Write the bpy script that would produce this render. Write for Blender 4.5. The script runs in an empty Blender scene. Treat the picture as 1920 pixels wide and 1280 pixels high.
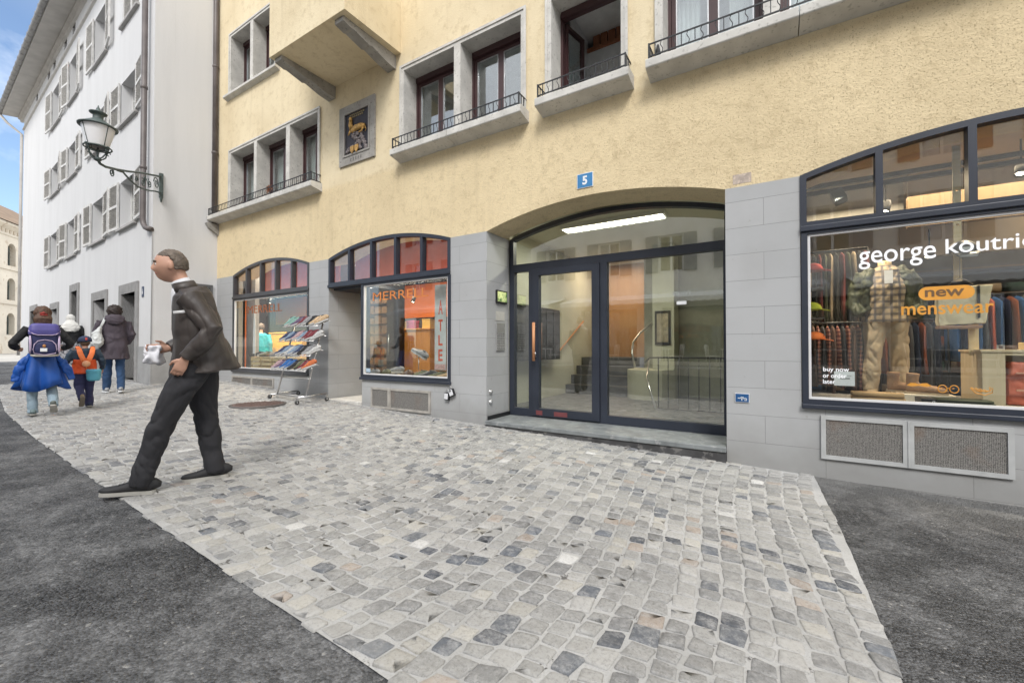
import bpy, math, random
import numpy as np
from mathutils import Vector, Matrix, noise
from mathutils.geometry import delaunay_2d_cdt
random.seed(7)
RNG = np.random.default_rng(5)
PI = math.pi
sc = bpy.context.scene
COL = sc.collection
# ---------------------------------------------------------------- camera
FPX = 793.0
CAMP = np.array([0.0, 0.0, 1.15])
YAW = math.radians(31.7)
PITCH = math.atan(11 / 793)
_F0 = np.array([-math.sin(YAW), math.cos(YAW), 0]); _R = np.array([math.cos(YAW), math.sin(YAW), 0]); _U0 = np.array([0, 0, 1.0])
_F = _F0 * math.cos(PITCH) + _U0 * math.sin(PITCH); _U = _U0 * math.cos(PITCH) - _F0 * math.sin(PITCH)
def ray(px, py): return _F + _R * (px - 960) / FPX + _U * (640 - py) / FPX
def at(px, py, Y):
    d = ray(px, py); return CAMP + d * ((Y - CAMP[1]) / d[1])
cam = bpy.data.cameras.new('camera'); co = bpy.data.objects.new('camera', cam); COL.objects.link(co)
cam.sensor_width = 36; cam.lens = 36 * FPX / 1920; cam.clip_start = 0.05; cam.clip_end = 2000
co.location = (0, 0, 1.15); co.rotation_euler = (PI / 2 + PITCH, 0, YAW)
sc.camera = co

# ---------------------------------------------------------------- materials
MATS = {}
def nt(m): return m.node_tree.nodes, m.node_tree.links
def newmat(name):
    m = bpy.data.materials.new(name); m.use_nodes = True
    return m
def pm(name, col, rough=.7, var=.12, vs=6., bump=.15, bs=60., metal=0., spec=.5, fleck=None, bd=.004, emit=None, es=0, attr=None, trans=0):
    """procedural principled material: base colour varied by noise at two scales, optional flecks, bump"""
    if name in MATS: return MATS[name]
    m = newmat(name); N, L = nt(m); b = N['Principled BSDF']
    tc = N.new('ShaderNodeTexCoord')
    n1 = N.new('ShaderNodeTexNoise'); n1.inputs['Scale'].default_value = vs; n1.inputs['Detail'].default_value = 6
    n2 = N.new('ShaderNodeTexNoise'); n2.inputs['Scale'].default_value = bs; n2.inputs['Detail'].default_value = 4
    L.new(tc.outputs['Object'], n1.inputs['Vector']); L.new(tc.outputs['Object'], n2.inputs['Vector'])
    mr = N.new('ShaderNodeMapRange'); mr.inputs['From Min'].default_value = .3; mr.inputs['From Max'].default_value = .7
    mr.inputs['To Min'].default_value = 1 - var; mr.inputs['To Max'].default_value = 1 + var
    L.new(n1.outputs['Fac'], mr.inputs['Value'])
    vm = N.new('ShaderNodeVectorMath'); vm.operation = 'SCALE'
    if attr:
        at_ = N.new('ShaderNodeAttribute'); at_.attribute_name = attr; L.new(at_.outputs['Color'], vm.inputs[0])
    else: vm.inputs[0].default_value = col[:3]
    L.new(mr.outputs['Result'], vm.inputs['Scale'])
    out = vm.outputs['Vector']
    if fleck:
        fc, fs, ft = fleck
        n3 = N.new('ShaderNodeTexNoise'); n3.inputs['Scale'].default_value = fs; n3.inputs['Detail'].default_value = 3
        L.new(tc.outputs['Object'], n3.inputs['Vector'])
        m3 = N.new('ShaderNodeMapRange'); m3.inputs['From Min'].default_value = ft; m3.inputs['From Max'].default_value = ft + .08
        L.new(n3.outputs['Fac'], m3.inputs['Value'])
        mx = N.new('ShaderNodeMix'); mx.data_type = 'RGBA'; L.new(m3.outputs['Result'], mx.inputs['Factor'])
        L.new(out, mx.inputs[6]); mx.inputs[7].default_value = (*fc, 1); out = mx.outputs[2]
    L.new(out, b.inputs['Base Color'])
    b.inputs['Roughness'].default_value = rough; b.inputs['Metallic'].default_value = metal
    b.inputs['Specular IOR Level'].default_value = spec
    if trans: b.inputs['Transmission Weight'].default_value = trans
    if bump:
        bp = N.new('ShaderNodeBump'); bp.inputs['Strength'].default_value = bump; bp.inputs['Distance'].default_value = bd
        L.new(n2.outputs['Fac'], bp.inputs['Height']); L.new(bp.outputs['Normal'], b.inputs['Normal'])
    if emit:
        b.inputs['Emission Color'].default_value = (*emit, 1); b.inputs['Emission Strength'].default_value = es
    MATS[name] = m
    return m
def glassmat(name, f0=.09, tint=(.95, .97, .96), rough=0.0, wav=.0):
    if name in MATS: return MATS[name]
    m = newmat(name); N, L = nt(m); N.remove(N['Principled BSDF'])
    o = N['Material Output']; g = N.new('ShaderNodeNewGeometry')
    dt = N.new('ShaderNodeVectorMath'); dt.operation = 'DOT_PRODUCT'
    L.new(g.outputs['Incoming'], dt.inputs[0]); L.new(g.outputs['Normal'], dt.inputs[1])
    def mth(op, a, b=None):
        q = N.new('ShaderNodeMath'); q.operation = op
        for i, v in enumerate((a, b)):
            if v is None: continue
            if hasattr(v, 'is_output'): L.new(v, q.inputs[i])
            else: q.inputs[i].default_value = v
        return q.outputs[0]
    c = mth('ABSOLUTE', dt.outputs['Value']); c = mth('SUBTRACT', 1.0, c); c = mth('POWER', c, 5.0)
    c = mth('MULTIPLY', c, 1 - f0); c = mth('ADD', c, f0)
    tr = N.new('ShaderNodeBsdfTransparent'); tr.inputs[0].default_value = (*tint, 1)
    gl = N.new('ShaderNodeBsdfGlossy'); gl.inputs['Roughness'].default_value = rough; gl.inputs['Color'].default_value = (.97, .98, 1, 1)
    if wav:
        n = N.new('ShaderNodeTexNoise'); n.inputs['Scale'].default_value = 1.3
        bp = N.new('ShaderNodeBump'); bp.inputs['Strength'].default_value = wav; bp.inputs['Distance'].default_value = .02
        tc = N.new('ShaderNodeTexCoord'); L.new(tc.outputs['Object'], n.inputs['Vector'])
        L.new(n.outputs['Fac'], bp.inputs['Height']); L.new(bp.outputs['Normal'], gl.inputs['Normal'])
    mx = N.new('ShaderNodeMixShader'); L.new(c, mx.inputs[0]); L.new(tr.outputs[0], mx.inputs[1]); L.new(gl.outputs[0], mx.inputs[2])
    L.new(mx.outputs[0], o.inputs['Surface'])
    MATS[name] = m; return m
def emis(name, col, s):
    if name in MATS: return MATS[name]
    m = newmat(name); N, L = nt(m); b = N['Principled BSDF']; b.inputs['Base Color'].default_value = (*col, 1)
    b.inputs['Emission Color'].default_value = (*col, 1); b.inputs['Emission Strength'].default_value = s
    MATS[name] = m; return m
def mnode(N, L, op, a, b=None, c=None):
    q = N.new('ShaderNodeMath'); q.operation = op
    for i, v in enumerate((a, b, c)):
        if v is None: continue
        if hasattr(v, 'is_output'): L.new(v, q.inputs[i])
        else: q.inputs[i].default_value = v
    return q.outputs[0]
def mixc(N, L, f, a, b):
    mx = N.new('ShaderNodeMix'); mx.data_type = 'RGBA'
    for i, v in ((0, f), (6, a), (7, b)):
        if hasattr(v, 'is_output'): L.new(v, mx.inputs[i])
        elif i == 0: mx.inputs[0].default_value = v
        else: mx.inputs[i].default_value = (*v, 1)
    return mx.outputs[2]
def nz(N, L, vec, scale, detail=4, rough=.55, dist=0):
    n = N.new('ShaderNodeTexNoise'); n.inputs['Scale'].default_value = scale; n.inputs['Detail'].default_value = detail
    n.inputs['Roughness'].default_value = rough; n.inputs['Distortion'].default_value = dist
    L.new(vec, n.inputs['Vector']); return n.outputs['Fac']
def rng_(N, L, v, a, b, c=0., d=1.):
    mr = N.new('ShaderNodeMapRange'); L.new(v, mr.inputs['Value'])
    for k, x in zip(('From Min', 'From Max', 'To Min', 'To Max'), (a, b, c, d)): mr.inputs[k].default_value = x
    return mr.outputs['Result']

def stucco_yellow():
    m = newmat('yellow_stucco'); N, L = nt(m); b = N['Principled BSDF']
    g = N.new('ShaderNodeNewGeometry'); P = g.outputs['Position']
    s = N.new('ShaderNodeSeparateXYZ'); L.new(P, s.inputs[0])
    up = rng_(N, L, mnode(N, L, 'ADD', s.outputs['Z'], mnode(N, L, 'MULTIPLY', nz(N, L, P, 1.2), .10)), 4.02, 4.10)
    big = nz(N, L, P, .9, 5); mid = nz(N, L, P, 9, 6, .7); fine = nz(N, L, P, 85, 3, .6)
    col = mixc(N, L, up, (.79, .655, .425), (.79, .68, .475))
    col = mixc(N, L, rng_(N, L, big, .42, .68, 0, .45), col, (.575, .465, .29))
    # rain streaks running down the plaster
    st = N.new('ShaderNodeMapping'); st.inputs['Scale'].default_value = (3.2, 3.2, .22); L.new(P, st.inputs[0])
    stn = nz(N, L, st.outputs[0], 1.6, 5, .7)
    col = mixc(N, L, rng_(N, L, stn, .54, .76, 0, .40), col, (.53, .43, .27))
    pf = rng_(N, L, mid, .52, .70, 0, .62); col = mixc(N, L, pf, col, (.54, .43, .26))
    # small pits of the roughcast (deeper below the string line)
    pit = rng_(N, L, fine, .58, .66, 0, .62)
    pit = mnode(N, L, 'MULTIPLY', pit, mnode(N, L, 'SUBTRACT', 1.0, mnode(N, L, 'MULTIPLY', up, .75)))
    col = mixc(N, L, pit, col, (.36, .27, .15))
    L.new(col, b.inputs['Base Color']); b.inputs['Roughness'].default_value = .92; b.inputs['Specular IOR Level'].default_value = .2
    h = mnode(N, L, 'ADD', mnode(N, L, 'MULTIPLY', nz(N, L, P, 45, 4, .7), 1.0), mnode(N, L, 'MULTIPLY', mid, .8))
    h = mnode(N, L, 'SUBTRACT', h, mnode(N, L, 'MULTIPLY', pit, .6))
    bp = N.new('ShaderNodeBump'); bp.inputs['Distance'].default_value = .013
    L.new(mnode(N, L, 'SUBTRACT', .70, mnode(N, L, 'MULTIPLY', up, .35)), bp.inputs['Strength'])
    L.new(h, bp.inputs['Height']); L.new(bp.outputs['Normal'], b.inputs['Normal'])
    return m
def painted_blocks():
    m = newmat('grey_painted_blocks'); N, L = nt(m); b = N['Principled BSDF']
    g = N.new('ShaderNodeNewGeometry'); P = g.outputs['Position']
    s = N.new('ShaderNodeSeparateXYZ'); L.new(P, s.inputs[0])
    u = mnode(N, L, 'ADD', s.outputs['X'], s.outputs['Y'])
    cb = N.new('ShaderNodeCombineXYZ'); L.new(u, cb.inputs[0]); L.new(mnode(N, L, 'ADD', s.outputs['Z'], .03), cb.inputs[1])
    br = N.new('ShaderNodeTexBrick'); L.new(cb.outputs[0], br.inputs['Vector'])
    br.inputs['Scale'].default_value = 1; br.inputs['Mortar Size'].default_value = .0022; br.inputs['Mortar Smooth'].default_value = .3
    br.inputs['Brick Width'].default_value = .93; br.inputs['Row Height'].default_value = .262; br.inputs['Bias'].default_value = 0
    br.inputs['Color1'].default_value = (.40, .41, .42, 1); br.inputs['Color2'].default_value = (.425, .432, .44, 1); br.inputs['Mortar'].default_value = (.22, .225, .23, 1)
    col = br.outputs['Color']
    col = mixc(N, L, rng_(N, L, nz(N, L, P, 1.4, 6, .6), .45, .75, 0, .5), col, (.33, .33, .33))
    # splash dirt near the pavement
    dz = mnode(N, L, 'ADD', s.outputs['Z'], mnode(N, L, 'MULTIPLY', nz(N, L, P, 5, 5), .35))
    col = mixc(N, L, rng_(N, L, dz, .2, .65, .55, 0), col, (.20, .195, .18))
    col = mixc(N, L, rng_(N, L, nz(N, L, P, 14, 2), .70, .74, 0, .5), col, (.30, .29, .28))
    L.new(col, b.inputs['Base Color']); b.inputs['Roughness'].default_value = .62
    h = mnode(N, L, 'ADD', mnode(N, L, 'MULTIPLY', br.outputs['Fac'], -1.2), mnode(N, L, 'MULTIPLY', nz(N, L, P, 70, 4), .22))
    bp = N.new('ShaderNodeBump'); bp.inputs['Strength'].default_value = .5; bp.inputs['Distance'].default_value = .004
    L.new(h, bp.inputs['Height']); L.new(bp.outputs['Normal'], b.inputs['Normal'])
    return m
def plaster_white():
    m = newmat('white_render'); N, L = nt(m); b = N['Principled BSDF']
    g = N.new('ShaderNodeNewGeometry'); P = g.outputs['Position']
    s = N.new('ShaderNodeSeparateXYZ'); L.new(P, s.inputs[0])
    st = N.new('ShaderNodeMapping'); st.inputs['Scale'].default_value = (2.2, 2.2, .25); L.new(P, st.inputs[0])
    col = mixc(N, L, rng_(N, L, nz(N, L, st.outputs[0], 1.1, 6, .65), .42, .75, 0, .45), (.64, .64, .645), (.53, .53, .53))
    col = mixc(N, L, rng_(N, L, mnode(N, L, 'ADD', s.outputs['Z'], nz(N, L, P, 3, 5)), .6, 2.4, .6, 0), col, (.42, .41, .40))
    L.new(col, b.inputs['Base Color']); b.inputs['Roughness'].default_value = .9; b.inputs['Specular IOR Level'].default_value = .2
    bp = N.new('ShaderNodeBump'); bp.inputs['Strength'].default_value = .3; bp.inputs['Distance'].default_value = .008
    L.new(nz(N, L, P, 28, 5, .6), bp.inputs['Height']); L.new(bp.outputs['Normal'], b.inputs['Normal'])
    return m
def asphalt():
    m = newmat('asphalt'); N, L = nt(m); b = N['Principled BSDF']
    g = N.new('ShaderNodeNewGeometry'); P = g.outputs['Position']
    agg = N.new('ShaderNodeTexVoronoi'); agg.inputs['Scale'].default_value = 95; agg.feature = 'F1'; L.new(P, agg.inputs['Vector'])
    ag2 = N.new('ShaderNodeTexVoronoi'); ag2.inputs['Scale'].default_value = 42; L.new(P, ag2.inputs['Vector'])
    patch = nz(N, L, P, 1.1, 6, .65, .6); p2 = nz(N, L, P, 4.2, 5, .7, .4)
    worn = rng_(N, L, mnode(N, L, 'ADD', mnode(N, L, 'MULTIPLY', patch, .6), mnode(N, L, 'MULTIPLY', p2, .4)), .44, .60)
    shade = agg.outputs['Color']; sv = N.new('ShaderNodeSeparateColor'); L.new(shade, sv.inputs[0])
    dark = mixc(N, L, sv.outputs[0], (.014, .015, .017), (.135, .137, .142))
    light = mixc(N, L, sv.outputs[1], (.095, .097, .10), (.215, .216, .22))
    col = mixc(N, L, worn, dark, light)
    chn = rng_(N, L, nz(N, L, P, 26, 7, .8), .36, .66, .50, 1.30)
    vs_ = N.new('ShaderNodeVectorMath'); vs_.operation = 'SCALE'; L.new(col, vs_.inputs[0]); L.new(chn, vs_.inputs['Scale']); col = vs_.outputs[0]
    sx = N.new('ShaderNodeSeparateXYZ'); L.new(P, sx.inputs[0])
    edge = rng_(N, L, mnode(N, L, 'ADD', sx.outputs['Y'], mnode(N, L, 'MULTIPLY', p2, .8)), 4.2, 5.1, 0, .7)
    col = mixc(N, L, edge, col, (.20, .198, .19))
    col = mixc(N, L, rng_(N, L, sv.outputs[2], .992, .995, 0, .5), col, (.40, .39, .37))
    L.new(col, b.inputs['Base Color'])
    L.new(rng_(N, L, worn, 0, 1, .62, .85), b.inputs['Roughness'])
    h = mnode(N, L, 'SUBTRACT', 1.0, mnode(N, L, 'MULTIPLY', agg.outputs['Distance'], 1.4))
    h = mnode(N, L, 'ADD', h, mnode(N, L, 'MULTIPLY', ag2.outputs['Distance'], -.9))
    bp = N.new('ShaderNodeBump'); bp.inputs['Distance'].default_value = .014
    L.new(rng_(N, L, worn, 0, 1, 1.0, .35), bp.inputs['Strength'])
    L.new(h, bp.inputs['Height']); L.new(bp.outputs['Normal'], b.inputs['Normal'])
    return m
def wood(name, c1, c2, scale=1, axis='Z', rough=.5):
    if name in MATS: return MATS[name]
    m = newmat(name); N, L = nt(m); b = N['Principled BSDF']
    tc = N.new('ShaderNodeTexCoord'); mp = N.new('ShaderNodeMapping'); L.new(tc.outputs['Object'], mp.inputs[0])
    s = [9 * scale] * 3; s['XYZ'.index(axis)] = .7 * scale; mp.inputs['Scale'].default_value = s
    n = nz(N, L, mp.outputs[0], 3.5, 6, .6, .5)
    L.new(mixc(N, L, rng_(N, L, n, .3, .7), c1, c2), b.inputs['Base Color']); b.inputs['Roughness'].default_value = rough
    MATS[name] = m; return m
def checked(name, c0, c1, c2, sc_=14):
    if name in MATS: return MATS[name]
    m = newmat(name); N, L = nt(m); b = N['Principled BSDF']; tc = N.new('ShaderNodeTexCoord')
    s = N.new('ShaderNodeSeparateXYZ'); L.new(tc.outputs['Object'], s.inputs[0])
    fx = mnode(N, L, 'FRACT', mnode(N, L, 'MULTIPLY', s.outputs['X'], sc_)); fz = mnode(N, L, 'FRACT', mnode(N, L, 'MULTIPLY', s.outputs['Z'], sc_))
    a = mnode(N, L, 'LESS_THAN', fx, .32); c = mnode(N, L, 'LESS_THAN', fz, .4)
    col = mixc(N, L, mnode(N, L, 'MULTIPLY', a, .7), c0, c1); col = mixc(N, L, mnode(N, L, 'MULTIPLY', c, .75), col, c2)
    L.new(col, b.inputs['Base Color']); b.inputs['Roughness'].default_value = .85
    MATS[name] = m; return m

YEL = stucco_yellow(); GRY = painted_blocks(); WHT = plaster_white(); ASP = asphalt()
NAVY = pm('anthracite_paint', (.028, .034, .050), .42, .15, 3, .1, 200)
DGREY = pm('dark_grey_paint', (.065, .066, .072), .45, .15, 3, .1, 200)
WLINE = pm('white_paint', (.72, .72, .73), .45, .05)
STONE = pm('window_stone', (.58, .565, .53), .8, .14, 5, .35, 120, fleck=((.42, .41, .38), 30, .60))
STONE2 = pm('dark_sandstone', (.33, .315, .29), .85, .2, 6, .4, 90, fleck=((.2, .19, .18), 25, .6))
STEPST = pm('threshold_slate', (.20, .215, .22), .55, .25, 7, .3, 60, fleck=((.3, .31, .31), 16, .6))
DSTONE = pm('dark_floor_stone', (.10, .10, .105), .4, .3, 5, .1, 40)
BROWN = pm('oxblood_frame', (.058, .026, .028), .45, .15, 4, .1, 120)
IRON = pm('wrought_iron', (.022, .024, .028), .5, .2, 20, .2, 150)
IRONG = pm('green_patina_iron', (.075, .10, .098), .55, .35, 20, .3, 120)
STEEL = pm('steel_tube', (.55, .55, .55), .3, .1, 10, .05, 100, metal=.9)
BRSTEEL = pm('brushed_steel', (.62, .62, .62), .38, .08, 10, .05, 300, metal=.8)
COPPER = pm('copper_pipe', (.115, .098, .095), .5, .25, 4, .15, 60)
GLASS = glassmat('window_glass', .10); SHOPG = glassmat('shop_glass', .095); LOBG = glassmat('lobby_glass', .17, wav=.0)
OLDG = glassmat('upper_glass', .15, (.86, .9, .9), wav=.25)
WPLAST = pm('interior_white', (.66, .65, .62), .8, .05)
BLACK = pm('black_plastic', (.012, .012, .014), .4, .1)
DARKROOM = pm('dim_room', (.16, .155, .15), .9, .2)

# ---------------------------------------------------------------- mesh builder
def arc(x0, x1, zs, zc, n=24):
    h = zc - zs; c = (x1 - x0) / 2; r = (c * c + h * h) / (2 * h); cx = (x0 + x1) / 2; cz = zc - r
    a = math.asin(c / r)
    return [(cx + r * math.sin(t), cz + r * math.cos(t)) for t in np.linspace(-a, a, n)]
def arcz(x, x0, x1, zs, zc):
    h = zc - zs; c = (x1 - x0) / 2; r = (c * c + h * h) / (2 * h); cx = (x0 + x1) / 2
    return zc - r + math.sqrt(max(r * r - (x - cx) ** 2, 0))
def inpoly(p, poly):
    x, y = p; c = False; n = len(poly)
    for i in range(n):
        x1, y1 = poly[i]; x2, y2 = poly[(i + 1) % n]
        if (y1 > y) != (y2 > y) and x < (x2 - x1) * (y - y1) / (y2 - y1) + x1: c = not c
    return c
class MB:
    def __init__(s): s.v = []; s.f = []; s.m = []; s.sm = []
    def add(s, vs, fs, m=0, sm=False):
        o = len(s.v); s.v += [tuple(map(float, v)) for v in vs]
        for f in fs: s.f.append(tuple(i + o for i in f)); s.m.append(m); s.sm.append(sm)
        return s
    def box(s, x0, x1, y0, y1, z0, z1, m=0, M=None):
        vs = [(x, y, z) for z in (z0, z1) for y in (y0, y1) for x in (x0, x1)]
        if M is not None: vs = [tuple(M @ Vector(v)) for v in vs]
        return s.add(vs, [(0, 2, 3, 1), (4, 5, 7, 6), (0, 1, 5, 4), (2, 6, 7, 3), (0, 4, 6, 2), (1, 3, 7, 5)], m)
    def loft(s, path, rad, side=(1, 0, 0), seg=14, m=0, caps=True, sm=True, power=2., closed=False):
        P = [Vector(p) for p in path]; n = len(P); rings = []; side = Vector(side)
        for i, p in enumerate(P):
            if closed: t = (P[(i + 1) % n] - P[i - 1])
            else: t = (P[min(i + 1, n - 1)] - P[max(i - 1, 0)])
            t = t.normalized() if t.length > 1e-9 else Vector((0, 0, 1))
            a = side - t * side.dot(t)
            if a.length < 1e-3:
                a = Vector((0, 1, 0)) - t * t.y
                if a.length < 1e-3: a = Vector((0, 0, 1)) - t * t.z
            a.normalize(); b = t.cross(a)
            r = rad[i] if isinstance(rad, (list, tuple)) and not isinstance(rad[0], (int, float)) else (rad[i], rad[i]) if isinstance(rad, list) else (rad, rad)
            ring = []
            for k in range(seg):
                q = 2 * PI * k / seg; c, d = math.cos(q), math.sin(q)
                c = math.copysign(abs(c) ** (2 / power), c); d = math.copysign(abs(d) ** (2 / power), d)
                ring.append(p + a * (c * r[0]) + b * (d * r[1]))
            rings.append(ring)
        vs = [v for r in rings for v in r]; fs = []
        for i in range(n if closed else n - 1):
            j = (i + 1) % n
            for k in range(seg):
                k2 = (k + 1) % seg; fs.append((i * seg + k, i * seg + k2, j * seg + k2, j * seg + k))
        if caps and not closed:
            fs.append(tuple(reversed(range(seg)))); fs.append(tuple((n - 1) * seg + k for k in range(seg)))
        return s.add(vs, fs, m, sm)
    def tube(s, path, r, seg=8, m=0, closed=False): return s.loft(path, r, (.3, .2, .9), seg, m, True, True, 2., closed)
    def ball(s, c, r, m=0, seg=16, rings=10, M=None, fn=None):
        c = Vector(c); r = (r, r, r) if isinstance(r, (int, float)) else r; vs = []; fs = []
        for i in range(rings + 1):
            th = PI * i / rings
            for k in range(seg):
                ph = 2 * PI * k / seg; d = Vector((math.sin(th) * math.cos(ph), math.sin(th) * math.sin(ph), math.cos(th)))
                p = Vector((d.x * r[0], d.y * r[1], d.z * r[2]))
                if fn: p = fn(d, p)
                if M is not None: p = M @ p
                vs.append(c + p)
        for i in range(rings):
            for k in range(seg):
                k2 = (k + 1) % seg
                if i == 0: fs.append((k, (i + 1) * seg + k, (i + 1) * seg + k2))
                elif i == rings - 1: fs.append((i * seg + k, (i + 1) * seg + k, i * seg + k2))
                else: fs.append((i * seg + k, (i + 1) * seg + k, (i + 1) * seg + k2, i * seg + k2))
        return s.add(vs, fs, m, True)
    def lathe(s, c, prof, seg=24, m=0, sm=True):
        vs = []; fs = []; n = len(prof)
        for r, z in prof:
            for k in range(seg):
                a = 2 * PI * k / seg; vs.append((c[0] + r * math.cos(a), c[1] + r * math.sin(a), c[2] + z))
        for i in range(n - 1):
            for k in range(seg):
                k2 = (k + 1) % seg; fs.append((i * seg + k, i * seg + k2, (i + 1) * seg + k2, (i + 1) * seg + k))
        return s.add(vs, fs, m, sm)
    def slab(s, outer, holes, d0, d1, m=0, to3=None):
        """polygon with holes in (a, b), extruded from d0 to d1; default plane is XZ with depth Y"""
        to3 = to3 or (lambda a, b, d: (a, d, b))
        loops = [outer] + list(holes); pts = []; edges = []
        for lp in loops:
            o = len(pts); pts += [Vector(p) for p in lp]; edges += [(o + i, o + (i + 1) % len(lp)) for i in range(len(lp))]
        res = delaunay_2d_cdt(pts, edges, [], 0, 1e-6)
        V, F = res[0], res[2]; fs = []
        for f in F:
            c = sum((V[i] for i in f), Vector((0, 0))) / len(f)
            if inpoly(c, outer) and not any(inpoly(c, h) for h in holes): fs.append(tuple(f))
        s.add([to3(v.x, v.y, d0) for v in V], fs, m); s.add([to3(v.x, v.y, d1) for v in V], [tuple(reversed(f)) for f in fs], m)
        for lp in loops:
            n = len(lp); vs = [to3(a, b, d0) for a, b in lp] + [to3(a, b, d1) for a, b in lp]
            s.add(vs, [(i, (i + 1) % n, n + (i + 1) % n, n + i) for i in range(n)], m)
        return s
    def xf(s, M):
        s.v = [tuple(M @ Vector(v)) for v in s.v]; return s
    def merge(s, o, M=None):
        return s.addm(o.v if M is None else [tuple(M @ Vector(v)) for v in o.v], o)
    def addm(s, vs, o):
        n = len(s.v); s.v += list(vs); s.f += [tuple(i + n for i in f) for f in o.f]; s.m += o.m; s.sm += o.sm; return s
    def build(s, name, mats, parent=None, world=True, bevel=0, remesh=0, smoothit=0, disp=None, recalc=True, decim=0):
        me = bpy.data.meshes.new(name); me.from_pydata(s.v, [], s.f)
        if not isinstance(mats, (list, tuple)): mats = [mats]
        for m_ in mats: me.materials.append(m_)
        me.polygons.foreach_set('material_index', s.m); me.polygons.foreach_set('use_smooth', s.sm)
        if recalc:
            import bmesh
            bm = bmesh.new(); bm.from_mesh(me); bmesh.ops.recalc_face_normals(bm, faces=bm.faces); bm.to_mesh(me); bm.free()
        if remesh:
            o = bpy.data.objects.new('tmp', me); COL.objects.link(o)
            r = o.modifiers.new('r', 'REMESH'); r.mode = 'VOXEL'; r.voxel_size = remesh; r.use_smooth_shade = True
            if smoothit: q = o.modifiers.new('s', 'SMOOTH'); q.iterations = smoothit; q.factor = .6
            dg = bpy.context.evaluated_depsgraph_get(); dg.update(); me2 = bpy.data.meshes.new_from_object(o.evaluated_get(dg))
            bpy.data.objects.remove(o); me = me2; me.name = name
            me.polygons.foreach_set('use_smooth', [True] * len(me.polygons))
        if disp:
            amp, scl = disp; me.update(); nrm = [v.normal.copy() for v in me.vertices]
            for v, n_ in zip(me.vertices, nrm):
                p = v.co; w = Vector((p.x * scl[0], p.y * scl[1], p.z * scl[2]))
                q_ = w + Vector((noise.noise(w * .7), noise.noise(w * .7 + Vector((9, 2, 1))), noise.noise(w * .7 + Vector((4, 7, 3))))) * .9
                d = .55 * noise.fractal(w, .8, 2.1, 3) + 1.1 * (abs(noise.noise(q_ * 1.3)) ** .7 - .42) + .16 * (abs(noise.noise(q_ * 3.1 + Vector((3, 1, 7)))) ** .7 - .42)
                v.co += n_ * (d * amp)
        o = bpy.data.objects.new(name, me); COL.objects.link(o)
        if parent is not None:
            o.parent = parent
            if world: me.transform(wm(parent).inverted())
        me.update()
        if bevel:
            b = o.modifiers.new('bevel', 'BEVEL'); b.width = bevel; b.segments = 2; b.limit_method = 'ANGLE'; b.angle_limit = .7
        return o
def wm(o):
    M = o.matrix_basis.copy() if o.rotation_mode else o.matrix_basis.copy()
    return (wm(o.parent) @ M) if o.parent else M
def tag(o, label=None, cat=None, group=None, kind=None):
    if label: o['label'] = label
    if cat: o['category'] = cat
    if group: o['group'] = group
    if kind: o['kind'] = kind
    return o
def thing(name, loc, label, cat, group=None, rz=0, kind=None):
    o = bpy.data.objects.new(name, None); COL.objects.link(o); o.empty_display_size = .1
    o.location = loc; o.rotation_euler = (0, 0, rz)
    return tag(o, label, cat, group, kind)
def copy_tree(o, parent=None):
    c = o.copy(); COL.objects.link(c); c.parent = parent
    for ch in list(o.children): copy_tree(ch, c)
    return c
def text_mb(s, width, height=None, bold=.012, ext=.003, m=0):
    cu = bpy.data.curves.new('t', 'FONT'); cu.body = s; cu.offset = bold; cu.extrude = 0; cu.align_x = 'CENTER'; cu.resolution_u = 4
    o = bpy.data.objects.new('t', cu); COL.objects.link(o); dg = bpy.context.evaluated_depsgraph_get(); dg.update()
    me = bpy.data.meshes.new_from_object(o.evaluated_get(dg)); bpy.data.objects.remove(o)
    vs = [v.co.copy() for v in me.vertices]; fs = [tuple(p.vertices) for p in me.polygons]
    x0 = min(v.x for v in vs); x1 = max(v.x for v in vs); y0 = min(v.y for v in vs); y1 = max(v.y for v in vs)
    k = width / (x1 - x0); ky = k if height is None else height / (y1 - y0)
    mb = MB()
    mb.add([((v.x - (x0 + x1) / 2) * k, -ext, (v.y - (y0 + y1) / 2) * ky) for v in vs], fs, m)
    mb.add([((v.x - (x0 + x1) / 2) * k, 0, (v.y - (y0 + y1) / 2) * ky) for v in vs], [tuple(reversed(f)) for f in fs], m)
    ed = {}
    for f in fs:
        for i in range(len(f)):
            a, b = f[i], f[(i + 1) % len(f)]; ed[(min(a, b), max(a, b))] = ed.get((min(a, b), max(a, b)), 0) + 1
    n = len(vs)
    mb.add(mb.v[:2 * n], [(a, b, b + n, a + n) for (a, b), c in ed.items() if c == 1], m)
    return mb
def struct(name, mb, mat, **k):
    o = mb.build(name, mat, **k); o['kind'] = 'structure'; return o

# ---------------------------------------------------------------- ground height
GX = [-200, -60, -25, -18, -14, -10.1, -8, -6.74, -5, -3.32, -.4, .2, 1.6, 5, 60]
GZ = [.50, .50, .50, .49, .45, .385, .285, .215, .135, .082, 0, -.018, -.045, -.09, -.3]
def sstep(a, b, x): t = np.clip((x - a) / (b - a), 0, 1); return t * t * (3 - 2 * t)
def gz(x, y=4.72):
    z = np.interp(x, GX, GZ)
    drop = .035 * (1 - sstep(-10, -4, x)) * sstep(4.9, 1.5, y)  if False else .0
    cross = (1 - sstep(-9.5, -4.0, np.asarray(x, float))) * .055 * np.clip((4.72 - np.asarray(y, float)) / 2.0, 0, 1.3)
    return z - cross
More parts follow.
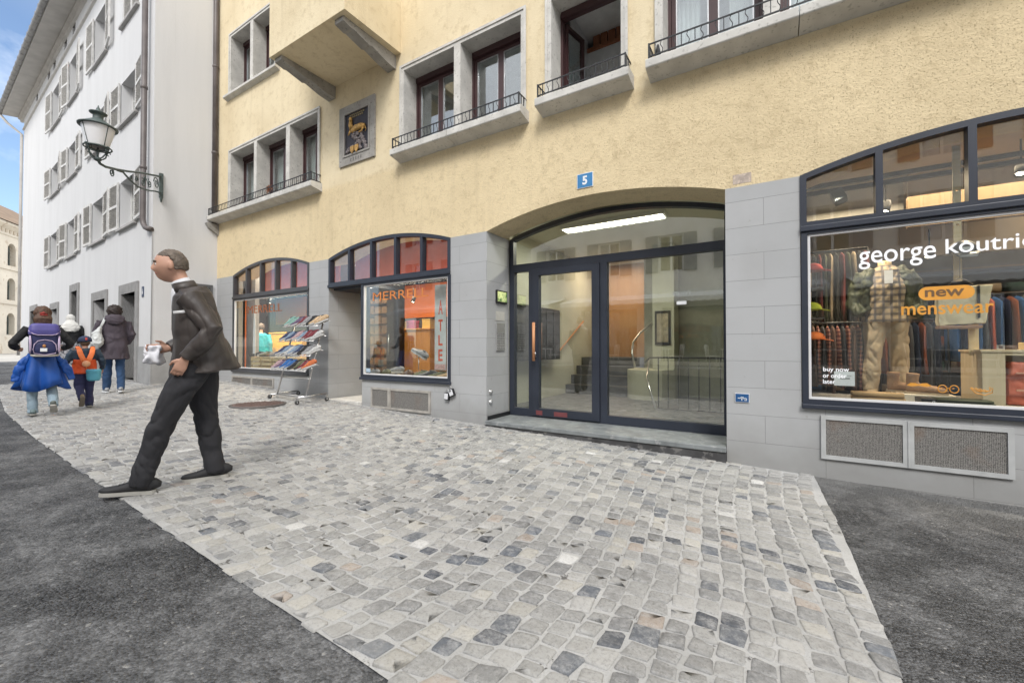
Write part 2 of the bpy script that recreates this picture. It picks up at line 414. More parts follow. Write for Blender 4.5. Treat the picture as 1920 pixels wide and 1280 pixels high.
# ================================================================ GROUND
def sheet(xs, ys, dz, fn=None):
    mb = MB(); vs = [(x, y, float(gz(x, y)) + dz) for y in ys for x in xs]; nx = len(xs)
    fs = [(j * nx + i, j * nx + i + 1, (j + 1) * nx + i + 1, (j + 1) * nx + i) for j in range(len(ys) - 1) for i in range(nx - 1)]
    return mb.add(vs, fs, 0, True)
EARTH = pm('pale_paving', (.42, .40, .365), .85, .12, .4, .2, 12, fleck=((.33, .31, .28), 3, .62))
struct('ground', sheet([-600, -300, -200, -60, -40, -20, -8, 0, 5, 20, 80, 300], [-400, -100, -30, -10, -6.5, 0, 4.72, 20, 100, 500], -.06), EARTH)
xs = list(np.arange(-30, -12, 1.0)) + list(np.arange(-12, 8.01, .25))
struct('road', sheet(xs, list(np.arange(-6.5, 5.0, .5)) + [5.0], 0), ASP)
# cobbled forecourt: one mortar bed and a few thousand individually shaped setts
def edge_lo(x): return float(np.interp(x, [-14, -9, -6.75, -3.5, -2.06, -1.27, .2, .6], [1.85, 1.29, 1.17, 1.065, 1.025, 1.01, .97, .97]))
def edge_hi(x): return float(np.interp(x, [-14, -11.05, -11.0, 1], [3.66, 3.5, 4.74, 4.74]))
def edge_r(y): return float(np.interp(y, [.9, 2.2, 3.2, 4.7], [.35, .385, .37, .31]))
MORT = newmat('sandy_mortar'); N, L = nt(MORT); b = N['Principled BSDF']; g = N.new('ShaderNodeNewGeometry'); P = g.outputs['Position']
c = mixc(N, L, rng_(N, L, nz(N, L, P, 2.0, 5), .35, .68), (.36, .358, .35), (.48, .478, .47))
c = mixc(N, L, rng_(N, L, nz(N, L, P, 120, 2), .5, .75, 0, .55), c, (.28, .275, .26))
c = mixc(N, L, rng_(N, L, nz(N, L, P, 7.5, 5, .75), .62, .66, 0, .85), c, (.07, .065, .06))
L.new(c, b.inputs['Base Color']); b.inputs['Roughness'].default_value = .95
bp = N.new('ShaderNodeBump'); bp.inputs['Strength'].default_value = .6; bp.inputs['Distance'].default_value = .006
L.new(nz(N, L, P, 130, 4, .7), bp.inputs['Height']); L.new(bp.outputs['Normal'], b.inputs['Normal'])
SETT = newmat('granite_sett'); N, L = nt(SETT); b = N['Principled BSDF']; g = N.new('ShaderNodeNewGeometry'); P = g.outputs['Position']
a_ = N.new('ShaderNodeAttribute'); a_.attribute_name = 'sett'
c = mixc(N, L, rng_(N, L, nz(N, L, P, 24, 7, .75), .44, .66, 0, .62), a_.outputs['Color'], (.43, .427, .42))
dk = N.new('ShaderNodeVectorMath'); dk.operation = 'SCALE'; L.new(a_.outputs['Color'], dk.inputs[0]); dk.inputs['Scale'].default_value = .62
c = mixc(N, L, rng_(N, L, nz(N, L, P, 75, 6, .8), .50, .62, 0, .8), c, dk.outputs[0])
c = mixc(N, L, rng_(N, L, nz(N, L, P, .8, 5, .6), .45, .7, 0, .35), c, (.44, .43, .40))
L.new(c, b.inputs['Base Color']); L.new(rng_(N, L, nz(N, L, P, 9, 4), .3, .7, .5, .85), b.inputs['Roughness'])
bp = N.new('ShaderNodeBump'); bp.inputs['Strength'].default_value = .7; bp.inputs['Distance'].default_value = .006
L.new(nz(N, L, P, 55, 6, .7), bp.inputs['Height']); L.new(bp.outputs['Normal'], b.inputs['Normal'])
def bed():
    mb = MB(); xs = np.arange(-13.6, .31, .1); nx = len(xs); vs = []; fs = []; K = 40
    for x in xs:
        lo, hi = edge_lo(x) + .006 + .006 * noise.noise(Vector((x * 4, 0, 0))), edge_hi(x)
        for k in range(K + 1):
            y = lo + (hi - lo) * k / K; vs.append((x, y, float(gz(x, y)) + .006 + .0025 * noise.noise(Vector((x * 9, y * 9, 2)))))
    for i in range(nx - 1):
        for k in range(K): a = i * (K + 1) + k; fs.append((a, a + K + 1, a + K + 2, a + 1))
    o = len(vs)      # ragged right-hand edge strip
    ys = np.arange(.95, 4.73, .06)
    for y in ys:
        xr = edge_r(y) - .004 + .006 * noise.noise(Vector((0, y * 7, 5)))
        for x in (float(xs[-1]), xr): vs.append((x, y, float(gz(x, y)) + .006))
    for j in range(len(ys) - 1): fs.append((o + 2 * j, o + 2 * j + 1, o + 2 * j + 3, o + 2 * j + 2))
    return mb.add(vs, fs, 0, True)
struct('mortar_bed', bed(), MORT)
def warp(u, v):
    """sett grid (u along the street, v away from the camera) bent into slow swings"""
    x = u + .20 * math.sin(v * 1.15 + u * .35) * (.35 + .65 * float(sstep(.4, -2.2, u) if False else min(1, max(0, (.4 - u) / 2.6)))) + .10 * math.sin(u * .8)
    y = v + .16 * math.sin(u * .62 + .7) + .05 * math.sin(u * 1.9 + v * 1.3)
    return x, y
def setts():
    V = []; Fc = []; C = []
    pal = [((.30, .297, .287), 26), ((.25, .248, .242), 20), ((.36, .354, .34), 26), ((.195, .196, .197), 12), ((.115, .128, .15), 5.5), ((.075, .083, .10), 4),
           ((.33, .28, .24), 2.2), ((.58, .575, .56), 1.3), ((.40, .385, .35), 8)]
    cols = [p[0] for p in pal]; wts = [p[1] for p in pal]
    u = -14.6; row = 0
    while u < 1.2:
        w = random.uniform(.088, .106)
        v = .4 + random.uniform(0, .1)
        while v < 5.2:
            l = random.uniform(.072, .108) if random.random() < .88 else random.uniform(.105, .13)
            cu, cv = u + w / 2, v + l / 2
            x, y = warp(cu, cv)
            inside = (x > -13.5 and y - .012 > edge_lo(x) and y + .02 < edge_hi(x) and x + .012 < edge_r(y))
            if inside and (x + 7.1) ** 2 + ((y - 3.68)) ** 2 > .40 ** 2:
                gap = random.uniform(.007, .014); hw, hl = (w - gap) / 2, (l - gap) / 2
                rr = min(hw, hl) * random.uniform(.12, .36)
                pts = []
                for (sx_, sy_, a0) in ((1, 1, 0), (-1, 1, 90), (-1, -1, 180), (1, -1, 270)):
                    ccx, ccy = sx_ * (hw - rr), sy_ * (hl - rr)
                    jx, jy = random.uniform(-.009, .005) * sx_, random.uniform(-.009, .005) * sy_
                    for a in (0, 45, 90):
                        t = math.radians(a0 + a); pts.append((ccx + rr * math.cos(t) + jx + random.uniform(-.0034, .0034), ccy + rr * math.sin(t) + jy + random.uniform(-.0034, .0034)))
                jag_lo, jag_r = random.uniform(-.007, .007), random.uniform(-.006, .006); rot = random.gauss(0, .05); cr, sr = math.cos(rot), math.sin(rot)
                hgt = .0060 + random.uniform(-.0025, .003); tx, ty = random.gauss(0, .03), random.gauss(0, .03)
                o = len(V); n = len(pts)
                for k, (sc_, zz) in enumerate(((1.03, -.004), (1.0, hgt * .55), (.93, hgt * .97), (.6, hgt * 1.08))):
                    for (a, c_) in pts:
                        a, c_ = a * sc_, c_ * sc_; a, c_ = a * cr - c_ * sr, a * sr + c_ * cr
                        X, Y = warp(cu + a, cv + c_)
                        Y = max(Y, edge_lo(X) + jag_lo + (.004 * k)); X = min(X, edge_r(Y) + jag_r - .004 * k); Y = min(Y, edge_hi(X) - .004)
                        V.append((X, Y, float(gz(X, Y)) + .006 + zz + (a * tx + c_ * ty if k else 0)))
                V.append((x, y, float(gz(x, y)) + .006 + hgt * 1.1))
                for k in range(3):
                    for i in range(n): Fc.append((o + k * n + i, o + k * n + (i + 1) % n, o + (k + 1) * n + (i + 1) % n, o + (k + 1) * n + i))
                for i in range(n): Fc.append((o + 3 * n + i, o + 3 * n + (i + 1) % n, o + 4 * n))
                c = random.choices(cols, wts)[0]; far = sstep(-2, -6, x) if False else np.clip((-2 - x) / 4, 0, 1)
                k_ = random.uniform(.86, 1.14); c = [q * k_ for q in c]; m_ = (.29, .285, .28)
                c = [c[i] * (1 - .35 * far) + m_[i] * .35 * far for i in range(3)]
                C += [(*c, 1)] * (4 * n + 1)
            v += l
        u += w; row += 1
    me = bpy.data.meshes.new('cobblestones'); me.from_pydata(V, [], Fc); me.materials.append(SETT)
    me.polygons.foreach_set('use_smooth', [True] * len(Fc))
    ca = me.color_attributes.new('sett', 'FLOAT_COLOR', 'POINT'); ca.data.foreach_set('color', np.array(C, dtype=np.float32).ravel())
    o = bpy.data.objects.new('cobblestones', me); COL.objects.link(o); o['kind'] = 'structure'; return o
setts()
# manhole cover
t = thing('manhole_cover', (-7.1, 3.68, float(gz(-7.1, 3.68))), 'round rusty brown iron manhole cover set in the cobbles', 'manhole cover')
RUST = pm('rusty_iron', (.13, .085, .075), .7, .25, 12, .3, 80)
mb = MB().lathe((-7.1, 3.68, float(gz(-7.1, 3.68))), [(0, .020), (.36, .020), (.365, .012)], 40)
for i in range(-7, 8):
    for j in range(-7, 8):
        if i * i + j * j < 52: mb.box(-7.1 + i * .045 - .013, -7.1 + i * .045 + .013, 3.68 + j * .045 - .013, 3.68 + j * .045 + .013, float(gz(-7.1, 3.68)) + .019, float(gz(-7.1, 3.68)) + .025)
mb.build('cover_plate', RUST, t)
MB().lathe((-7.1, 3.68, float(gz(-7.1, 3.68))), [(.370, .0), (.370, .022), (.40, .022), (.41, .0)], 40).build('rim', pm('rim_iron', (.09, .08, .075), .6), t)

# ================================================================ YELLOW BUILDING
FY = 4.72
yb = thing('yellow_building', (-.4, FY, 0), 'yellow stuccoed building with grey painted ground floor and shopfronts', 'building')
A1 = (-10.18, -7.37); A2 = (-6.78, -3.96); AE = (-3.32, -.40); A3 = (.22, 3.03)
ZS, ZC = 2.735, 2.955
low = [(-10.98, -.2), (-10.98, ZS)]
for a, zb in ((A1, .67), (A2, None), (AE, None), (A3, .65)): pass
outer = [(-10.98, -.3), (7.5, -.3), (7.5, ZS), (-10.98, ZS)]
def rect(x0, x1, z0, z1): return [(x0, z0), (x1, z0), (x1, z1), (x0, z1)]
# ground floor wall: notches open to the top at the springing line
poly = [(-10.98, -.3), (AE[0], -.3), (AE[0], ZS), (A2[1], ZS), (A2[1], .66), (-5.87, .66), (-5.87, -.1), (A2[0], -.1), (A2[0], ZS), (A1[1], ZS), (A1[1], .67), (A1[0], .67), (A1[0], ZS), (-10.98, ZS)]
MB().slab(poly, [], FY, FY + .12).build('base_wall', GRY, yb)
poly = [(AE[1], -.3), (7.5, -.3), (7.5, ZS), (A3[1], ZS), (A3[1], .64), (A3[0], .64), (A3[0], ZS), (AE[1], ZS)]
MB().slab(poly, [], FY, FY + .12).build('base_wall', GRY, yb)
MB().box(-3.90, AE[0], FY + .1201, FY + .56, -.3, ZS - .001).build('entrance_pier', GRY, yb)
MB().box(AE[1], -.02, FY + .1201, FY + .56, -.3, ZS - .001).build('entrance_pier', GRY, yb)
MB().box(-10.97, -10.90, FY + .1201, FY + .6, -.3, 3.3).build('inner_pier', GRY, yb)
up = [(-10.98, ZS)]
for a in (A1, A2, AE, A3): up += arc(a[0], a[1], ZS, ZC, 28)
up += [(7.5, ZS), (7.5, 13), (-10.98, 13)]
W1L = [(-10.32, -9.33), (-9.22, -8.14), (-8.01, -7.12)]; W2L = [(-4.90, -3.89), (-3.77, -2.77)]; W3L = [(-2.33, -1.45)]; W4L = [(-.99, -.06), (.08, 1.05), (1.19, 2.16), (2.3, 3.27)]
Z0, Z1 = 4.16, 5.49
WAL = [(-10.35, -9.52), (-9.40, -8.57)]
S_ = .07
holes = [rect(L_[0][0] - S_, L_[-1][1] + S_, Z0 - .02, Z1 + S_) for L_ in (W1L, W2L, W3L, W4L)] + [rect(WAL[0][0] - S_, WAL[-1][1] + S_, 6.84, 8.22)]
MB().slab(up, holes, FY, FY + .5).build('stucco_wall', YEL, yb)
# attic storey and parapet above the frame
MB().box(-10.98, 7.5, FY + .5, FY + 7, 12.6, 13).build('roof_slab', DSTONE, yb)
MB().box(-11.02, 7.6, FY - .5, FY + 7.2, 13.0, 13.2).build('roof', pm('roof_tiles', (.18, .10, .07)), yb)

# arched shopfronts
def shopfront(A, col, glassx, zt=(2.205, 2.28), zb=.69, door=None, y=FY - .012, npan=5, label=None):
    """anthracite frame with a row of panes under the arch and one big pane below; glassx = (x0, x1) of the lower window"""
    x0, x1 = A; w = .05
    o_ = [(x0, zt[0])] + arc(x0, x1, ZS, ZC, 30) + [(x1, zt[0])]
    hs = []; pw = (x1 - x0) / npan
    for i in range(npan):
        a, b_ = x0 + i * pw + (w if i == 0 else w / 2), x0 + (i + 1) * pw - (w if i == npan - 1 else w / 2)
        top = [(x, arcz(x, x0, x1, ZS, ZC) - w * 1.05) for x in np.linspace(b_, a, 7)]
        hs.append([(a, zt[1] + .02), (b_, zt[1] + .02)] + top)
    fr = MB().slab(o_, hs, y, y + .09)
    # mouldings of the transom bar
    fr.box(x0, x1, y - .022, y + .02, zt[0] + .005, zt[0] + .055)
    g0, g1 = glassx
    lo = rect(g0 - .07, g1 + .07, zb - .05, zt[0] - .001)
    fr.slab(lo, [rect(g0 - .022, g1 + .022, zb - .022 + .02, zt[0] - .02)], y - .004, y + .10)
    fr.box(g0 - .075, g1 + .08, y - .03, y + .05, zb - .085, zb - .045)
    f = fr.build('shopfront_frame', col, yb, bevel=.006)
    if label: f['label'] = label
    MB().slab(rect(g0 - .020, g1 + .020, zb + .0, zt[0] - .022), [rect(g0, g1, zb + .02, zt[0] - .042)], y + .012, y + .05).build('white_bead', WLINE, f)
    MB().box(g0 - .002, g1 + .002, y + .028, y + .034, zb + .018, zt[0] - .040).build('shop_pane', SHOPG, f)
    MB().slab([(x0 + .02, zt[1])] + arc(x0 + .02, x1 - .02, ZS - .02, ZC - .03, 20) + [(x1 - .02, zt[1])], [], y + .05, y + .056).build('transom_pane', SHOPG, f)
    return f
F1 = shopfront(A1, DGREY, (A1[0] + .07, A1[1] - .07), zb=.70)
F2 = shopfront(A2, NAVY, (-5.82, -4.02), zb=.70)
F3 = shopfront(A3, NAVY, (A3[0] + .075, A3[1] - .075), zb=.68)
# door recess beside the second shop window
SOFT = pm('recess_paint', (.36, .365, .37), .7, .1, 3, .1, 60)
MB().box(-6.90, -6.781, FY + .1201, 5.5, -.1, 2.3).build('recess_wall', GRY, yb)
MB().box(-5.869, -5.83, FY + .09, FY + .13, .1, 2.18).box(-5.869, -5.83, 5.46, 5.5, .1, 2.18).box(-5.869, -5.83, FY + .13, 5.46, .1, .66).build('recess_jamb', NAVY, yb)
MB().box(-5.86, -5.854, FY + .13, 5.46, .66, 2.18).build('side_pane', SHOPG, yb)
MB().box(-6.9, -5.8, FY + .10, 5.56, 2.18, 2.24).build('recess_ceiling', NAVY, yb)
MB().box(-6.775, -5.873, FY - .03, 5.5, .10, .235).build('door_step', STONE, yb, bevel=.01)
d = MB().slab(rect(-6.77, -5.88, .24, 2.18), [rect(-6.68, -5.97, .34, 2.08)], 5.5, 5.56).build('shop_door', NAVY, yb)
MB().box(-6.69, -5.96, 5.525, 5.531, .33, 2.09).build('door_pane', SHOPG, d)
MB().tube([(-6.05, 5.45, 1.0), (-6.05, 5.45, 1.4)], .015).build('door_handle', STEEL, d)

# ventilation grilles below the windows
MESHM = newmat('perforated_sheet'); N, L = nt(MESHM); b = N['Principled BSDF']; g = N.new('ShaderNodeNewGeometry')
vo = N.new('ShaderNodeTexVoronoi'); vo.inputs['Scale'].default_value = 105; vo.inputs['Randomness'].default_value = .25; L.new(g.outputs['Position'], vo.inputs['Vector'])
f_ = rng_(N, L, vo.outputs['Distance'], .36, .48)
rust = rng_(N, L, nz(N, L, g.outputs['Position'], 3.2, 4), .55, .7, 0, .5)
c = mixc(N, L, f_, (.05, .048, .045), (.26, .25, .235)); c = mixc(N, L, rust, c, (.20, .13, .09)); L.new(c, b.inputs['Base Color']); b.inputs['Roughness'].default_value = .6
bp = N.new('ShaderNodeBump'); bp.inputs['Strength'].default_value = .6; bp.inputs['Distance'].default_value = .004; L.new(f_, bp.inputs['Height']); L.new(bp.outputs['Normal'], b.inputs['Normal'])
VENTF = pm('vent_frame_paint', (.44, .45, .45), .5, .1, 10, .1, 80); VENTB = pm('bare_vent_frame', (.37, .35, .32), .5, .2, 10, .1, 80)
def vent(x0, x1, z0, z1, splits, m):
    f = MB(); e = [x0] + splits + [x1]
    hs = [rect(e[i] + .035, e[i + 1] - .035, z0 + .035, z1 - .035) for i in range(len(e) - 1)]
    f.slab(rect(x0, x1, z0, z1), hs, FY - .022, FY + .01)
    for s_ in splits: f.box(s_ - .006, s_ + .006, FY - .028, FY - .02, z0, z1)
    fo = f.build('vent_frame', m, yb, bevel=.003)
    for h in hs: MB().box(h[0][0] - .004, h[1][0] + .004, FY - .012, FY - .006, h[0][1] - .004, h[2][1] + .004).build('vent_mesh', MESHM, fo)
vent(.36, 1.54, .155, .54, [.945], VENTF)
vent(-5.63, -4.33, .165, .50, [-5.20], VENTB)
vent(-10.18, -8.52, .33, .53, [-9.35], VENTB)

# entrance screen
EY = 5.30
ex0, ex1 = -3.32, -.40
fr = MB(); fo_ = [(ex0, .165)] + arc(ex0, ex1, ZS + .01, ZC + .01, 30)[0:] + [(ex1, .165)]
fo_ = [(ex0, .165)] + [(ex0, ZS)] + arc(ex0, ex1, ZS + .012, ZC + .012, 30)[1:-1] + [(ex1, ZS)] + [(ex1, .165)]
hT = [(ex0 + .07, 2.36), (ex1 - .06, 2.36)] + [(x, arcz(x, ex0, ex1, ZS, ZC) - .045) for x in np.linspace(ex1 - .06, ex0 + .07, 24)]
fr.slab(fo_, [hT, rect(-3.24, -2.99, .27, 2.25), rect(-2.93, -1.92, .18, 2.262), rect(-1.83, -.475, .27, 2.255)], EY, EY + .09)
ef = fr.build('entrance_frame', NAVY, yb, bevel=.004)
MB().slab(hT, [], EY + .04, EY + .046).build('arched_pane', LOBG, ef)
MB().box(-3.25, -2.98, EY + .04, EY + .046, .26, 2.26).build('side_pane', LOBG, ef)
MB().box(-1.84, -.465, EY + .04, EY + .046, .26, 2.265).build('fixed_pane', LOBG, ef)
dr = MB().slab(rect(-2.925, -1.925, .185, 2.257), [rect(-2.82, -2.03, .29, 2.17)], EY - .02, EY + .06).build('entrance_door', NAVY, yb, bevel=.004)
MB().box(-2.83, -2.02, EY + .02, EY + .026, .28, 2.18).build('door_pane', LOBG, dr)
mb = MB().tube([(-2.865, EY - .085, .96), (-2.865, EY - .085, 1.50)], .021, 14)
mb.build('door_handle', wood('handle_wood', (.50, .22, .10), (.62, .30, .15), 2), dr)
for z_ in (1.02, 1.44): MB().tube([(-2.865, EY - .085, z_), (-2.865, EY - .01, z_)], .009).build('handle_bracket', STEEL, dr)
MB().lathe((0, 0, 0), [(0, .012), (.022, .012), (.026, 0)], 16).xf(Matrix.Translation((-2.885, EY - .02, 1.06)) @ Matrix.Rotation(PI / 2, 4, 'X')).build('lock_cylinder', STEEL, dr)
STK = pm('faded_red_sticker', (.16, .045, .05), .6)
for a_, b2 in ((-2.86, -2.76), (-2.58, -2.38)): MB().box(a_, b2, EY - .023, EY - .0205, .20, .262).build('sticker', STK, dr)
mb = MB().box(ex0 + .002, ex1 - .002, FY - .05, EY + .02, .108, .160)
mb.build('threshold', STEPST, yb, bevel=.008)
MB().box(ex0 + .004, ex1 - .004, FY - .035, EY, -.2, .107).build('threshold_riser', pm('dark_riser', (.06, .06, .062), .8, .4, 6, .4, 60, fleck=((.16, .155, .15), 12, .56)), yb)
MB().box(ex0 - .0, ex0 + .018, FY + .02, EY, .161, .215).build('plinth_strip', BLACK, yb)
MB().box(-.33, -.17, FY - .002, FY + .01, 2.765, 2.86).build('bare_stone_patch', pm('bare_stone', (.43, .36, .31), .9, .25, 12, .6, 50, fleck=((.6, .5, .42), 30, .55)), yb)

# ---- upper windows
def window_group(lights, z0, z1, y=FY, dep=.26, open_=None, sill=True, curt=None):
    x0, x1 = lights[0][0] - S_, lights[-1][1] + S_
    hs = [rect(a, b_, z0, z1) for a, b_ in lights]
    su = MB().slab(rect(x0 + .001, x1 - .001, z0 - .018, z1 + S_ - .001), hs, y - .018, y + .30)
    # fine outer lip
    su.slab(rect(x0 - .012, x1 + .012, z0 - .018, z1 + S_ + .012), [rect(x0 + .022, x1 - .022, z0 - .02 + .03, z1 + S_ - .022)], y - .032, y - .0185)
    so = su.build('window_surround', STONE, yb, bevel=.005)
    for i, (a, b_) in enumerate(lights):
        yy = y + dep; w = .045; mid = (a + b_) / 2
        wide = (b_ - a) > .9
        fr = MB(); hsx = [(a + w, mid - .03), (mid + .03, b_ - w)] if True else [(a + w, b_ - w)]
        fr.slab(rect(a, b_, z0, z1), [rect(a + w - .012, b_ - w + .012, z0 + w, z1 - .09)], yy, yy + .06)
        fr.box(a + .02, b_ - .02, yy - .03, yy + .03, z1 - .085, z1 - .005)
        fo = fr.build('window_frame', BROWN, so)
        for k, (p, q) in enumerate(((a + w - .008, mid), (mid, b_ - w + .008))):
            if open_ == (i, k) or open_ == (i, 2): continue
            s = MB().slab(rect(p, q, z0 + w + .004, z1 - .095), [rect(p + .045, q - .045, z0 + w + .06, z1 - .14)], yy + .012, yy + .058).build('sash', BROWN, fo)
            s2 = MB().slab(rect(p + .044, q - .044, z0 + w + .056, z1 - .138), [rect(p + .058, q - .058, z0 + w + .07, z1 - .152)], yy + .02, yy + .05).build('glazing_bead', STEEL, fo)
            MB().box(p + .046, q - .046, yy + .032, yy + .038, z0 + w + .058, z1 - .14).build('pane', OLDG, fo)
        if curt:
            for k, (p, q) in enumerate(((a, a + .32), (b_ - .32, b_))):
                n_ = 22; pts = [(p + (q - p) * j / n_, .16 + yy + .022 * math.sin(j * 1.9)) for j in range(n_ + 1)]
                cm = MB(); vs = [(u, v, zz) for zz in (z0, z1) for u, v in pts]; cm.add(vs, [(j, j + 1, n_ + 2 + j, n_ + 1 + j) for j in range(n_)], 0, True)
                cm.build('curtain', pm('net_curtain', (.62, .63, .62), .9), fo, recalc=False)
    return so
g1 = window_group(W1L, Z0, Z1, curt=1)
g2 = window_group(W2L, Z0, Z1)
g3 = window_group(W3L, Z0, Z1, open_=(0, 2))
g4 = window_group(W4L, Z0, Z1, curt=1)
gA = window_group(WAL, 6.86, 8.14, curt=1)
# open casement of the third window, folded inwards, and the room behind with a slatted wardrobe
M_ = Matrix.Translation((-2.28, FY + .33, 0)) @ Matrix.Rotation(math.radians(78), 4, 'Z')
s = MB().slab(rect(0, .42, Z0 + .05, Z1 - .09), [rect(.05, .37, Z0 + .11, Z1 - .14)], 0, .045).xf(M_).build('open_sash', BROWN, g3)
MB().box(.045, .375, .02, .026, Z0 + .1, Z1 - .13).xf(M_).build('pane', OLDG, g3)
M_ = Matrix.Translation((-1.50, FY + .33, 0)) @ Matrix.Rotation(math.radians(96), 4, 'Z')
MB().slab(rect(0, .42, Z0 + .05, Z1 - .09), [rect(.05, .37, Z0 + .11, Z1 - .14)], 0, .045).xf(M_).build('open_sash', BROWN, g3)
MB().box(.045, .375, .02, .026, Z0 + .1, Z1 - .13).xf(M_).build('pane', OLDG, g3)
# rooms of the first and second floor: floor, ceiling, back and cross walls
rm = MB()
rm.box(-10.9, 7.4, 8.2, 8.3, 3.3, 12).box(-10.9, 7.4, FY + .5, 8.2, 3.75, 3.85).box(-10.9, 7.4, FY + .5, 8.2, 5.75, 5.9).box(-10.9, 7.4, FY + .5, 8.2, 8.5, 8.6)
for x in (-10.9, -7.0, -5.0, -2.62, -1.2, 7.35): rm.box(x, x + .05, FY + .5, 8.2, 3.85, 8.5)
rm.build('upper_rooms', pm('room_white', (.78, .78, .77), .9), yb)
mb = MB(); sl0, sl1, slz = at(1112, 60, 5.9)[0], at(1170, 60, 5.9)[0], at(1130, 85, 5.9)[2]
for i in range(5): mb.box(sl0 + i * .115, sl0 + i * .115 + .10, 5.9, 5.94, slz, 5.74)
mb.box(sl0 - .08, sl0 + .75, 5.86, 5.96, slz - .05, slz)
mb.build('slatted_screen', wood('red_brown_wood', (.26, .09, .04), (.36, .15, .075), 1), yb)
MB().box(sl0 - .10, -1.2, 5.89, 5.95, 3.86, slz - .05).box(sl0 - .13, sl0 - .10, 5.3, 5.95, 3.86, 5.74).build('stair_parapet', pm('room_grey', (.74, .76, .78), .9), yb)
# sloping flower-box ledges with wrought-iron rails
def ledge(x0, x1, joints=(), rail=True, bz=4.04):
    pr = [(FY, bz), (FY - .215, bz + .045), (FY - .225, bz + .055), (FY - .225, bz + .135), (FY - .215, bz + .145), (FY, bz + .150)]
    mb = MB(); e = [x0] + list(joints) + [x1]
    for i in range(len(e) - 1):
        a, b_ = e[i] + (.004 if i else 0), e[i + 1] - (.004 if i < len(e) - 2 else 0)
        mb.slab(pr, [], a, b_, to3=lambda p, q, d: (d, p, q))
    lo = mb.build('window_ledge', STONE, yb, bevel=.006)
    if rail:
        z = bz + .15; r = MB(); y = FY - .195; xa, xb = x0 + .03, x1 - .04
        for zz in (z + .025, z + .155): r.box(xa, xb, y - .006, y + .006, zz - .006, zz + .006)
        for xx in (xa, xb):
            for zz in (z + .025, z + .155): r.box(xx - .006, xx + .006, y, FY, zz - .006, zz + .006)
            r.box(xx - .008, xx + .008, y - .008, y + .008, z - .005, z + .165)
            for k in range(1, 3): r.box(xx - .005, xx + .005, y + k * .06 - .004, y + k * .06 + .004, z + .025, z + .155)
        n_ = int((xb - xa) / .064)
        for k in range(1, n_):
            x = xa + (xb - xa) * k / n_
            if k % 2: r.box(x - .004, x + .004, y - .004, y + .004, z + .025, z + .155)
            else: r.tube([(x + .012 * math.sin(q * 6.3), y, z + .028 + .124 * q) for q in np.linspace(0, 1, 9)], .0042, 5)
            if k % 16 == 8: r.box(x - .006, x + .006, y - .014, y - .005, z - .03, z + .03)
        r.build('railing', IRON, lo)
    return lo
l1 = ledge(-10.93, -6.99, (-9.6, -8.3), bz=3.99)
l2 = ledge(-4.98, -2.655, (-3.85,)); l3 = ledge(-2.455, -1.305); l4 = ledge(-1.125, 3.4, (.22, 1.9))
MB().slab([(FY, 6.72), (FY - .10, 6.76), (FY - .10, 6.81), (FY, 6.83)], [], -10.52, -8.4, to3=lambda p, q, d: (d, p, q)).build('window_ledge', STONE, yb, bevel=.005)
MB().slab([(FY, 3.72), (FY - .10, 3.80), (FY - .20, 3.86), (FY - .26, 3.97), (FY, 3.98)], [], -10.98, -10.86, to3=lambda p, q, d: (d, p, q)).build('corbel', STONE2, yb, bevel=.01)
# little iron stand on the right-hand ledge
t = thing('iron_weight', (-1.02, FY - .13, 4.19), 'small black tapering iron block at the left end of the top-right ledge', 'ornament')
MB().loft([(-1.02, FY - .12, 4.19), (-1.02, FY - .12, 4.22), (-1.02, FY - .12, 4.36)], [(.045, .045), (.04, .04), (.012, .012)], seg=4, sm=False).build('block', IRON, t)
# dry plants behind the first rail
LEAFR = pm('dry_leaves', (.16, .085, .06), .8, .4, 20); LEAFO = pm('orange_leaves', (.45, .20, .09), .8, .4, 20)
pl = thing('potted_heather', (-8.1, FY - .1, 4.14), 'reddish dry heather plants behind the rail of the leftmost window ledge', 'plant')
mb = MB(); mo = MB()
for i in range(1500):
    x = random.uniform(-10.1, -7.1); e = random.gauss(0, .045)
    hh = .04 + .07 * noise.noise(Vector((x * 2.2, 0, 0))) + random.random() * .05
    c_ = Vector((x, FY - .10 + e, 4.14 + abs(hh) * random.random() * 1.4)); r_ = random.uniform(.006, .016)
    a = Vector((random.gauss(0, 1), random.gauss(0, 1), random.gauss(0, 1))).normalized(); b_ = a.cross(Vector((.3, .5, .8))).normalized()
    (mb if random.random() < .8 else mo).add([c_ + a * r_, c_ + b_ * r_ * .5, c_ - a * r_, c_ - b_ * r_ * .5], [(0, 1, 2, 3)])
for i in range(260):
    c_ = Vector((-8.62 + random.gauss(0, .04), FY - .09, 4.33 + random.gauss(0, .035))); r_ = .014
    a = Vector((random.gauss(0, 1), random.gauss(0, 1), random.gauss(0, 1))).normalized(); b_ = a.cross(Vector((.3, .5, .8))).normalized()
    mo.add([c_ + a * r_, c_ + b_ * r_ * .6, c_ - a * r_, c_ - b_ * r_ * .6], [(0, 1, 2, 3)])
mb.build('foliage', LEAFR, pl, recalc=False); mo.build('blossom', LEAFO, pl, recalc=False)

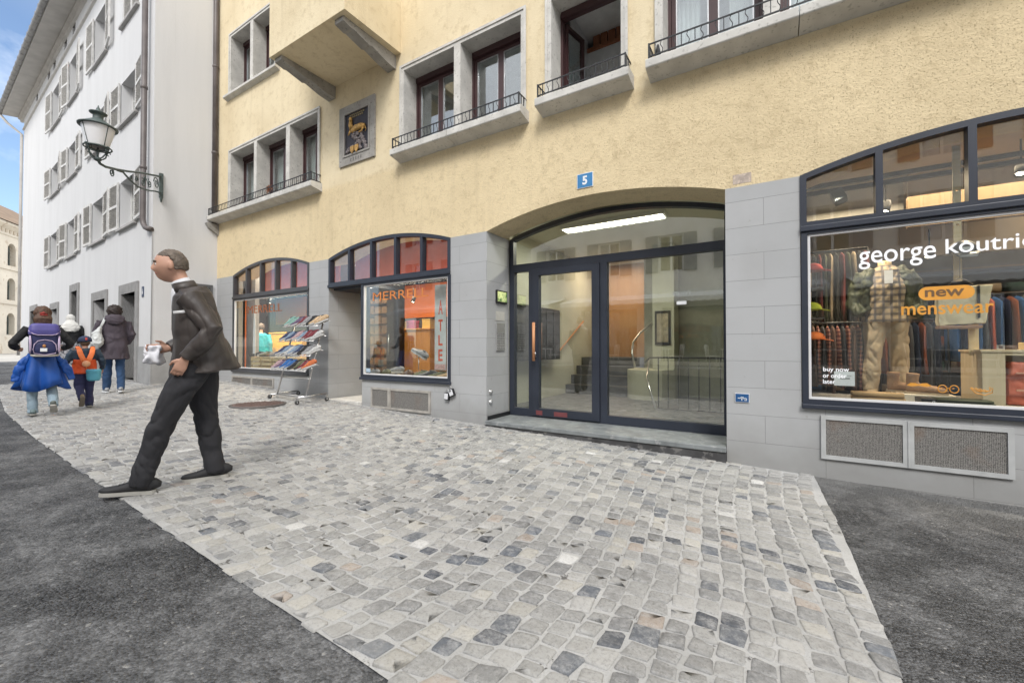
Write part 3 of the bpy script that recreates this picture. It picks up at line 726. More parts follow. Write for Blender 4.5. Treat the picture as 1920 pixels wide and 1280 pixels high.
# oriel bay with stone brackets
OY = 3.68; oz = 5.80
M_o = MB().box(-6.86, -4.98, OY, FY + .01, oz, 13.0)
orl = M_o.build('oriel', YEL, yb)
MB().slab([(FY - .45 + .45, oz - .001), (FY, oz - .22), (FY - .20, oz - .20), (FY - .48, oz - .13), (FY - .52, oz - .15), (FY - .80, oz - .09), (FY - .84, oz - .10), (FY - .98, oz - .07), (FY - .98, oz - .001)], [], -5.27, -5.09, to3=lambda p, q, d: (d, p, q)).build('bracket', STONE2, orl, bevel=.012)
MB().slab([(FY, oz - .001), (FY, oz - .22), (FY - .20, oz - .20), (FY - .48, oz - .13), (FY - .52, oz - .15), (FY - .80, oz - .09), (FY - .84, oz - .10), (FY - .98, oz - .07), (FY - .98, oz - .001)], [], -6.80, -6.62, to3=lambda p, q, d: (d, p, q)).build('bracket', STONE2, orl, bevel=.012)
# downpipe on the seam between the two buildings
mb = MB().tube([(-10.93, FY - .07, 12.8), (-10.93, FY - .07, 3.98)], .055, 14)
for z in (4.1, 5.6, 7.6, 9.6): mb.lathe((-10.93, FY - .07, z), [(.056, 0), (.066, .01), (.066, .05), (.056, .06)], 14)
mb.build('downpipe', COPPER, yb)
# electrical trunking line on the upper facade edge, plaque
pq = thing('relief_plaque', (-6.01, FY, 4.3), 'grey stone framed wall relief with a golden reclining animal on a rock', 'plaque')
px0, px1, pz0, pz1 = -6.47, -5.555, 4.30, 5.33
fr = MB().slab(rect(px0, px1, pz0, pz1), [rect(px0 + .145, px1 - .145, pz0 + .165, pz1 - .15)], FY - .03, FY + .0)
fr.slab(rect(px0 + .12, px1 - .12, pz0 + .14, pz1 - .125), [rect(px0 + .15, px1 - .15, pz0 + .17, pz1 - .155)], FY - .042, FY - .0301)
fr.build('stone_frame', STONE2, pq, bevel=.006)
MB().box(px0 + .14, px1 - .14, FY - .012, FY - .002, pz0 + .16, pz1 - .145).build('backing', pm('slate_blue_backing', (.035, .033, .045), .7, .3, 8), pq)
rk = MB()
for i in range(60):
    v = random.random(); x = -6.01 + random.uniform(-1, 1) * (.10 + .19 * (1 - v)); z = pz0 + .18 + v * .36
    rk.ball((x, FY - .018, z), (random.uniform(.02, .05), .022, random.uniform(.015, .035)), seg=7, rings=5, fn=lambda d_, p: p * (1 + .4 * noise.noise(d_ * 2 + Vector((i, 0, 0)))))
rk.build('rock_relief', pm('relief_grey', (.23, .20, .20), .8, .3, 30, .5, 90), pq)
GOLD = pm('aged_gilding', (.50, .29, .08), .5, .35, 25, .4, 90, metal=.25)
an = MB().loft([(-6.13, FY - .03, 4.86), (-6.02, FY - .034, 4.885), (-5.9, FY - .034, 4.885), (-5.80, FY - .03, 4.86)], [(.028, .04), (.032, .055), (.03, .05), (.026, .042)], side=(0, 1, 0))
an.loft([(-6.12, FY - .034, 4.88), (-6.16, FY - .036, 4.97), (-6.15, FY - .038, 5.03)], [(.03, .05), (.028, .042), (.024, .03)], side=(0, 1, 0))
an.ball((-6.15, FY - .04, 5.06), (.034, .028, .042)).loft([(-6.15, FY - .045, 4.86), (-6.20, FY - .045, 4.79)], [(.014, .02), (.010, .014)], side=(0, 1, 0)).loft([(-5.82, FY - .045, 4.84), (-5.86, FY - .045, 4.79), (-5.93, FY - .045, 4.785)], [(.014, .022), (.01, .014), (.01, .012)], side=(0, 1, 0))
an.tube([(-5.79, FY - .035, 4.86), (-5.76, FY - .035, 4.80), (-5.78, FY - .035, 4.76)], .008, 6)
an.build('golden_animal', GOLD, pq)
sh = MB()
for x in (-6.09, -5.98): sh.slab([(x - .045, 4.58), (x - .04, 4.50), (x, 4.455), (x + .04, 4.50), (x + .045, 4.58)], [], FY - .06, FY - .045)
sh.build('shield', GOLD, pq)
tm = MB()
for i in range(5): tm.box(-6.16 + i * .065, -6.16 + i * .065 + .02, FY - .036, FY - .0305, pz0 + .045, pz0 + .095)
tm.build('date_carving', pm('carved_shade', (.18, .17, .16)), pq)
gl = MB()
for r_, z_ in ((8, 5.13), (7, 5.09)):
    for i in range(r_): gl.box(-6.2 + i * .048 + (z_ == 5.09) * .02, -6.2 + i * .048 + .03 + (z_ == 5.09) * .02, FY - .02, FY - .0125, z_, z_ + .026)
gl.build('gilt_ornament', pm('dull_gilt', (.22, .17, .08), .6), pq)

# signs
BLUE = pm('enamel_blue', (.06, .23, .48), .25, .05, 5, .02, 60); WEN = pm('enamel_white', (.8, .82, .84), .3, .04)
t = thing('house_number_sign', (-1.89, FY, 3.045), 'blue enamel house number plate reading 5 above the entrance arch', 'sign')
MB().box(-1.992, -1.788, FY - .010, FY - .002, 3.045, 3.22).build('plate', WEN, t, bevel=.002)
MB().box(-1.984, -1.796, FY - .0125, FY - .0095, 3.052, 3.213).build('blue_field', BLUE, t)
text_mb('5', .060, .105, .04).xf(Matrix.Translation((-1.89, FY - .0125, 3.133))).build('digit', WEN, t)
t = thing('small_blue_sign', (-.26, FY, .61), 'small dark blue plate with white symbols low on the pilaster right of the entrance', 'sign')
MB().box(-.325, -.20, FY - .010, FY - .002, .612, .70).build('plate', WLINE, t)
MB().box(-.320, -.205, FY - .0125, FY - .0095, .617, .695).build('blue_field', pm('sign_blue', (.02, .09, .24), .4), t)
MB().box(-.30, -.225, FY - .015, FY - .0125, .650, .656).box(-.268, -.262, FY - .015, FY - .0125, .628, .656).box(-.275, -.25, FY - .015, FY - .0125, .662, .667).slab([(-.245, .632), (-.222, .632), (-.222, .65), (-.226, .65), (-.226, .637), (-.245, .637)], [], FY - .015, FY - .0125).build('symbol', WEN, t)
# intercom, screen and valves in the left reveal (plane x = -3.32)
RX = ex0
def rbox(y0, y1, z0, z1, d0, d1): return MB().box(RX + d0, RX + d1, y0, y1, z0, z1)
t = thing('info_screen', (RX, 5.05, 1.78), 'small black framed screen with a green picture on the entrance reveal', 'screen')
rbox(4.93, 5.20, 1.775, 1.96, .001, .03).build('bezel', BLACK, t, bevel=.004)
SCR = newmat('screen_picture'); N, L = nt(SCR); b = N['Principled BSDF']; g = N.new('ShaderNodeNewGeometry')
c = mixc(N, L, rng_(N, L, nz(N, L, g.outputs['Position'], 9, 3), .4, .6), (.04, .10, .03), (.45, .50, .22)); L.new(c, b.inputs['Base Color']); L.new(c, b.inputs['Emission Color']); b.inputs['Emission Strength'].default_value = .5; b.inputs['Roughness'].default_value = .2
rbox(4.945, 5.185, 1.80, 1.94, .0295, .032).build('display', SCR, t)
t = thing('intercom_panel', (RX, 5.04, 1.10), 'brushed steel intercom panel with rows of bell buttons in the entrance reveal', 'intercom')
rbox(4.94, 5.16, 1.10, 1.50, .001, .014).build('panel', BRSTEEL, t, bevel=.003)
mb = MB(); 
for i in range(4):
    for j in range(7): mb.box(RX + .0135, RX + .0175, 4.955 + i * .05, 4.99 + i * .05, 1.13 + j * .034, 1.15 + j * .034)
mb.build('bell_buttons', pm('grey_button', (.28, .28, .28), .5), t)
rbox(4.94, 5.16, 1.53, 1.66, .001, .006).build('name_plate', pm('cream_plate', (.5, .49, .46), .5), t)
for z_, l_ in ((.54, 'upper round steel valve cap low in the entrance reveal'), (.40, 'lower round steel valve cap low in the entrance reveal')):
    t = thing('valve_cap', (RX, 4.80, z_), l_, 'valve', 'steel caps low in the reveal')
    MB().lathe((0, 0, 0), [(0, .035), (.012, .034), (.018, .022), (.03, .018), (.033, 0)], 16).xf(Matrix.Translation((RX + .001, 4.80, z_)) @ Matrix.Rotation(PI / 2, 4, 'Y')).build('cap', STEEL, t)
# two key safes on a hook
def keysafe(x, z, rot, label, mt):
    t = thing('key_safe', (x, FY - .03, z), label, 'key safe', 'key safes hanging below the shop window')
    M = Matrix.Translation((x, FY - .035, z)) @ Matrix.Rotation(rot, 4, 'Y')
    MB().box(-.043, .043, -.018, .022, -.06, .045).xf(M).build('body', BLACK, t, bevel=.006)
    MB().box(-.033, .033, -.026, -.0185, -.048, .036).xf(M).build('cover', mt, t, bevel=.004)
    MB().tube([(-.022, 0, .04), (-.022, 0, .075), (-.012, 0, .092), (.012, 0, .092), (.022, 0, .075), (.022, 0, .04)], .0045).xf(M).build('shackle', STEEL, t)
    return t, M
SILV = pm('silver_cover', (.68, .69, .72), .35, .05)
keysafe(-3.99, .455, .08, 'lower left white fronted key safe hanging under the shop window corner', SILV)
t, M = keysafe(-3.905, .51, -.42, 'upper right tilted key safe with a dark keypad under the window corner', SILV)
mb = MB()
for i in range(3):
    for j in range(2): mb.box(-.018 + i * .013, -.009 + i * .013, -.029, -.0255, .010 + j * .011, .018 + j * .011)
mb.xf(M).build('keypad', BLACK, t)
# ================================================================ WHITE BUILDING (own frame: x = -s along the street, y into the building)
WA = math.radians(-3.1)
wb = thing('white_building', (-11.0, 3.54, 0), 'tall white rendered building with grey louvred shutters beyond the yellow one', 'building', rz=WA)
WB = wb.matrix_basis.copy()
def wbuild(mb, name, mat, parent=None, **k):
    return mb.xf(WB).build(name, mat, parent or wb, **k)
LW = 17.2; TOPZ = 11.45
cols = [(-10.79, -9.39), (-8.07, -6.87), (-4.97, -3.67), (-2.36, -1.09)]
rows = [(3.97, 5.10), (6.46, 7.50), (8.88, 10.24)]
doors = [(-2.07, -1.03, .42, 2.39), (-4.66, -3.5, .46, 2.40), (-7.35, -6.55, 1.4, 2.84), (-10.4, -9.4, .5, 2.45), (-14.6, -13.4, 1.1, 2.6)]
hs = [rect(a, b_, z0, z1) for a, b_ in cols for z0, z1 in rows] + [rect(a, b_, z0, z1) for a, b_, z0, z1 in doors]
hs += [rect(a, b_, 3.97, 5.10) for a, b_ in ((-13.6, -12.5),)] if False else []
attic = [(x - .2, x + .2, 11.0, 11.3) for x in (-2.0, -3.9, -5.3, -7.6, -8.8, -10.6, -11.6, -14)]
hs += [rect(a, b_, z0, z1) for a, b_, z0, z1 in attic]
wbuild(MB().slab(rect(-LW, 0, -.2, TOPZ), hs, 0, .35), 'front_wall', WHT)
wbuild(MB().slab([(.3505, -.2), (1.34, -.2), (1.34, 14.5), (.3505, 11.6)], [rect(.60, 1.04, 1.45, 2.52)], -.35, 0, to3=lambda p, q, d: (d, p, q)), 'end_wall', WHT)
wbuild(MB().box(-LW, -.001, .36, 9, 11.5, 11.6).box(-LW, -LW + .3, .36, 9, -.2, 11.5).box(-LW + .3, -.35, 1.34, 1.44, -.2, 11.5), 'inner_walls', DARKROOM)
PLG = pm('grey_plinth', (.30, .30, .30), .85, .15, 3, .3, 60)
wbuild(MB().box(-.84, .025, -.02, -.001, -.2, 1.17).box(.001, .025, 0, 1.3, -.2, 1.17), 'plinth', PLG, bevel=.004)
GST = pm('grey_door_stone', (.27, .265, .26), .85, .15, 6, .3, 80)
DKD = pm('dark_door_paint', (.055, .05, .05), .5, .2, 5)
for i, (a, b_, z0, z1) in enumerate(doors):
    o_ = MB().slab(rect(a - .20, b_ + .20, z0 - (.6 if z0 < 1 else .12), z1 + .22), [rect(a, b_, z0 - (.7 if z0 < 1 else 0), z1)] if z0 > 1 else [], -.03, .36) if z0 > 1 else \
        MB().slab([(a - .2, -.2), (a, -.2), (a, z1), (b_, z1), (b_, -.2), (b_ + .2, -.2), (b_ + .2, z1 + .22), (a - .2, z1 + .22)], [], -.03, .40)
    s_ = wbuild(o_, 'door_surround' if z0 < 1 else 'window_surround', GST, bevel=.01)
    if z0 < 1:
        q = MB().box(a - .02, a, .40, .95, z0 - .3, z1).box(b_, b_ + .02, .40, .95, z0 - .3, z1).box(a, b_, .40, .95, z1, z1 + .02).box(a, b_, -.02, .95, z0 - .3, z0)
        wbuild(q, 'recess', GST, s_)
        dd = MB().box(a, b_, .93, .98, z0, z1)
        for k in range(2): dd.box(a + .12, b_ - .12, .915, .93, z0 + .15 + k * .9, z0 + .9 + k * .85)
        do = wbuild(dd, 'door', wood('reddish_door', (.10, .045, .035), (.15, .07, .05)) if i == 1 else DKD, bevel=.01)
        wbuild(MB().tube([(b_ - .1, .90, z0 + .95), (b_ - .1, .90, z0 + 1.1)], .012), 'door_handle', STEEL, do)
    else:
        fo = wbuild(MB().slab(rect(a, b_, z0, z1), [rect(a + .06, b_ - .06, z0 + .06, z1 - .06)], .18, .24), 'window_frame', WLINE)
        wbuild(MB().box(a + .05, b_ - .05, .20, .206, z0 + .05, z1 - .05), 'pane', OLDG, fo)
WFR = pm('white_window_frame', (.62, .62, .60), .5, .05)
SHUT = pm('grey_shutter_paint', (.62, .61, .59), .6, .15, 8, .1, 100)
LOUV = pm('shutter_louver_paint', (.50, .48, .45), .7, .25, 12, .1, 100)
def shutter_mb(w_, h_):
    """leaf hinged at x = 0, spreading to x = w_"""
    f = MB().slab(rect(0, w_, 0, h_), [rect(.05, w_ - .05, .06, h_ / 2 - .03), rect(.05, w_ - .05, h_ / 2 + .03, h_ - .06)], -.02, .018)
    n_ = int(h_ / .062); lv = MB()
    for k in range(n_):
        z = .06 + (h_ - .12) * (k + .5) / n_
        lv.add([(.05, -.016, z + .022), (w_ - .05, -.016, z + .022), (w_ - .05, .016, z - .022), (.05, .016, z - .022), (.05, -.010, z + .026), (w_ - .05, -.010, z + .026), (w_ - .05, .020, z - .018), (.05, .020, z - .018)], [(0, 1, 2, 3), (7, 6, 5, 4), (0, 4, 5, 1), (3, 2, 6, 7)])
    return f, lv
for ci, (a, b_) in enumerate(cols):
    for ri, (z0, z1) in enumerate(rows):
        fr = MB().slab(rect(a, b_, z0, z1), [rect(a + .07, (a + b_) / 2 - .04, z0 + .07, z1 - .07), rect((a + b_) / 2 + .04, b_ - .07, z0 + .07, z1 - .07)], .20, .26)
        for p, q in ((a + .07, (a + b_) / 2 - .04), ((a + b_) / 2 + .04, b_ - .07)):
            for k in (1, 2): fr.box(p, q, .215, .245, z0 + (z1 - z0) * k / 3 - .014, z0 + (z1 - z0) * k / 3 + .014)
        fo = wbuild(fr, 'window_frame', WFR)
        wbuild(MB().box(a + .05, b_ - .05, .226, .232, z0 + .05, z1 - .05), 'pane', OLDG, fo)
        wbuild(MB().box(a - .06, b_ + .06, -.07, .2, z0 - .06, z0 - .001), 'window_sill', pm('sill_stone', (.40, .39, .38), .8, .1), bevel=.006)
        closed = (ci == 3 and ri == 2); w_ = (b_ - a) / 2; h_ = z1 - z0
        for side in (-1, 1):
            f, lv = shutter_mb(w_ - .01, h_)
            if closed: M = Matrix.Translation((a + .005 if side < 0 else b_ - .005, .03, z0 + .01)) @ (Matrix.Identity(4) if side < 0 else Matrix.Scale(-1, 4, (1, 0, 0)))
            else:
                ang = math.radians(random.choice((2, 3, 4, 6)))
                M = Matrix.Translation((a if side < 0 else b_, -.035, z0 + .01)) @ (Matrix.Scale(-1, 4, (1, 0, 0)) if side < 0 else Matrix.Identity(4)) @ Matrix.Rotation(-ang, 4, 'Z')
            so_ = wbuild(f.xf(M), 'shutter', SHUT, fo, recalc=True)
            # louvers belong to the leaf
            wbuild(lv.xf(M), 'shutter_louvers', LOUV, fo)
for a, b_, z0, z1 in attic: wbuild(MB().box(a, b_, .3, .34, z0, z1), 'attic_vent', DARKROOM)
COR = pm('cornice_plaster', (.52, .50, .47), .85, .1, 3, .2, 40)
prof = [(0, 10.72), (-.05, 10.75), (-.05, 10.80), (0, 10.83)]
wbuild(MB().slab(prof, [], -LW, 0, to3=lambda p, q, d: (d, p, q)), 'string_course', COR)
prof = [(.36, 11.46), (-.001, 11.28), (-.07, 11.31), (-.07, 11.37), (-.14, 11.42), (-.14, 11.47), (-.66, 11.40), (-.66, 11.50), (.36, 12.1)]
prof = [(.36, 11.455), (-.001, 11.25), (-.06, 11.28), (-.06, 11.34), (-.13, 11.38), (-.13, 11.43), (-.60, 11.36), (-.64, 11.44), (.36, 12.0)]
wbuild(MB().slab(prof, [], -LW - .55, .02, to3=lambda p, q, d: (d, p, q)), 'cornice', COR)
g_ = MB().loft([(-LW - .6, -.68, 11.42), (.05, -.68, 11.42)], .075, seg=12)
for k in range(0, 36): g_.lathe((0, 0, 0), [(.078, 0), (.086, .01), (.086, .03), (.078, .04)], 12).v
g_ = MB().loft([(-LW - .6, -.68, 11.42), (.05, -.68, 11.42)], .075, seg=12)
for k in range(36): g_.loft([(-LW - .5 + k * .5, -.68, 11.42), (-LW - .47 + k * .5, -.68, 11.42)], .086, seg=12, sm=False)
wbuild(g_, 'gutter', pm('weathered_zinc', (.27, .265, .26), .5, .2, 6))
wbuild(MB().tube([(-LW - .5, -.68, 11.38), (-LW - .35, -.45, 11.0), (-LW - .02, -.06, 10.55), (-LW - .02, -.06, .8)], .05, 10), 'downpipe', COR)
wbuild(MB().add([(-LW - .6, -.72, 11.46), (.05, -.72, 11.46), (.05, 5, 15.5), (-LW - .6, 5, 15.5), (-LW - .6, 5, 11.46), (.05, 5, 11.46)], [(0, 1, 2, 3), (0, 3, 4), (1, 5, 2), (3, 2, 5, 4)]), 'roof', pm('brown_roof_tiles', (.16, .11, .08), .8, .3, 8, .8, 14))
# downpipe near the corner, ending in a bend into the wall
mb = MB().tube([(-.26, -.10, 11.4), (-.26, -.10, 3.86), (-.235, -.09, 3.74), (-.17, -.075, 3.66), (-.06, -.06, 3.62), (.03, -.03, 3.60)], .052, 14)
for z in (4.9, 6.6, 8.7, 10.4): mb.lathe((-.26, -.10, z), [(.053, 0), (.063, .01), (.063, .06), (.053, .07)], 14)
wbuild(mb, 'downpipe', COPPER)
wbuild(MB().tube([(.012, -.012, 3.6), (.012, -.012, 1.2)], .006, 6), 'wall_cable', PLG)
# showcase in the end wall
f = wbuild(MB().slab([(.55, 1.40), (1.09, 1.40), (1.09, 2.57), (.55, 2.57)], [[(.60, 1.45), (1.04, 1.45), (1.04, 2.52), (.60, 2.52)]], 0.001, .035, to3=lambda p, q, d: (d, p, q)), 'showcase_frame', pm('showcase_grey', (.12, .12, .125), .5))
wbuild(MB().box(.004, .010, .60, 1.04, 1.45, 2.52), 'pane', SHOPG, f)
wbuild(MB().box(-.34, -.30, .58, 1.06, 1.42, 2.55).box(-.30, -.02, .58, .60, 1.42, 2.55).box(-.30, -.02, 1.04, 1.06, 1.42, 2.55), 'showcase_back', pm('showcase_inside', (.30, .28, .26), .8), f)
wbuild(MB().box(-.05, -.04, .64, 1.0, 2.10, 2.46), 'poster', pm('orange_poster', (.75, .38, .08), .6, .35, 9), f)
t = thing('house_number_plate', (-11.25, 3.52, 2.30), 'tiny dark blue number plate on the white wall beside the nearest stone doorway', 'sign')
wbuild(MB().box(-.62, -.50, -.012, -.002, 2.24, 2.46), 'plate', pm('navy_enamel', (.03, .05, .11), .4), t)
mbt = text_mb('6', .05, .12, .03); wbuild(mbt.xf(Matrix.Translation((-.56, -.0125, 2.35))), 'digit', WEN, t)

# ---------------------------------------------------------------- wall lantern
lt = thing('wall_lantern', (-11.0, 3.66, 4.3), 'old cast iron street lantern with frosted glass on an ornate wall bracket', 'street lamp')
la = Vector((-10.98, 3.66, 4.56)); lc = Vector((-9.10, 2.22, 4.18))      # wall plate, foot of the lantern
dirn = Vector((lc.x - la.x, lc.y - la.y, 0)).normalized(); Ln = (Vector((lc.x, lc.y)) - Vector((la.x, la.y))).length
def lp(u, z): return (la.x + dirn.x * u, la.y + dirn.y * u, z)
MB().box(-10.99, -10.95, 3.63, 3.70, 4.30, 4.82).loft([(-10.965, 3.665, 4.30), (-10.965, 3.665, 4.2)], [(.03, .03), (.008, .008)]).build('wall_plate', IRONG, lt, bevel=.008)
arm = MB().tube([lp(0, 4.75), lp(Ln * .2, 4.61), lp(Ln * .38, 4.485), lp(Ln * .567, 4.335), lp(Ln * .75, 4.20), lp(Ln * .9, 4.105), lp(Ln * .97, 4.09), lp(Ln, 4.13)], [.020] * 8, 8)
arm.tube([lp(0, 4.41), lp(Ln * .11, 4.35), lp(Ln * .255, 4.25), lp(Ln * .43, 4.175), lp(Ln * .56, 4.19), lp(Ln * .66, 4.235), lp(Ln * .75, 4.19)], [.016] * 7, 8)
def scroll(u0, z0, r0, turns, s0=1, n_=26, a0=0):
    return [lp(u0 * Ln + s0 * r0 * (1 - .8 * k / n_) * math.cos(a0 + turns * 2 * PI * k / n_), z0 + r0 * (1 - .8 * k / n_) * math.sin(a0 + turns * 2 * PI * k / n_)) for k in range(n_ + 1)]
for (u0, z0, r0, tn, s0, a0) in ((.09, 4.53, .125, 1.6, 1, 0), (.22, 4.41, .09, 1.5, -1, 2), (.34, 4.33, .085, 1.5, 1, 1), (.30, 4.45, .05, 1.3, 1, 3), (.82, 4.085, .075, 1.6, 1, 1.2), (.45, 4.30, .06, 1.4, -1, 0), (.54, 4.26, .035, 1.3, -1, 4)):
    arm.tube(scroll(u0, z0, r0, tn, s0, 26, a0), .0095, 6)
arm.build('bracket_arm', IRONG, lt)
def hoop(z, r, n_=28): return [(lc.x + r * math.cos(2 * PI * k / n_), lc.y + r * math.sin(2 * PI * k / n_), z) for k in range(n_)]
lz = 4.12; KZ = .64
cg = MB().tube(hoop(lz + KZ * .30, .165), .011, 7, closed=True).ball((lc.x, lc.y, lz + KZ * .02), (.05, .05, .035))
for k in range(4):
    a = 2 * PI * k / 4 + .5; c_, s_ = math.cos(a), math.sin(a)
    cg.tube([(lc.x + r_ * c_, lc.y + r_ * s_, lz + KZ * z_) for r_, z_ in ((.02, .03), (.08, .06), (.125, .13), (.14, .22), (.165, .30))], .010, 6)
    cg.tube([(lc.x + (.165 + .035 * math.cos(q)) * c_, lc.y + (.165 + .035 * math.cos(q)) * s_, lz + KZ * .30 + .035 * math.sin(q) - .02) for q in np.linspace(0, 5, 12)], .008, 6)
cg.tube([(lc.x, lc.y, lz + KZ * .02), (lc.x, lc.y, lz + KZ * .30)], .014, 8)
cg.build('cage', IRONG, lt)
FROST = pm('frosted_glass', (.80, .80, .82), .35, .03, 3, 0, 10)
MB().lathe((lc.x, lc.y, lz), [(0.125, 0.198), (0.144, 0.269), (0.177, 0.397), (0.201, 0.512), (0.203, 0.525)], 32).build('glass_shade', FROST, lt, recalc=False)
rb = MB()
for k in range(4):
    a = 2 * PI * k / 4 + .35; rb.tube([(lc.x + r_ * math.cos(a), lc.y + r_ * math.sin(a), lz + KZ * z_) for r_, z_ in ((.127, .31), (.177, .62), (.210, .82))], .006, 6)
rb.tube(hoop(lz + KZ * .31, .129), .008, 6, closed=True)
rb.build('shade_ribs', IRONG, lt)
MB().lathe((lc.x, lc.y, lz), [(0.204, 0.512), (0.239, 0.512), (0.242, 0.528), (0.220, 0.538), (0.182, 0.563), (0.121, 0.608), (0.076, 0.634), (0.064, 0.653), (0.064, 0.704), (0.076, 0.717), (0.106, 0.736), (0.110, 0.749), (0.076, 0.762), (0.038, 0.781), (0.023, 0.800), (0.026, 0.813), (0.015, 0.832), (0.005, 0.870)], 32).build('cap', IRONG, lt)

# ---------------------------------------------------------------- pale building at the end of the street
fb = thing('arcade_building', (-62.0, 1.5, .4), 'pale sandstone building with round-arched windows and a brown roof at the end of the street', 'building', rz=math.radians(144.9))
FB = fb.matrix_basis.copy()
SAND = pm('pale_sandstone', (.68, .62, .52), .85, .1, .6, .2, 20, fleck=((.55, .47, .37), 1.2, .58))
def fbuild(mb, name, mat, parent=None, **k): return mb.xf(FB).build(name, mat, parent or fb, **k)
fw = []
def archhole(xc, z0, z1, w_): return [(xc - w_, z0), (xc + w_, z0)] + [(xc + w_ * math.cos(t_), z1 - w_ + w_ * math.sin(t_)) for t_ in np.linspace(0, PI, 12)]

WX = [-3.05 + 4.0 * k for k in range(-1, 9)]
hsf = [archhole(x, z0, z1, .68) for x in WX for z0, z1 in ((2.2, 4.75), (6.26, 8.82), (10.25, 12.87))]
for x in WX: pass
fbuild(MB().slab(rect(-9, 31, -.6, 14.9), hsf, 0, .8), 'arcade_wall', SAND)
fbuild(MB().box(-9, 31, 1.4, 1.5, 0, 14.9).box(-9, 31, .8, 14, 14.8, 14.9).box(-9, -8.8, .8, 14, 0, 14.9).box(30.8, 31, .8, 14, 0, 14.9), 'inner_walls', DARKROOM)
for z in (5.75, 9.75): fbuild(MB().box(-9.1, 31.1, -.14, -.001, z, z + .22), 'string_course', SAND)
fbuild(MB().slab([(0, 13.6), (-.12, 13.7), (-.12, 14.3), (-.5, 14.6), (-.7, 14.75), (-.7, 15.0), (0, 15.0)], [], -9.6, 31.6, to3=lambda p, q, d: (d, p, q)), 'cornice', SAND)
fm = MB()
for k in range(60): fm.box(-8.9 + k * .66, -8.9 + k * .66 + .3, -.2, -.121, 13.95, 14.28)
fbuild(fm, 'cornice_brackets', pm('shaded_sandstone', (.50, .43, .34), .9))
fbuild(MB().add([(-9.9, -.9, 15.0), (31.9, -.9, 15.0), (29, 6, 19.6), (-6, 6, 19.6), (-9.9, 14, 15.0), (31.9, 14, 15.0)], [(0, 1, 2, 3), (0, 3, 4), (1, 5, 2), (3, 2, 5, 4)]), 'roof', pm('weathered_brown_tiles', (.24, .17, .115), .9, .2, 1.2, .6, 6))
for x in WX:
    for z0, z1 in ((2.2, 4.75), (6.26, 8.82), (10.25, 12.87)):
        hh = archhole(x, z0 - .02, z1 + .02, .70)
        half = [[(x - .56, z0 + .12), (x - .04, z0 + .12), (x - .04, z1 - .75), (x - .56, z1 - .75)], [(x + .04, z0 + .12), (x + .56, z0 + .12), (x + .56, z1 - .75), (x + .04, z1 - .75)], [(x - .5, z1 - .64), (x + .5, z1 - .64), (x + .33, z1 - .24), (x, z1 - .12), (x - .33, z1 - .24)]]
        fo = fbuild(MB().slab(hh, half, .5, .6), 'arched_window', pm('grey_green_frame', (.13, .15, .14), .5))
        fbuild(MB().slab([(p[0], p[1]) for p in archhole(x, z0, z1, .67)], [], .54, .55), 'pane', OLDG, fo)
# ================================================================ ACROSS THE STREET (seen as reflections in the glass)
ob = thing('cafe_building', (-3, -9.5, .35), 'pale building with a cafe awning across the street, visible as a reflection in the panes', 'building')
OPW = pm('opposite_plaster', (.66, .64, .60), .9, .1, 1.5, .2, 30)
oh = []
ocol = [(-19 + 2.9 * k, -17.9 + 2.9 * k) for k in range(13)]
for a, b_ in ocol:
    for z in (4.6, 7.4): oh.append(rect(a, b_, z, z + 1.7))
gh = [rect(-20 + 3.9 * k, -17.2 + 3.9 * k, .5, 3.0) for k in range(10)]
MB().slab(rect(-22, 22, -.2, 10.2), oh + gh, -9.5, -9.9).build('front_wall', OPW, ob)
MB().box(-22, 22, -13, -12.9, -.2, 10.2).box(-22, 22, -12.9, -9.9, 3.4, 3.5).build('inner_walls', DARKROOM, ob)
MB().box(-22.3, 22.3, -13, -9.0, 10.2, 10.6).build('roof', MATS['brown_roof_tiles'], ob)
OSH = pm('brown_red_shutter', (.20, .07, .05), .6, .15, 8)
for a, b_ in ocol:
    for z in (4.6, 7.4):
        fo = MB().slab(rect(a, b_, z, z + 1.7), [rect(a + .08, (a + b_) / 2 - .04, z + .08, z + 1.62), rect((a + b_) / 2 + .04, b_ - .08, z + .08, z + 1.62)], -9.65, -9.6).build('window_frame', WFR, ob)
        MB().box(a + .06, b_ - .06, -9.64, -9.635, z + .06, z + 1.64).build('pane', OLDG, fo)
        for q in (a - .56, b_ + .02): MB().box(q, q + .54, -9.495, -9.45, z, z + 1.7).build('shutter', OSH if z > 7 else GST, fo)
for h in gh: MB().box(h[0][0], h[1][0], -9.75, -9.74, h[0][1], h[2][1]).build('shop_pane', SHOPG, ob)
struct('terrace', MB().box(-22, 22, -14, -6.6, -.3, .35), pm('terrace_paving', (.36, .35, .33), .85, .15, 3))
AWN = pm('white_awning_cloth', (.74, .74, .73), .9, .05)
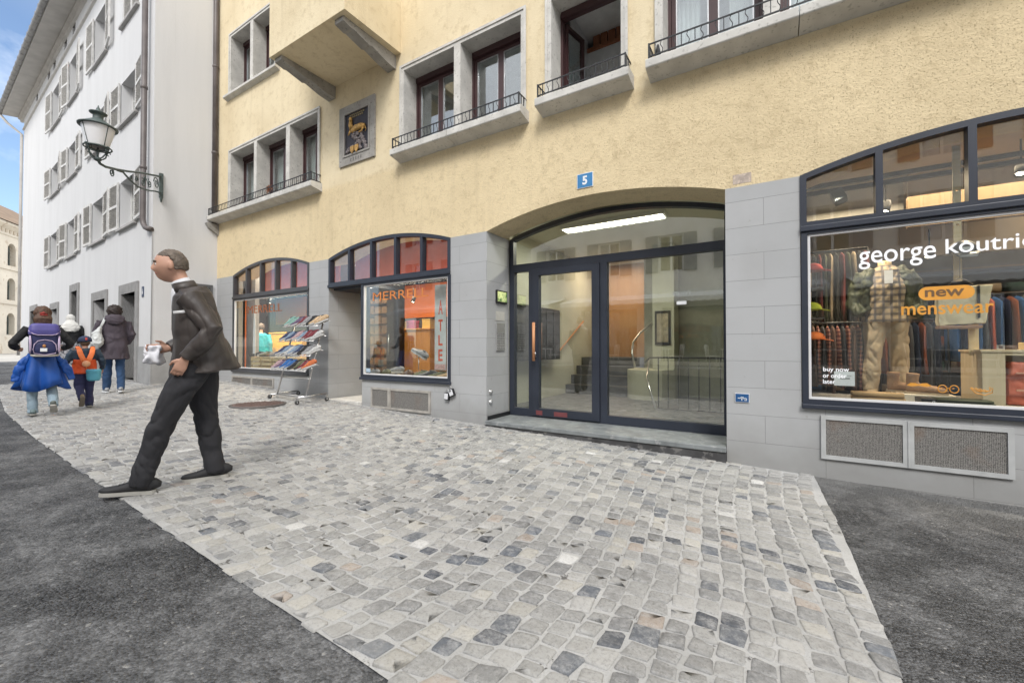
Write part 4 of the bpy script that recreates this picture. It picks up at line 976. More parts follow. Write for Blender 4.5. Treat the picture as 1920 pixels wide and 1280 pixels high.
for ax0, ax1, lb in ((-19.0, -9.2, 'white scalloped awning reflected in the shoe shop windows'), (-8.6, 1.6, 'white scalloped awning reflected in the entrance glazing'), (2.2, 12.0, 'white scalloped awning reflected in the clothes shop window')):
    aw = thing('awning', ((ax0 + ax1) / 2, -9.45, 3.5), lb, 'awning', 'awnings across the street')
    mb = MB(); n_ = int((ax1 - ax0) / .3); vs = []; fs = []
    for k in range(n_ + 1):
        x = ax0 + (ax1 - ax0) * k / n_; vs += [(x, -9.45, 3.62), (x, -7.6, 3.22)]
    fs = [(2 * k, 2 * k + 2, 2 * k + 3, 2 * k + 1) for k in range(n_)]
    mb.add(vs, fs)
    for k in range(n_):
        xa = ax0 + (ax1 - ax0) * k / n_; xb = ax0 + (ax1 - ax0) * (k + 1) / n_
        pts = [(xa, -7.6, 3.22), (xb, -7.6, 3.22)] + [(xb + (xa - xb) * q, -7.6, 3.06 - .05 * math.sin(PI * q)) for q in np.linspace(0, 1, 7)]
        mb.add(pts, [tuple(range(len(pts)))])
    mb.build('canopy', AWN, aw, recalc=False)
    MB().box(ax0, ax1, -9.5, -9.4, 3.6, 3.75).build('cassette', WFR, aw)
TBL = pm('cafe_table_top', (.62, .61, .58), .5, .05)
CHR = pm('cafe_chair_paint', (.58, .57, .54), .5, .1)
def cafe_chair(x, y, rz, label):
    t = thing('cafe_chair', (x, y, .35), label, 'chair', 'cafe chairs on the opposite terrace', rz)
    M = t.matrix_basis.copy()
    MB().box(-.21, .21, -.21, .21, .44, .47).xf(M).build('seat', CHR, t)
    mb = MB().tube([(-.19, .2, .45), (-.2, .25, .88), (0, .27, .92), (.2, .25, .88), (.19, .2, .45)], .012, 6)
    for k in range(4): mb.tube([(-.12 + k * .08, .21, .47), (-.12 + k * .08, .26, .90)], .007, 5)
    mb.xf(M).build('backrest', CHR, t)
    for a, b_ in ((-.18, -.18), (.18, -.18), (-.18, .18), (.18, .18)): MB().tube([(a, b_, .44), (a * 1.15, b_ * 1.15, 0)], .011, 6).xf(M).build('leg', CHR, t)
k = 0
for i, (x, y) in enumerate(((-9.6, -7.6), (-6.9, -7.9), (-4.1, -7.5), (-1.3, -7.9), (1.6, -7.5), (4.4, -7.8))):
    t = thing('cafe_table', (x, y, .35), 'white cafe table %s reflected in the ground floor glass' % ('furthest left', 'second from the left', 'third from the left', 'third from the right', 'second from the right', 'furthest right')[i], 'table', 'cafe tables on the opposite terrace')
    MB().box(x - .45, x + .45, y - .35, y + .35, 1.06, 1.09).build('table_top', TBL, t)
    for a in (-.38, .38):
        for b_ in (-.28, .28): MB().tube([(x + a, y + b_, 1.06), (x + a, y + b_, .35)], .014, 6).build('leg', CHR, t)
    for s_ in (-1, 1):
        cafe_chair(x + s_ * .75, y + .05, -s_ * PI / 2 + .2, 'white slatted cafe chair %s of the cafe table %s, seen reflected' % ('left' if s_ < 0 else 'right', ('furthest left', 'second from left', 'third from left', 'third from right', 'second from right', 'furthest right')[i]))

# ================================================================ LOBBY BEHIND THE ENTRANCE GLAZING
PALEG = pm('lobby_paint', (.50, .50, .40), .8, .06, 2, .1, 60)
ORW = wood('orange_veneer', (.38, .20, .09), (.46, .26, .12), .6)
MB().box(-3.90, -3.82, 5.42, 10.2, 0, 3.4).build('lobby_side_wall', PALEG, yb)
MB().box(-.05, .0, 5.42, 10.2, 0, 3.4).build('lobby_side_wall', PALEG, yb)
MB().box(-3.9, 0, FY + .45, 10.4, 3.15, 3.25).build('lobby_ceiling', pm('lobby_ceiling_paint', (.66, .66, .58), .8, .03), yb)
MB().box(-3.9, 0, EY + .02, 10.4, .05, .165).build('lobby_floor', DSTONE, yb)
MB().box(-3.9, 0, EY + .0901, EY + .30, 3.0, 3.3).build('lobby_lintel', PALEG, yb)
MB().box(-3.9, -3.33, EY + .02, EY + .10, 0, 3.3).build('lobby_return', PALEG, yb)
MB().box(-3.82, -2.3, 10.1, 10.2, .1, 3.2).build('veneer_wall', ORW, yb)
MB().box(-2.3, .0, 9.0, 9.1, .1, 3.2).build('lobby_back_wall', pm('lobby_grey_green', (.24, .25, .20), .7, .08), yb)
# rounded parapet column to the right of the stair
pts = [(-2.46, 8.35)] + [(-2.05 + .42 * math.cos(a), 8.42 + .42 * math.sin(a)) for a in np.linspace(PI * 1.05, PI * 1.75, 12)] + [(-1.6, 8.5), (-1.6, 9.0), (-2.46, 9.0)]
MB().slab(pts, [], .165, .72, to3=lambda p, q, d: (p, q, d)).build('rounded_parapet', PALEG, yb)
MB().box(-2.0, -1.6, 8.45, 8.9, .72, 3.15).build('lobby_pillar', PALEG, yb)
for i in range(4): MB().box(-3.82, -2.47, 8.38 + i * .3, 10.1, .165 + i * .19 + (.001 if i else 0), .165 + (i + 1) * .19).build('stair_step', DSTONE, yb, bevel=.004)
t = MB().tube([(-3.78, 6.9, .98), (-3.74, 7.8, 1.02), (-3.74, 9.2, 1.75)], .018, 8)
t.build('stair_handrail', wood('handrail_wood', (.45, .20, .09), (.55, .27, .13)), yb)
MB().tube([(-2.30, 8.3, .75), (-2.36, 8.3, 1.05), (-2.38, 8.45, 1.25), (-2.30, 8.7, 1.45), (-2.1, 9.0, 1.68)], .02, 8).build('stair_handrail', STEEL, yb)
MB().tube([(-1.60, 6.95, .17), (-1.85, 7.4, .62), (-2.0, 8.2, .95)], .018, 8).build('stair_handrail', STEEL, yb)
rl = MB().tube([(-1.80, 7.08, .90), (-1.70, 6.98, .98), (-1.55, 6.92, .99), (-.06, 6.92, .99)], .013, 8).tube([(-1.55, 6.92, .19), (-.06, 6.92, .19)], .010, 6)
for k in range(11): rl.tube([(-1.55 + k * .148, 6.92, .19), (-1.55 + k * .148, 6.92, .99)], .011 if k == 0 else .0075, 6)
rl.build('stair_railing', IRON, yb)
t = thing('mailbox_cabinet', (-3.8, 7.0, .95), 'black letterbox cabinet on the left lobby wall behind the door glass', 'mailboxes')
MB().box(-3.82, -3.58, 6.1, 7.6, .92, 1.88).build('cabinet_body', BLACK, t, bevel=.004)
mm = MB()
for i in range(5):
    for j in range(4): mm.box(-3.582, -3.575, 6.14 + i * .29, 6.40 + i * .29, .95 + j * .23, 1.15 + j * .23)
mm.build('letterbox_door', pm('dark_letterbox', (.03, .03, .033), .3), t)
t = thing('wall_cabinet', (-1.95, 8.4, 1.0), 'dark framed notice board on the pale lobby pillar', 'notice board')
MB().box(-1.95, -1.66, 8.42, 8.448, 1.20, 1.85).build('board_frame', BLACK, t)
MB().box(-1.91, -1.70, 8.415, 8.42, 1.25, 1.80).build('notice', pm('faded_notice', (.35, .30, .22), .7, .3, 12), t)
t = thing('door_notice', (-1.1, EY, 1.6), 'small white paper label stuck on the large entrance pane', 'notice')
MB().box(-.98, -.87, EY + .034, EY + .0385, 1.66, 1.70).build('paper', WEN, t)
mbx = text_mb('roots', .20, .055, .012, .0008).xf(Matrix.Translation((-.93, EY + .047, 1.80)) @ Matrix.Scale(-1, 4, (1, 0, 0)))
tag(mbx.build('glass_lettering', pm('etched_letter', (.35, .36, .33), .6)), 'faint mirrored grey word high on the right of the large entrance pane', 'lettering')
t = thing('lobby_ceiling_light', (-2.1, 6.4, 3.1), 'long glowing fluorescent ceiling light behind the arched entrance pane', 'ceiling light')
MB().box(-2.98, -1.32, 6.32, 6.58, 3.085, 3.149).build('housing', WLINE, t, bevel=.006)
MB().box(-2.94, -1.36, 6.34, 6.56, 3.074, 3.0845).build('diffuser', emis('fluorescent_diffuser', (1, .97, .78), 5.), t)
def area(name, loc, size, power, col, rot=(0, 0, 0)):
    l = bpy.data.lights.new(name, 'AREA'); l.energy = power; l.color = col; l.shape = 'RECTANGLE'; l.size, l.size_y = size
    o = bpy.data.objects.new(name, l); COL.objects.link(o); o.location = loc; o.rotation_euler = rot; return o
area('lobby_light', (-2.15, 6.45, 3.06), (1.5, .2), 34, (1, .95, .75))
area('stair_light', (-3.0, 9.2, 3.1), (.8, .5), 18, (1, .75, .5))
# ================================================================ SHOE SHOP (left)
ORNG = pm('shop_orange', (.66, .17, .035), .7, .08, 2, .05, 40)
SWHT = pm('shop_white_wall', (.60, .58, .55), .8, .05)
SFL = wood('shop_wood_floor', (.20, .12, .07), (.30, .19, .11), .5, 'Y')
SBR = pm('shop_deep_brown', (.055, .035, .03), .8, .3, 4)
MB().box(-17, -3.9, 9.0, 9.1, .1, 3.2).box(-17, -16.9, FY + .55, 9.0, .1, 3.2).box(-17, -10.9, FY + .55, FY + .6, .1, 3.2).build('shop_back_wall', SBR, yb)
MB().box(-16, -5.5, 8.9, 8.99, 2.0, 2.95).build('orange_band', ORNG, yb)
MB().box(at(430, 600, 6.9)[0], at(459, 600, 6.9)[0], 6.9, 6.95, .2, 3.1).build('orange_panel', ORNG, yb)
MB().box(-4.0, -3.9001, FY + .1201, 9.0, .1, 3.2).build('shop_side_wall', pm('shop_brown_wall', (.12, .075, .055), .8, .15), yb)
MB().box(-17, -3.9, FY + .45, 9.1, 3.2, 3.3).build('shop_ceiling', pm('shop_dark_ceiling', (.16, .14, .13), .8), yb)
MB().box(-17, -3.9, FY + .55, 9.1, .02, .2).build('shop_floor', SFL, yb)
FAS = pm('red_fascia_board', (.62, .10, .05), .6, .1)
MB().box(-10.2, -7.3, 5.3, 5.34, 2.3, 3.1).build('fascia_board', FAS, yb)
MB().box(-6.8, -3.92, 5.3, 5.34, 2.36, 3.1).build('fascia_board', FAS, yb)
DPL = wood('display_pale_wood', (.50, .38, .20), (.60, .47, .27), .8, 'X')
MB().box(-10.3, -7.3, FY + .56, 5.75, .56, .665).box(-10.3, -7.3, 5.70, 5.75, .2, .56).build('display_platform', DPL, yb)
MB().box(-5.79, -4.02, FY + .10, 5.75, .56, .665).box(-5.79, -4.02, 5.70, 5.75, .2, .56).build('display_platform', DPL, yb)
MB().box(-10.12, -7.42, FY + .10, FY + .5599, .60, .665).build('display_platform', DPL, yb)
def ctr(name, x0, x1, y0, y1, z1, m, label, cat):
    t = thing(name, ((x0 + x1) / 2, (y0 + y1) / 2, .2), label, cat)
    MB().box(x0, x1, y0, y1, .2, z1).build('body', m, t, bevel=.01); MB().box(x0 - .02, x1 + .02, y0 - .02, y1 + .02, z1 + .001, z1 + .035).build('top', m, t, bevel=.005)
    return t
p = at(505, 690, 6.6); q = at(562, 690, 6.6)
ctr('sales_counter', -13.2 if False else at(505, 650, 6.6)[0], at(566, 650, 6.6)[0], 6.6, 7.2, 1.53, wood('golden_osb', (.70, .36, .05), (.85, .50, .10), 1.2, 'X'), 'golden wood sales counter behind the far left shoe shop window', 'counter')
ctr('sales_counter', at(750, 650, 6.3)[0], at(806, 650, 6.3)[0], 6.3, 6.9, 1.50, wood('orange_osb', (.48, .20, .04), (.62, .29, .07), 1.2, 'Z'), 'brown orange wood sales counter behind the shoe shop window beside the recess', 'counter')
# shelf wall, pillar, banner
x0 = at(690, 600, 6.8)[0]; x1 = at(722, 600, 6.8)[0]
t = thing('wall_shelf', (x0, 6.9, .2), 'brown wall shelf stacked with shoe boxes left in the shoe shop window beside the recess', 'shelf')
mb = MB()
for k in range(9): mb.box(x0 - .3, x1, 6.8, 7.15, .5 + k * .24, .52 + k * .24)
mb.box(x0 - .3, x1, 7.15, 7.18, .2, 2.6); mb.build('shelf_board', wood('shelf_wood', (.22, .12, .06), (.30, .17, .09)), t)
mb = MB()
for k in range(8):
    for j in range(4):
        xx = x0 - .28 + j * .24; mb.box(xx, xx + .2, 6.83, 7.12, .521 + k * .24, .521 + k * .24 + random.uniform(.12, .2))
mb.build('shoe_boxes', pm('shoe_box_card', (.38, .24, .13), .7, .4, 3), t)['kind'] = 'stuff'
bx0, bx1 = at(725, 600, 6.0)[0], at(738, 600, 6.0)[0]
MB().box(bx0, bx1, 6.0, 6.3, .2, 3.2).build('pillar', BLACK, yb)
wx0, wx1 = at(462, 600, 5.5)[0], at(478, 600, 5.5)[0]
MB().box(wx0, wx1, 5.5, 5.6, .665, 2.9).build('pillar', pm('pillar_grey', (.42, .43, .45), .7), yb)
t = thing('curved_flag', (-9.35, 5.0, .67), 'narrow white sail-shaped flag in the far left shoe shop window', 'flag')
fx = at(476, 640, 5.0)[0]
MB().slab([(fx - .05, .70), (fx + .05, .70), (fx + .06, 1.2), (fx + .05, 1.7), (fx + .01, 2.02), (fx - .02, 2.05), (fx - .03, 1.6)], [], 5.0, 5.006).build('cloth', WEN, t)
t = thing('vertical_banner', (-4.4, 4.98, .8), 'tall white banner with red vertical letters at the right of the recess shop window', 'banner')
bn = at(826, 640, 4.98)[0] + 4.17
MB().box(-4.29 + bn, -4.06 + bn, 4.98, 4.988, .80, 2.12).build('cloth', pm('banner_cloth', (.62, .64, .64), .8, .18, 5), t)
REDL = pm('red_lettering', (.72, .09, .03), .5)
for ch, z_, h_ in (('A', 1.77, .22), ('T', 1.49, .18), ('L', 1.26, .16), ('E', 1.03, .18)):
    text_mb(ch, .085, h_, .02).xf(Matrix.Translation((-4.17 + bn, 4.9795, z_))).build('letter', REDL, t)
MB().box(-4.28 + bn, -4.07 + bn, 4.975, 4.979, .81, .89).build('footer_print', pm('pink_print', (.62, .40, .38), .7, .3, 30), t)
# awning-like lamp shade and ceiling spots
SPOTE = emis('spot_glow', (1, .86, .62), 14)
def spot(x, y, z, label, grp, tx=0, ty=-.35):
    t = thing('ceiling_spotlight', (x, y, z), label, 'spotlight', grp)
    M = Matrix.Translation((x, y, z)) @ Matrix.Rotation(ty, 4, 'X') @ Matrix.Rotation(tx, 4, 'Y')
    MB().lathe((0, 0, 0), [(0, .10), (.035, .10), (.045, .06), (.045, -.05), (.038, -.05), (.036, -.03), (0, -.03)], 16).xf(M).build('lamp_head', BLACK, t)
    MB().lathe((0, 0, 0), [(0, -.034), (.036, -.034)], 16).xf(M).build('lamp_glass', SPOTE, t, recalc=False)
    MB().tube([(x, y, z + .06), (x, y, z + .3)], .008, 6).build('stem', BLACK, t)
spot(at(507, 566, 6.6)[0], 6.6, at(507, 566, 6.6)[2], 'left ceiling spot glowing in the far left shoe shop window', 'shoe shop ceiling spots')
spot(at(500, 590, 7.6)[0], 7.6, at(500, 590, 7.6)[2], 'right ceiling spot glowing in the far left shoe shop window', 'shoe shop ceiling spots')
spot(at(775, 563, 7.2)[0], 7.2, at(775, 563, 7.2)[2], 'ceiling spot glowing above the orange wall in the recess shop window', 'shoe shop ceiling spots')
area('shoe_shop_light', (-11.6, 6.2, 3.1), (2.4, 1.2), 100, (1, .82, .6))
area('shoe_shop_light', (-7.4, 6.9, 3.1), (2.4, 1.2), 90, (1, .82, .6))
area('window_light', (-8.7, 5.2, 2.25), (2.4, .25), 14, (1, .88, .7)); area('window_light', (-4.9, 5.2, 2.25), (1.6, .25), 14, (1, .88, .7))
# window lettering
area('fascia_fill', (-8.75, 5.02, 2.32), (2.6, .12), 1.6, (1, .85, .65), (math.radians(150), 0, 0)); area('fascia_fill', (-5.35, 5.02, 2.32), (2.6, .12), 1.6, (1, .85, .65), (math.radians(150), 0, 0))  # unseen fill lights added to brighten the fascia boards
ORL = pm('orange_lettering', (.80, .24, .05), .5)
t = tag(text_mb('MERRELL', 1.22, .135, .0, .001).xf(Matrix.Translation((-5.02, FY + .014, 1.985))).build('window_lettering', pm('orange_letter_film', (.62, .22, .06), .5)), 'orange capital lettering across the top of the recess shop window', 'lettering', 'shoe shop window lettering')
t = tag(text_mb('MERRELL', 1.30, .16, .0, .001).xf(Matrix.Translation((-8.95, FY + .014, 1.95))).build('window_lettering', pm('dull_orange_film', (.34, .12, .05), .6)), 'dull orange capital lettering across the top of the far left shop window', 'lettering', 'shoe shop window lettering')
t = thing('window_sticker', (-5.74, FY, .75), 'small pale blue sticker in the lower left corner of the recess shop window', 'sticker')
MB().box(-5.78, -5.68, FY + .009, FY + .0135, .74, .80).build('sticker_sheet', pm('pale_blue_sticker', (.45, .58, .70), .5), t)
# ---- shoes
SOLE = pm('white_rubber', (.46, .46, .45), .6, .08, 20)
def shoe_parts(L_=.29):
    up = MB(); so_ = MB()
    pr = [(0, .018, .02, .060), (.02, .028, .030, .088), (.06, .036, .035, .100), (.16, .038, .038, .108), (.28, .038, .040, .106), (.40, .038, .036, .094), (.55, .042, .028, .076), (.70, .046, .022, .062), (.84, .045, .016, .054), (.93, .040, .016, .050), (.98, .030, .012, .044), (1.0, .016, .010, .034)]
    path = [(0, -L_ / 2 + L_ * a, c_) for a, w_, h_, c_ in pr]
    up.loft([(0, y, .012 + (c - .012) * .5) for (_, y, c) in path], [(w_, (c_ - .012) * .5) for a, w_, h_, c_ in pr], side=(1, 0, 0), seg=14, power=2.6)
    up.loft([(0, -L_ * .27, .098), (0, -L_ * .275, .1075)], [(.030, .050), (.029, .047)], side=(1, 0, 0), seg=12, m=2)
    for k in range(4): up.box(-.016, .016, -.012 + k * .022, -.004 + k * .022, .095 - k * .0095, .101 - k * .0095, m=1)
    out = [(math.copysign(1, s) * w_, y) for s in (1,) for (a, w_, h_, c_), (_, y, _) in zip(pr, path)]
    pts = [(w_ * 1.08, y) for (a, w_, h_, c_), (_, y, _) in zip(pr, path)] + [(-w_ * 1.02, y) for (a, w_, h_, c_), (_, y, _) in reversed(list(zip(pr, path)))]
    so_.slab(pts, [], 0, .024, to3=lambda p, q, d: (p, q, d))
    return up, so_
SHC = {'blue': (.03, .12, .34), 'pale blue': (.20, .27, .36), 'navy': (.03, .045, .10), 'wine red': (.17, .03, .04), 'pink grey': (.40, .27, .28), 'black': (.02, .02, .022), 'mint green': (.20, .36, .31), 'sand': (.50, .36, .22), 'olive': (.13, .13, .07), 'grey': (.26, .26, .27), 'orange': (.50, .14, .05), 'white': (.48, .48, .47), 'purple': (.12, .08, .14), 'brown': (.15, .08, .045)}
PROTO = {}
def shoe(col, M, label, grp):
    if col not in PROTO:
        root = thing('shoe', (0, 0, 0), label, 'shoe', grp); up, so_ = shoe_parts()
        up.build('shoe_upper', [pm('shoe_' + col.replace(' ', '_'), SHC[col], .7, .25, 25, .3, 120), pm('shoe_lace', (.45, .45, .44), .8), BLACK], root); so_.build('shoe_sole', SOLE if col not in ('brown', 'black', 'olive') else pm('dark_rubber', (.06, .055, .05), .7), root, bevel=.004)
        PROTO[col] = root; r = root
    else: r = copy_tree(PROTO[col])
    r.matrix_basis = M; r['label'] = label; r['group'] = grp
    return r
ORD = ['first', 'second', 'third', 'fourth', 'fifth', 'sixth', 'seventh', 'eighth', 'ninth', 'tenth', 'eleventh', 'twelfth']
# ---- shoe rack on castors
rk = thing('shoe_rack', (-7.0, 4.36, .24), 'wheeled steel shoe rack with four leaning shelves outside the shoe shop', 'rack')
rg = lambda x, y: float(gz(x, y))
xl, xr = -7.50, -6.62; zb = .32
fr = MB().tube([(xl, 4.08, zb), (xl, 4.60, zb + .03)], .014).tube([(xr, 4.04, zb), (xr, 4.58, zb + .03)], .014).tube([(xl, 4.20, zb + .005), (xr, 4.20, zb + .005)], .013)
for x in (xl + .02, xr - .02): fr.tube([(x, 4.20, zb), (x, 4.52, 1.60)], .014)
fr.tube([(xl, 4.50, 1.58), (xr, 4.50, 1.58)], .012).tube([(xl, 4.28, .62), (xr, 4.28, .62)], .009)
fr.build('frame', STEEL, rk)
for x, y in ((xl, 4.08), (xl, 4.60), (xr, 4.04), (xr, 4.58)):
    z0 = rg(x, y) + .012
    MB().loft([(x - .012, y, z0 + .036), (x + .012, y, z0 + .036)], .036, seg=18, side=(0, 1, 0)).build('caster_wheel', pm('castor_rubber', (.05, .05, .05), .6), rk, bevel=.004)
    MB().box(x - .018, x + .018, y - .014, y + .014, z0 + .06, zb + .01).tube([(x - .02, y, z0 + .036), (x + .02, y, z0 + .036)], .009).build('caster_fork', STEEL, rk)
tiers = [(.80, 4.24), (1.05, 4.32), (1.30, 4.38), (1.56, 4.46)]
tc_ = [['pink grey', 'purple', 'blue', 'blue', 'black', 'olive', 'wine red', 'orange', 'blue'],
       ['navy', 'pale blue', 'white', 'pale blue', 'navy', 'black', 'grey', 'white', 'navy'],
       ['navy', 'pale blue', 'navy', 'pink grey', 'pale blue', 'wine red', 'wine red', 'white', 'grey'],
       ['mint green', 'mint green', 'purple', 'wine red', 'grey', 'black', 'sand', 'sand', 'black']]
for ti, (z, y) in enumerate(tiers):
    sh = MB()
    for dy in (-.12, .0, .12): sh.tube([(xl - .06, y + dy, z + dy * .4), (xr + .10, y + dy, z + dy * .4)], .007, 6)
    for k in range(12): sh.tube([(xl - .04 + k * .085, y - .13, z - .052), (xl - .04 + k * .085, y + .13, z + .052)], .0035, 5)
    sh.build('rack_shelf', STEEL, rk)
    for j, cn in enumerate(tc_[ti]):
        if j > 7: continue
        x = xl + .0 + j * .132
        M = Matrix.Translation((x, y - .01, z + .010)) @ Matrix.Rotation(2.15 + random.uniform(-.38, .30), 4, 'Z') @ Matrix.Rotation(-.36, 4, 'X') @ Matrix.Diagonal((random.uniform(.72, .84), random.uniform(.86, 1.0), random.uniform(.9, 1.1), 1))
        shoe(cn, M, '%s sports shoe, %s from the left on the %s shelf of the rack' % (cn, ORD[j], ['bottom', 'second lowest', 'third lowest', 'top'][ti]), 'shoes on the wheeled rack')
# shoes on display behind the glass
for j, cn in enumerate(['black', 'grey', 'olive', 'brown', 'black', 'sand', 'grey', 'olive']):
    x = at(486 + j * 9, 690, 5.1)[0]; M = Matrix.Translation((x, 5.05 + .05 * (j % 2), .95)) @ Matrix.Rotation(2.2 + random.uniform(-.3, .3), 4, 'Z')
    shoe(cn, M, '%s walking shoe, %s from the left in the far left window display' % (cn, ORD[j]), 'shoes in the left window display')
for j in range(4):
    x = at(492 + j * 21, 690, 5.05)[0]; t = thing('wooden_crate', (x, 5.05, .666), 'pale slatted wooden crate, %s from the left in the far left shop window' % ORD[j], 'crate', 'crates in the shoe shop window')
    mb = MB()
    for k in range(3): mb.box(x - .19, x + .19, 4.90, 4.912, .675 + k * .09, .74 + k * .09).box(x - .19, x + .19, 5.19, 5.202, .675 + k * .09, .74 + k * .09)
    for s_ in (-1, 1):
        for k in range(3): mb.box(x + s_ * .19 - .006, x + s_ * .19 + .006, 4.912, 5.19, .675 + k * .09, .74 + k * .09)
        for yy in (4.915, 5.17): mb.box(x + s_ * .178 - .01, x + s_ * .178 + .01, yy, yy + .018, .67, .93)
    mb.box(x - .19, x + .19, 4.91, 5.19, .667, .675).build('slats', DPL, t)
    MB().box(x - .2, x + .2, 4.905, 5.195, .931, .945).build('lid', DPL, t)
for j, (px, cn, zz) in enumerate(((705, 'grey', .67), (722, 'olive', .67), (735, 'grey', .72), (768, 'brown', .67), (785, 'olive', .67), (796, 'grey', .67), (806, 'black', .67), (820, 'olive', .67), (832, 'sand', .67))):
    x = at(px, 690, 5.0)[0]; M = Matrix.Translation((x, 5.0 + .06 * ((j * 7) % 3 - 1), zz)) @ Matrix.Rotation(1.9 + random.uniform(-.6, .6), 4, 'Z') @ Matrix.Scale(1.05, 4)
    shoe(cn, M, '%s hiking shoe, %s from the left in the recess shop window display' % (cn, ORD[j]), 'shoes in the recess window display')
t = thing('display_stand', (at(785, 670, 5.1)[0], 5.1, .666), 'thin stand holding a tilted grey shoe in the middle of the recess shop window', 'stand')
sx_ = at(785, 670, 5.1)[0]
MB().lathe((sx_, 5.1, .666), [(0, .012), (.07, .012), (.07, 0)], 20).tube([(sx_, 5.1, .67), (sx_, 5.1, 1.0)], .006, 6).box(sx_ - .04, sx_ + .04, 5.06, 5.14, .99, 1.0).build('stand_body', STEEL, t)
shoe('grey', Matrix.Translation((sx_, 5.1, 1.02)) @ Matrix.Rotation(1.7, 4, 'Z') @ Matrix.Rotation(.5, 4, 'X') @ Matrix.Scale(1.1, 4), 'grey hiking shoe tilted on the thin stand in the recess shop window', 'shoes in the recess window display')
for j, (px, zc) in enumerate(((758, 1.45), (772, 1.45), (802, 1.45))):
    x = at(px, 600, 6.5)[0]; t = thing('counter_box', (x, 6.5, 1.536), '%s on the orange counter in the recess shop window' % ('yellow leaflet box', 'magenta shoe box', 'small yellow carton')[j], 'box')
    MB().box(x - .11, x + .11, 6.45, 6.6, 1.536, 1.536 + (.16, .18, .20)[j]).build('box_body', pm('card_%d' % j, ((.75, .55, .12), (.35, .06, .22), (.70, .52, .15))[j], .6), t, bevel=.006)
    MB().box(x - .112, x + .112, 6.448, 6.602, 1.50 + (.16, .18, .20)[j], 1.50 + (.16, .18, .20)[j] + .038).build('lid', pm('card_lid_%d' % j, ((.65, .45, .1), (.5, .1, .3), (.6, .4, .1))[j], .6), t)

# ================================================================ CLOTHES SHOP (right)
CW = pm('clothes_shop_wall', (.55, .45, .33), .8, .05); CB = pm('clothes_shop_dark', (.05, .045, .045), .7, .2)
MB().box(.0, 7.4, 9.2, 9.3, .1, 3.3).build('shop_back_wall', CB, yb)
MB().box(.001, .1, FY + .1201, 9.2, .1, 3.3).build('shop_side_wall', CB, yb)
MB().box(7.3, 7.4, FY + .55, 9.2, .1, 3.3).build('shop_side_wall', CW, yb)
MB().box(0, 7.4, FY + .45, 9.3, 3.2, 3.3).build('shop_ceiling', pm('warm_ceiling', (.62, .52, .40), .8, .05), yb)
MB().box(0, 7.4, FY + .55, 9.3, .02, .12).build('shop_floor', SFL, yb)
MB().box(.1, 5.0, 7.6, 7.7, 2.35, 3.2).build('bulkhead', CW, yb)
MB().box(.1, 1.35, 6.8, 6.9, 2.62, 3.2).build('bulkhead', pm('pale_bulkhead', (.50, .50, .48), .8), yb)
MB().box(1.35, 2.4, 6.6, 6.7, 2.55, 3.2).build('bulkhead', wood('oak_panel', (.34, .23, .13), (.42, .29, .17)), yb)
MB().box(.22, 3.1, FY + .08, 6.1, .55, .655).box(.22, 3.1, 6.05, 6.1, .12, .55).build('display_platform', pm('display_grey', (.20, .18, .16), .6, .2, 6), yb)
t = thing('lighting_track', (1.6, 6.0, 3.0), 'black lighting track running behind the arched panes of the clothes shop', 'lighting track')
MB().box(.15, 4.5, 5.98, 6.02, 2.98, 3.03).build('track', BLACK, t)
MB().box(.15, 4.5, 5.60, 5.64, 2.80, 2.84).build('track', BLACK, t)
t = thing('square_spotlight', (.55, 5.62, 2.62), 'grey square floodlight hanging in the leftmost arched pane of the clothes shop', 'spotlight')
sp = at(1572, 370, 5.62)
M = Matrix.Translation((sp[0], 5.60, sp[2])) @ Matrix.Rotation(-.35, 4, 'Y') @ Matrix.Rotation(-.4, 4, 'X')
MB().box(-.055, .055, -.05, .05, -.07, .07).xf(M).build('lamp_head', pm('spot_grey', (.11, .14, .16), .5), t, bevel=.006)
MB().tube([(sp[0], 5.60, sp[2] + .05), (sp[0], 5.61, 2.81)], .010, 6).build('stem', BLACK, t)
CG = 'clothes shop ceiling spots'
spot(at(1742, 437, 6.9)[0], 6.9, 2.26, 'small twin spot glowing above the shop name in the clothes shop', CG, .2)
spot(at(1660, 385, 6.4)[0], 6.4, 2.75, 'ceiling spot glowing at the foot of the second arched pane', CG, .2)
spot(at(1915, 330, 6.0)[0], 6.0, 2.85, 'ceiling spot glowing at the right picture edge of the clothes shop', CG, .2)
area('clothes_shop_light', (1.6, 6.3, 2.9), (2.4, .8), 26, (1, .78, .52)); area('clothes_shop_light', (3.6, 7.8, 3.0), (2, 1.5), 18, (1, .78, .52))
def spotl(loc, tgt, p_, ang=50):
    l = bpy.data.lights.new('shop_spot_and_fill', 'SPOT'); l.energy = p_; l.spot_size = math.radians(ang); l.spot_blend = .5; l.color = (1, .82, .6); l.shadow_soft_size = .03
    o = bpy.data.objects.new('shop_spot_and_fill', l); COL.objects.link(o); o.location = loc; o.rotation_euler = (Vector(tgt) - Vector(loc)).to_track_quat('-Z', 'Y').to_euler()
spotl((.5, 5.36, 2.86), (1.0, 5.8, 1.2), 95, 60); spotl((1.7, 5.34, 2.86), (1.3, 5.1, 1.2), 55, 50); spotl((2.3, 5.34, 2.86), (1.85, 5.2, .9), 80); spotl((.9, 6.0, 2.9), (.5, 6.2, 1.2), 30)
cg_ = at(535, 650, 6.6)
spotl((float(cg_[0]) + .2, 5.6, 3.0), (float(cg_[0]), 6.6, 1.1), 160, 60); spotl((-6.4, 5.75, 3.0), (float(at(778, 650, 6.3)[0]), 6.3, 1.1), 90, 55); spotl((-8.7, 5.36, 2.9), (-8.9, 5.1, .9), 50, 70); spotl((-4.9, 5.36, 2.9), (-4.9, 5.05, .8), 50, 80)  # first spot is added to brighten the golden counter, no fixture there
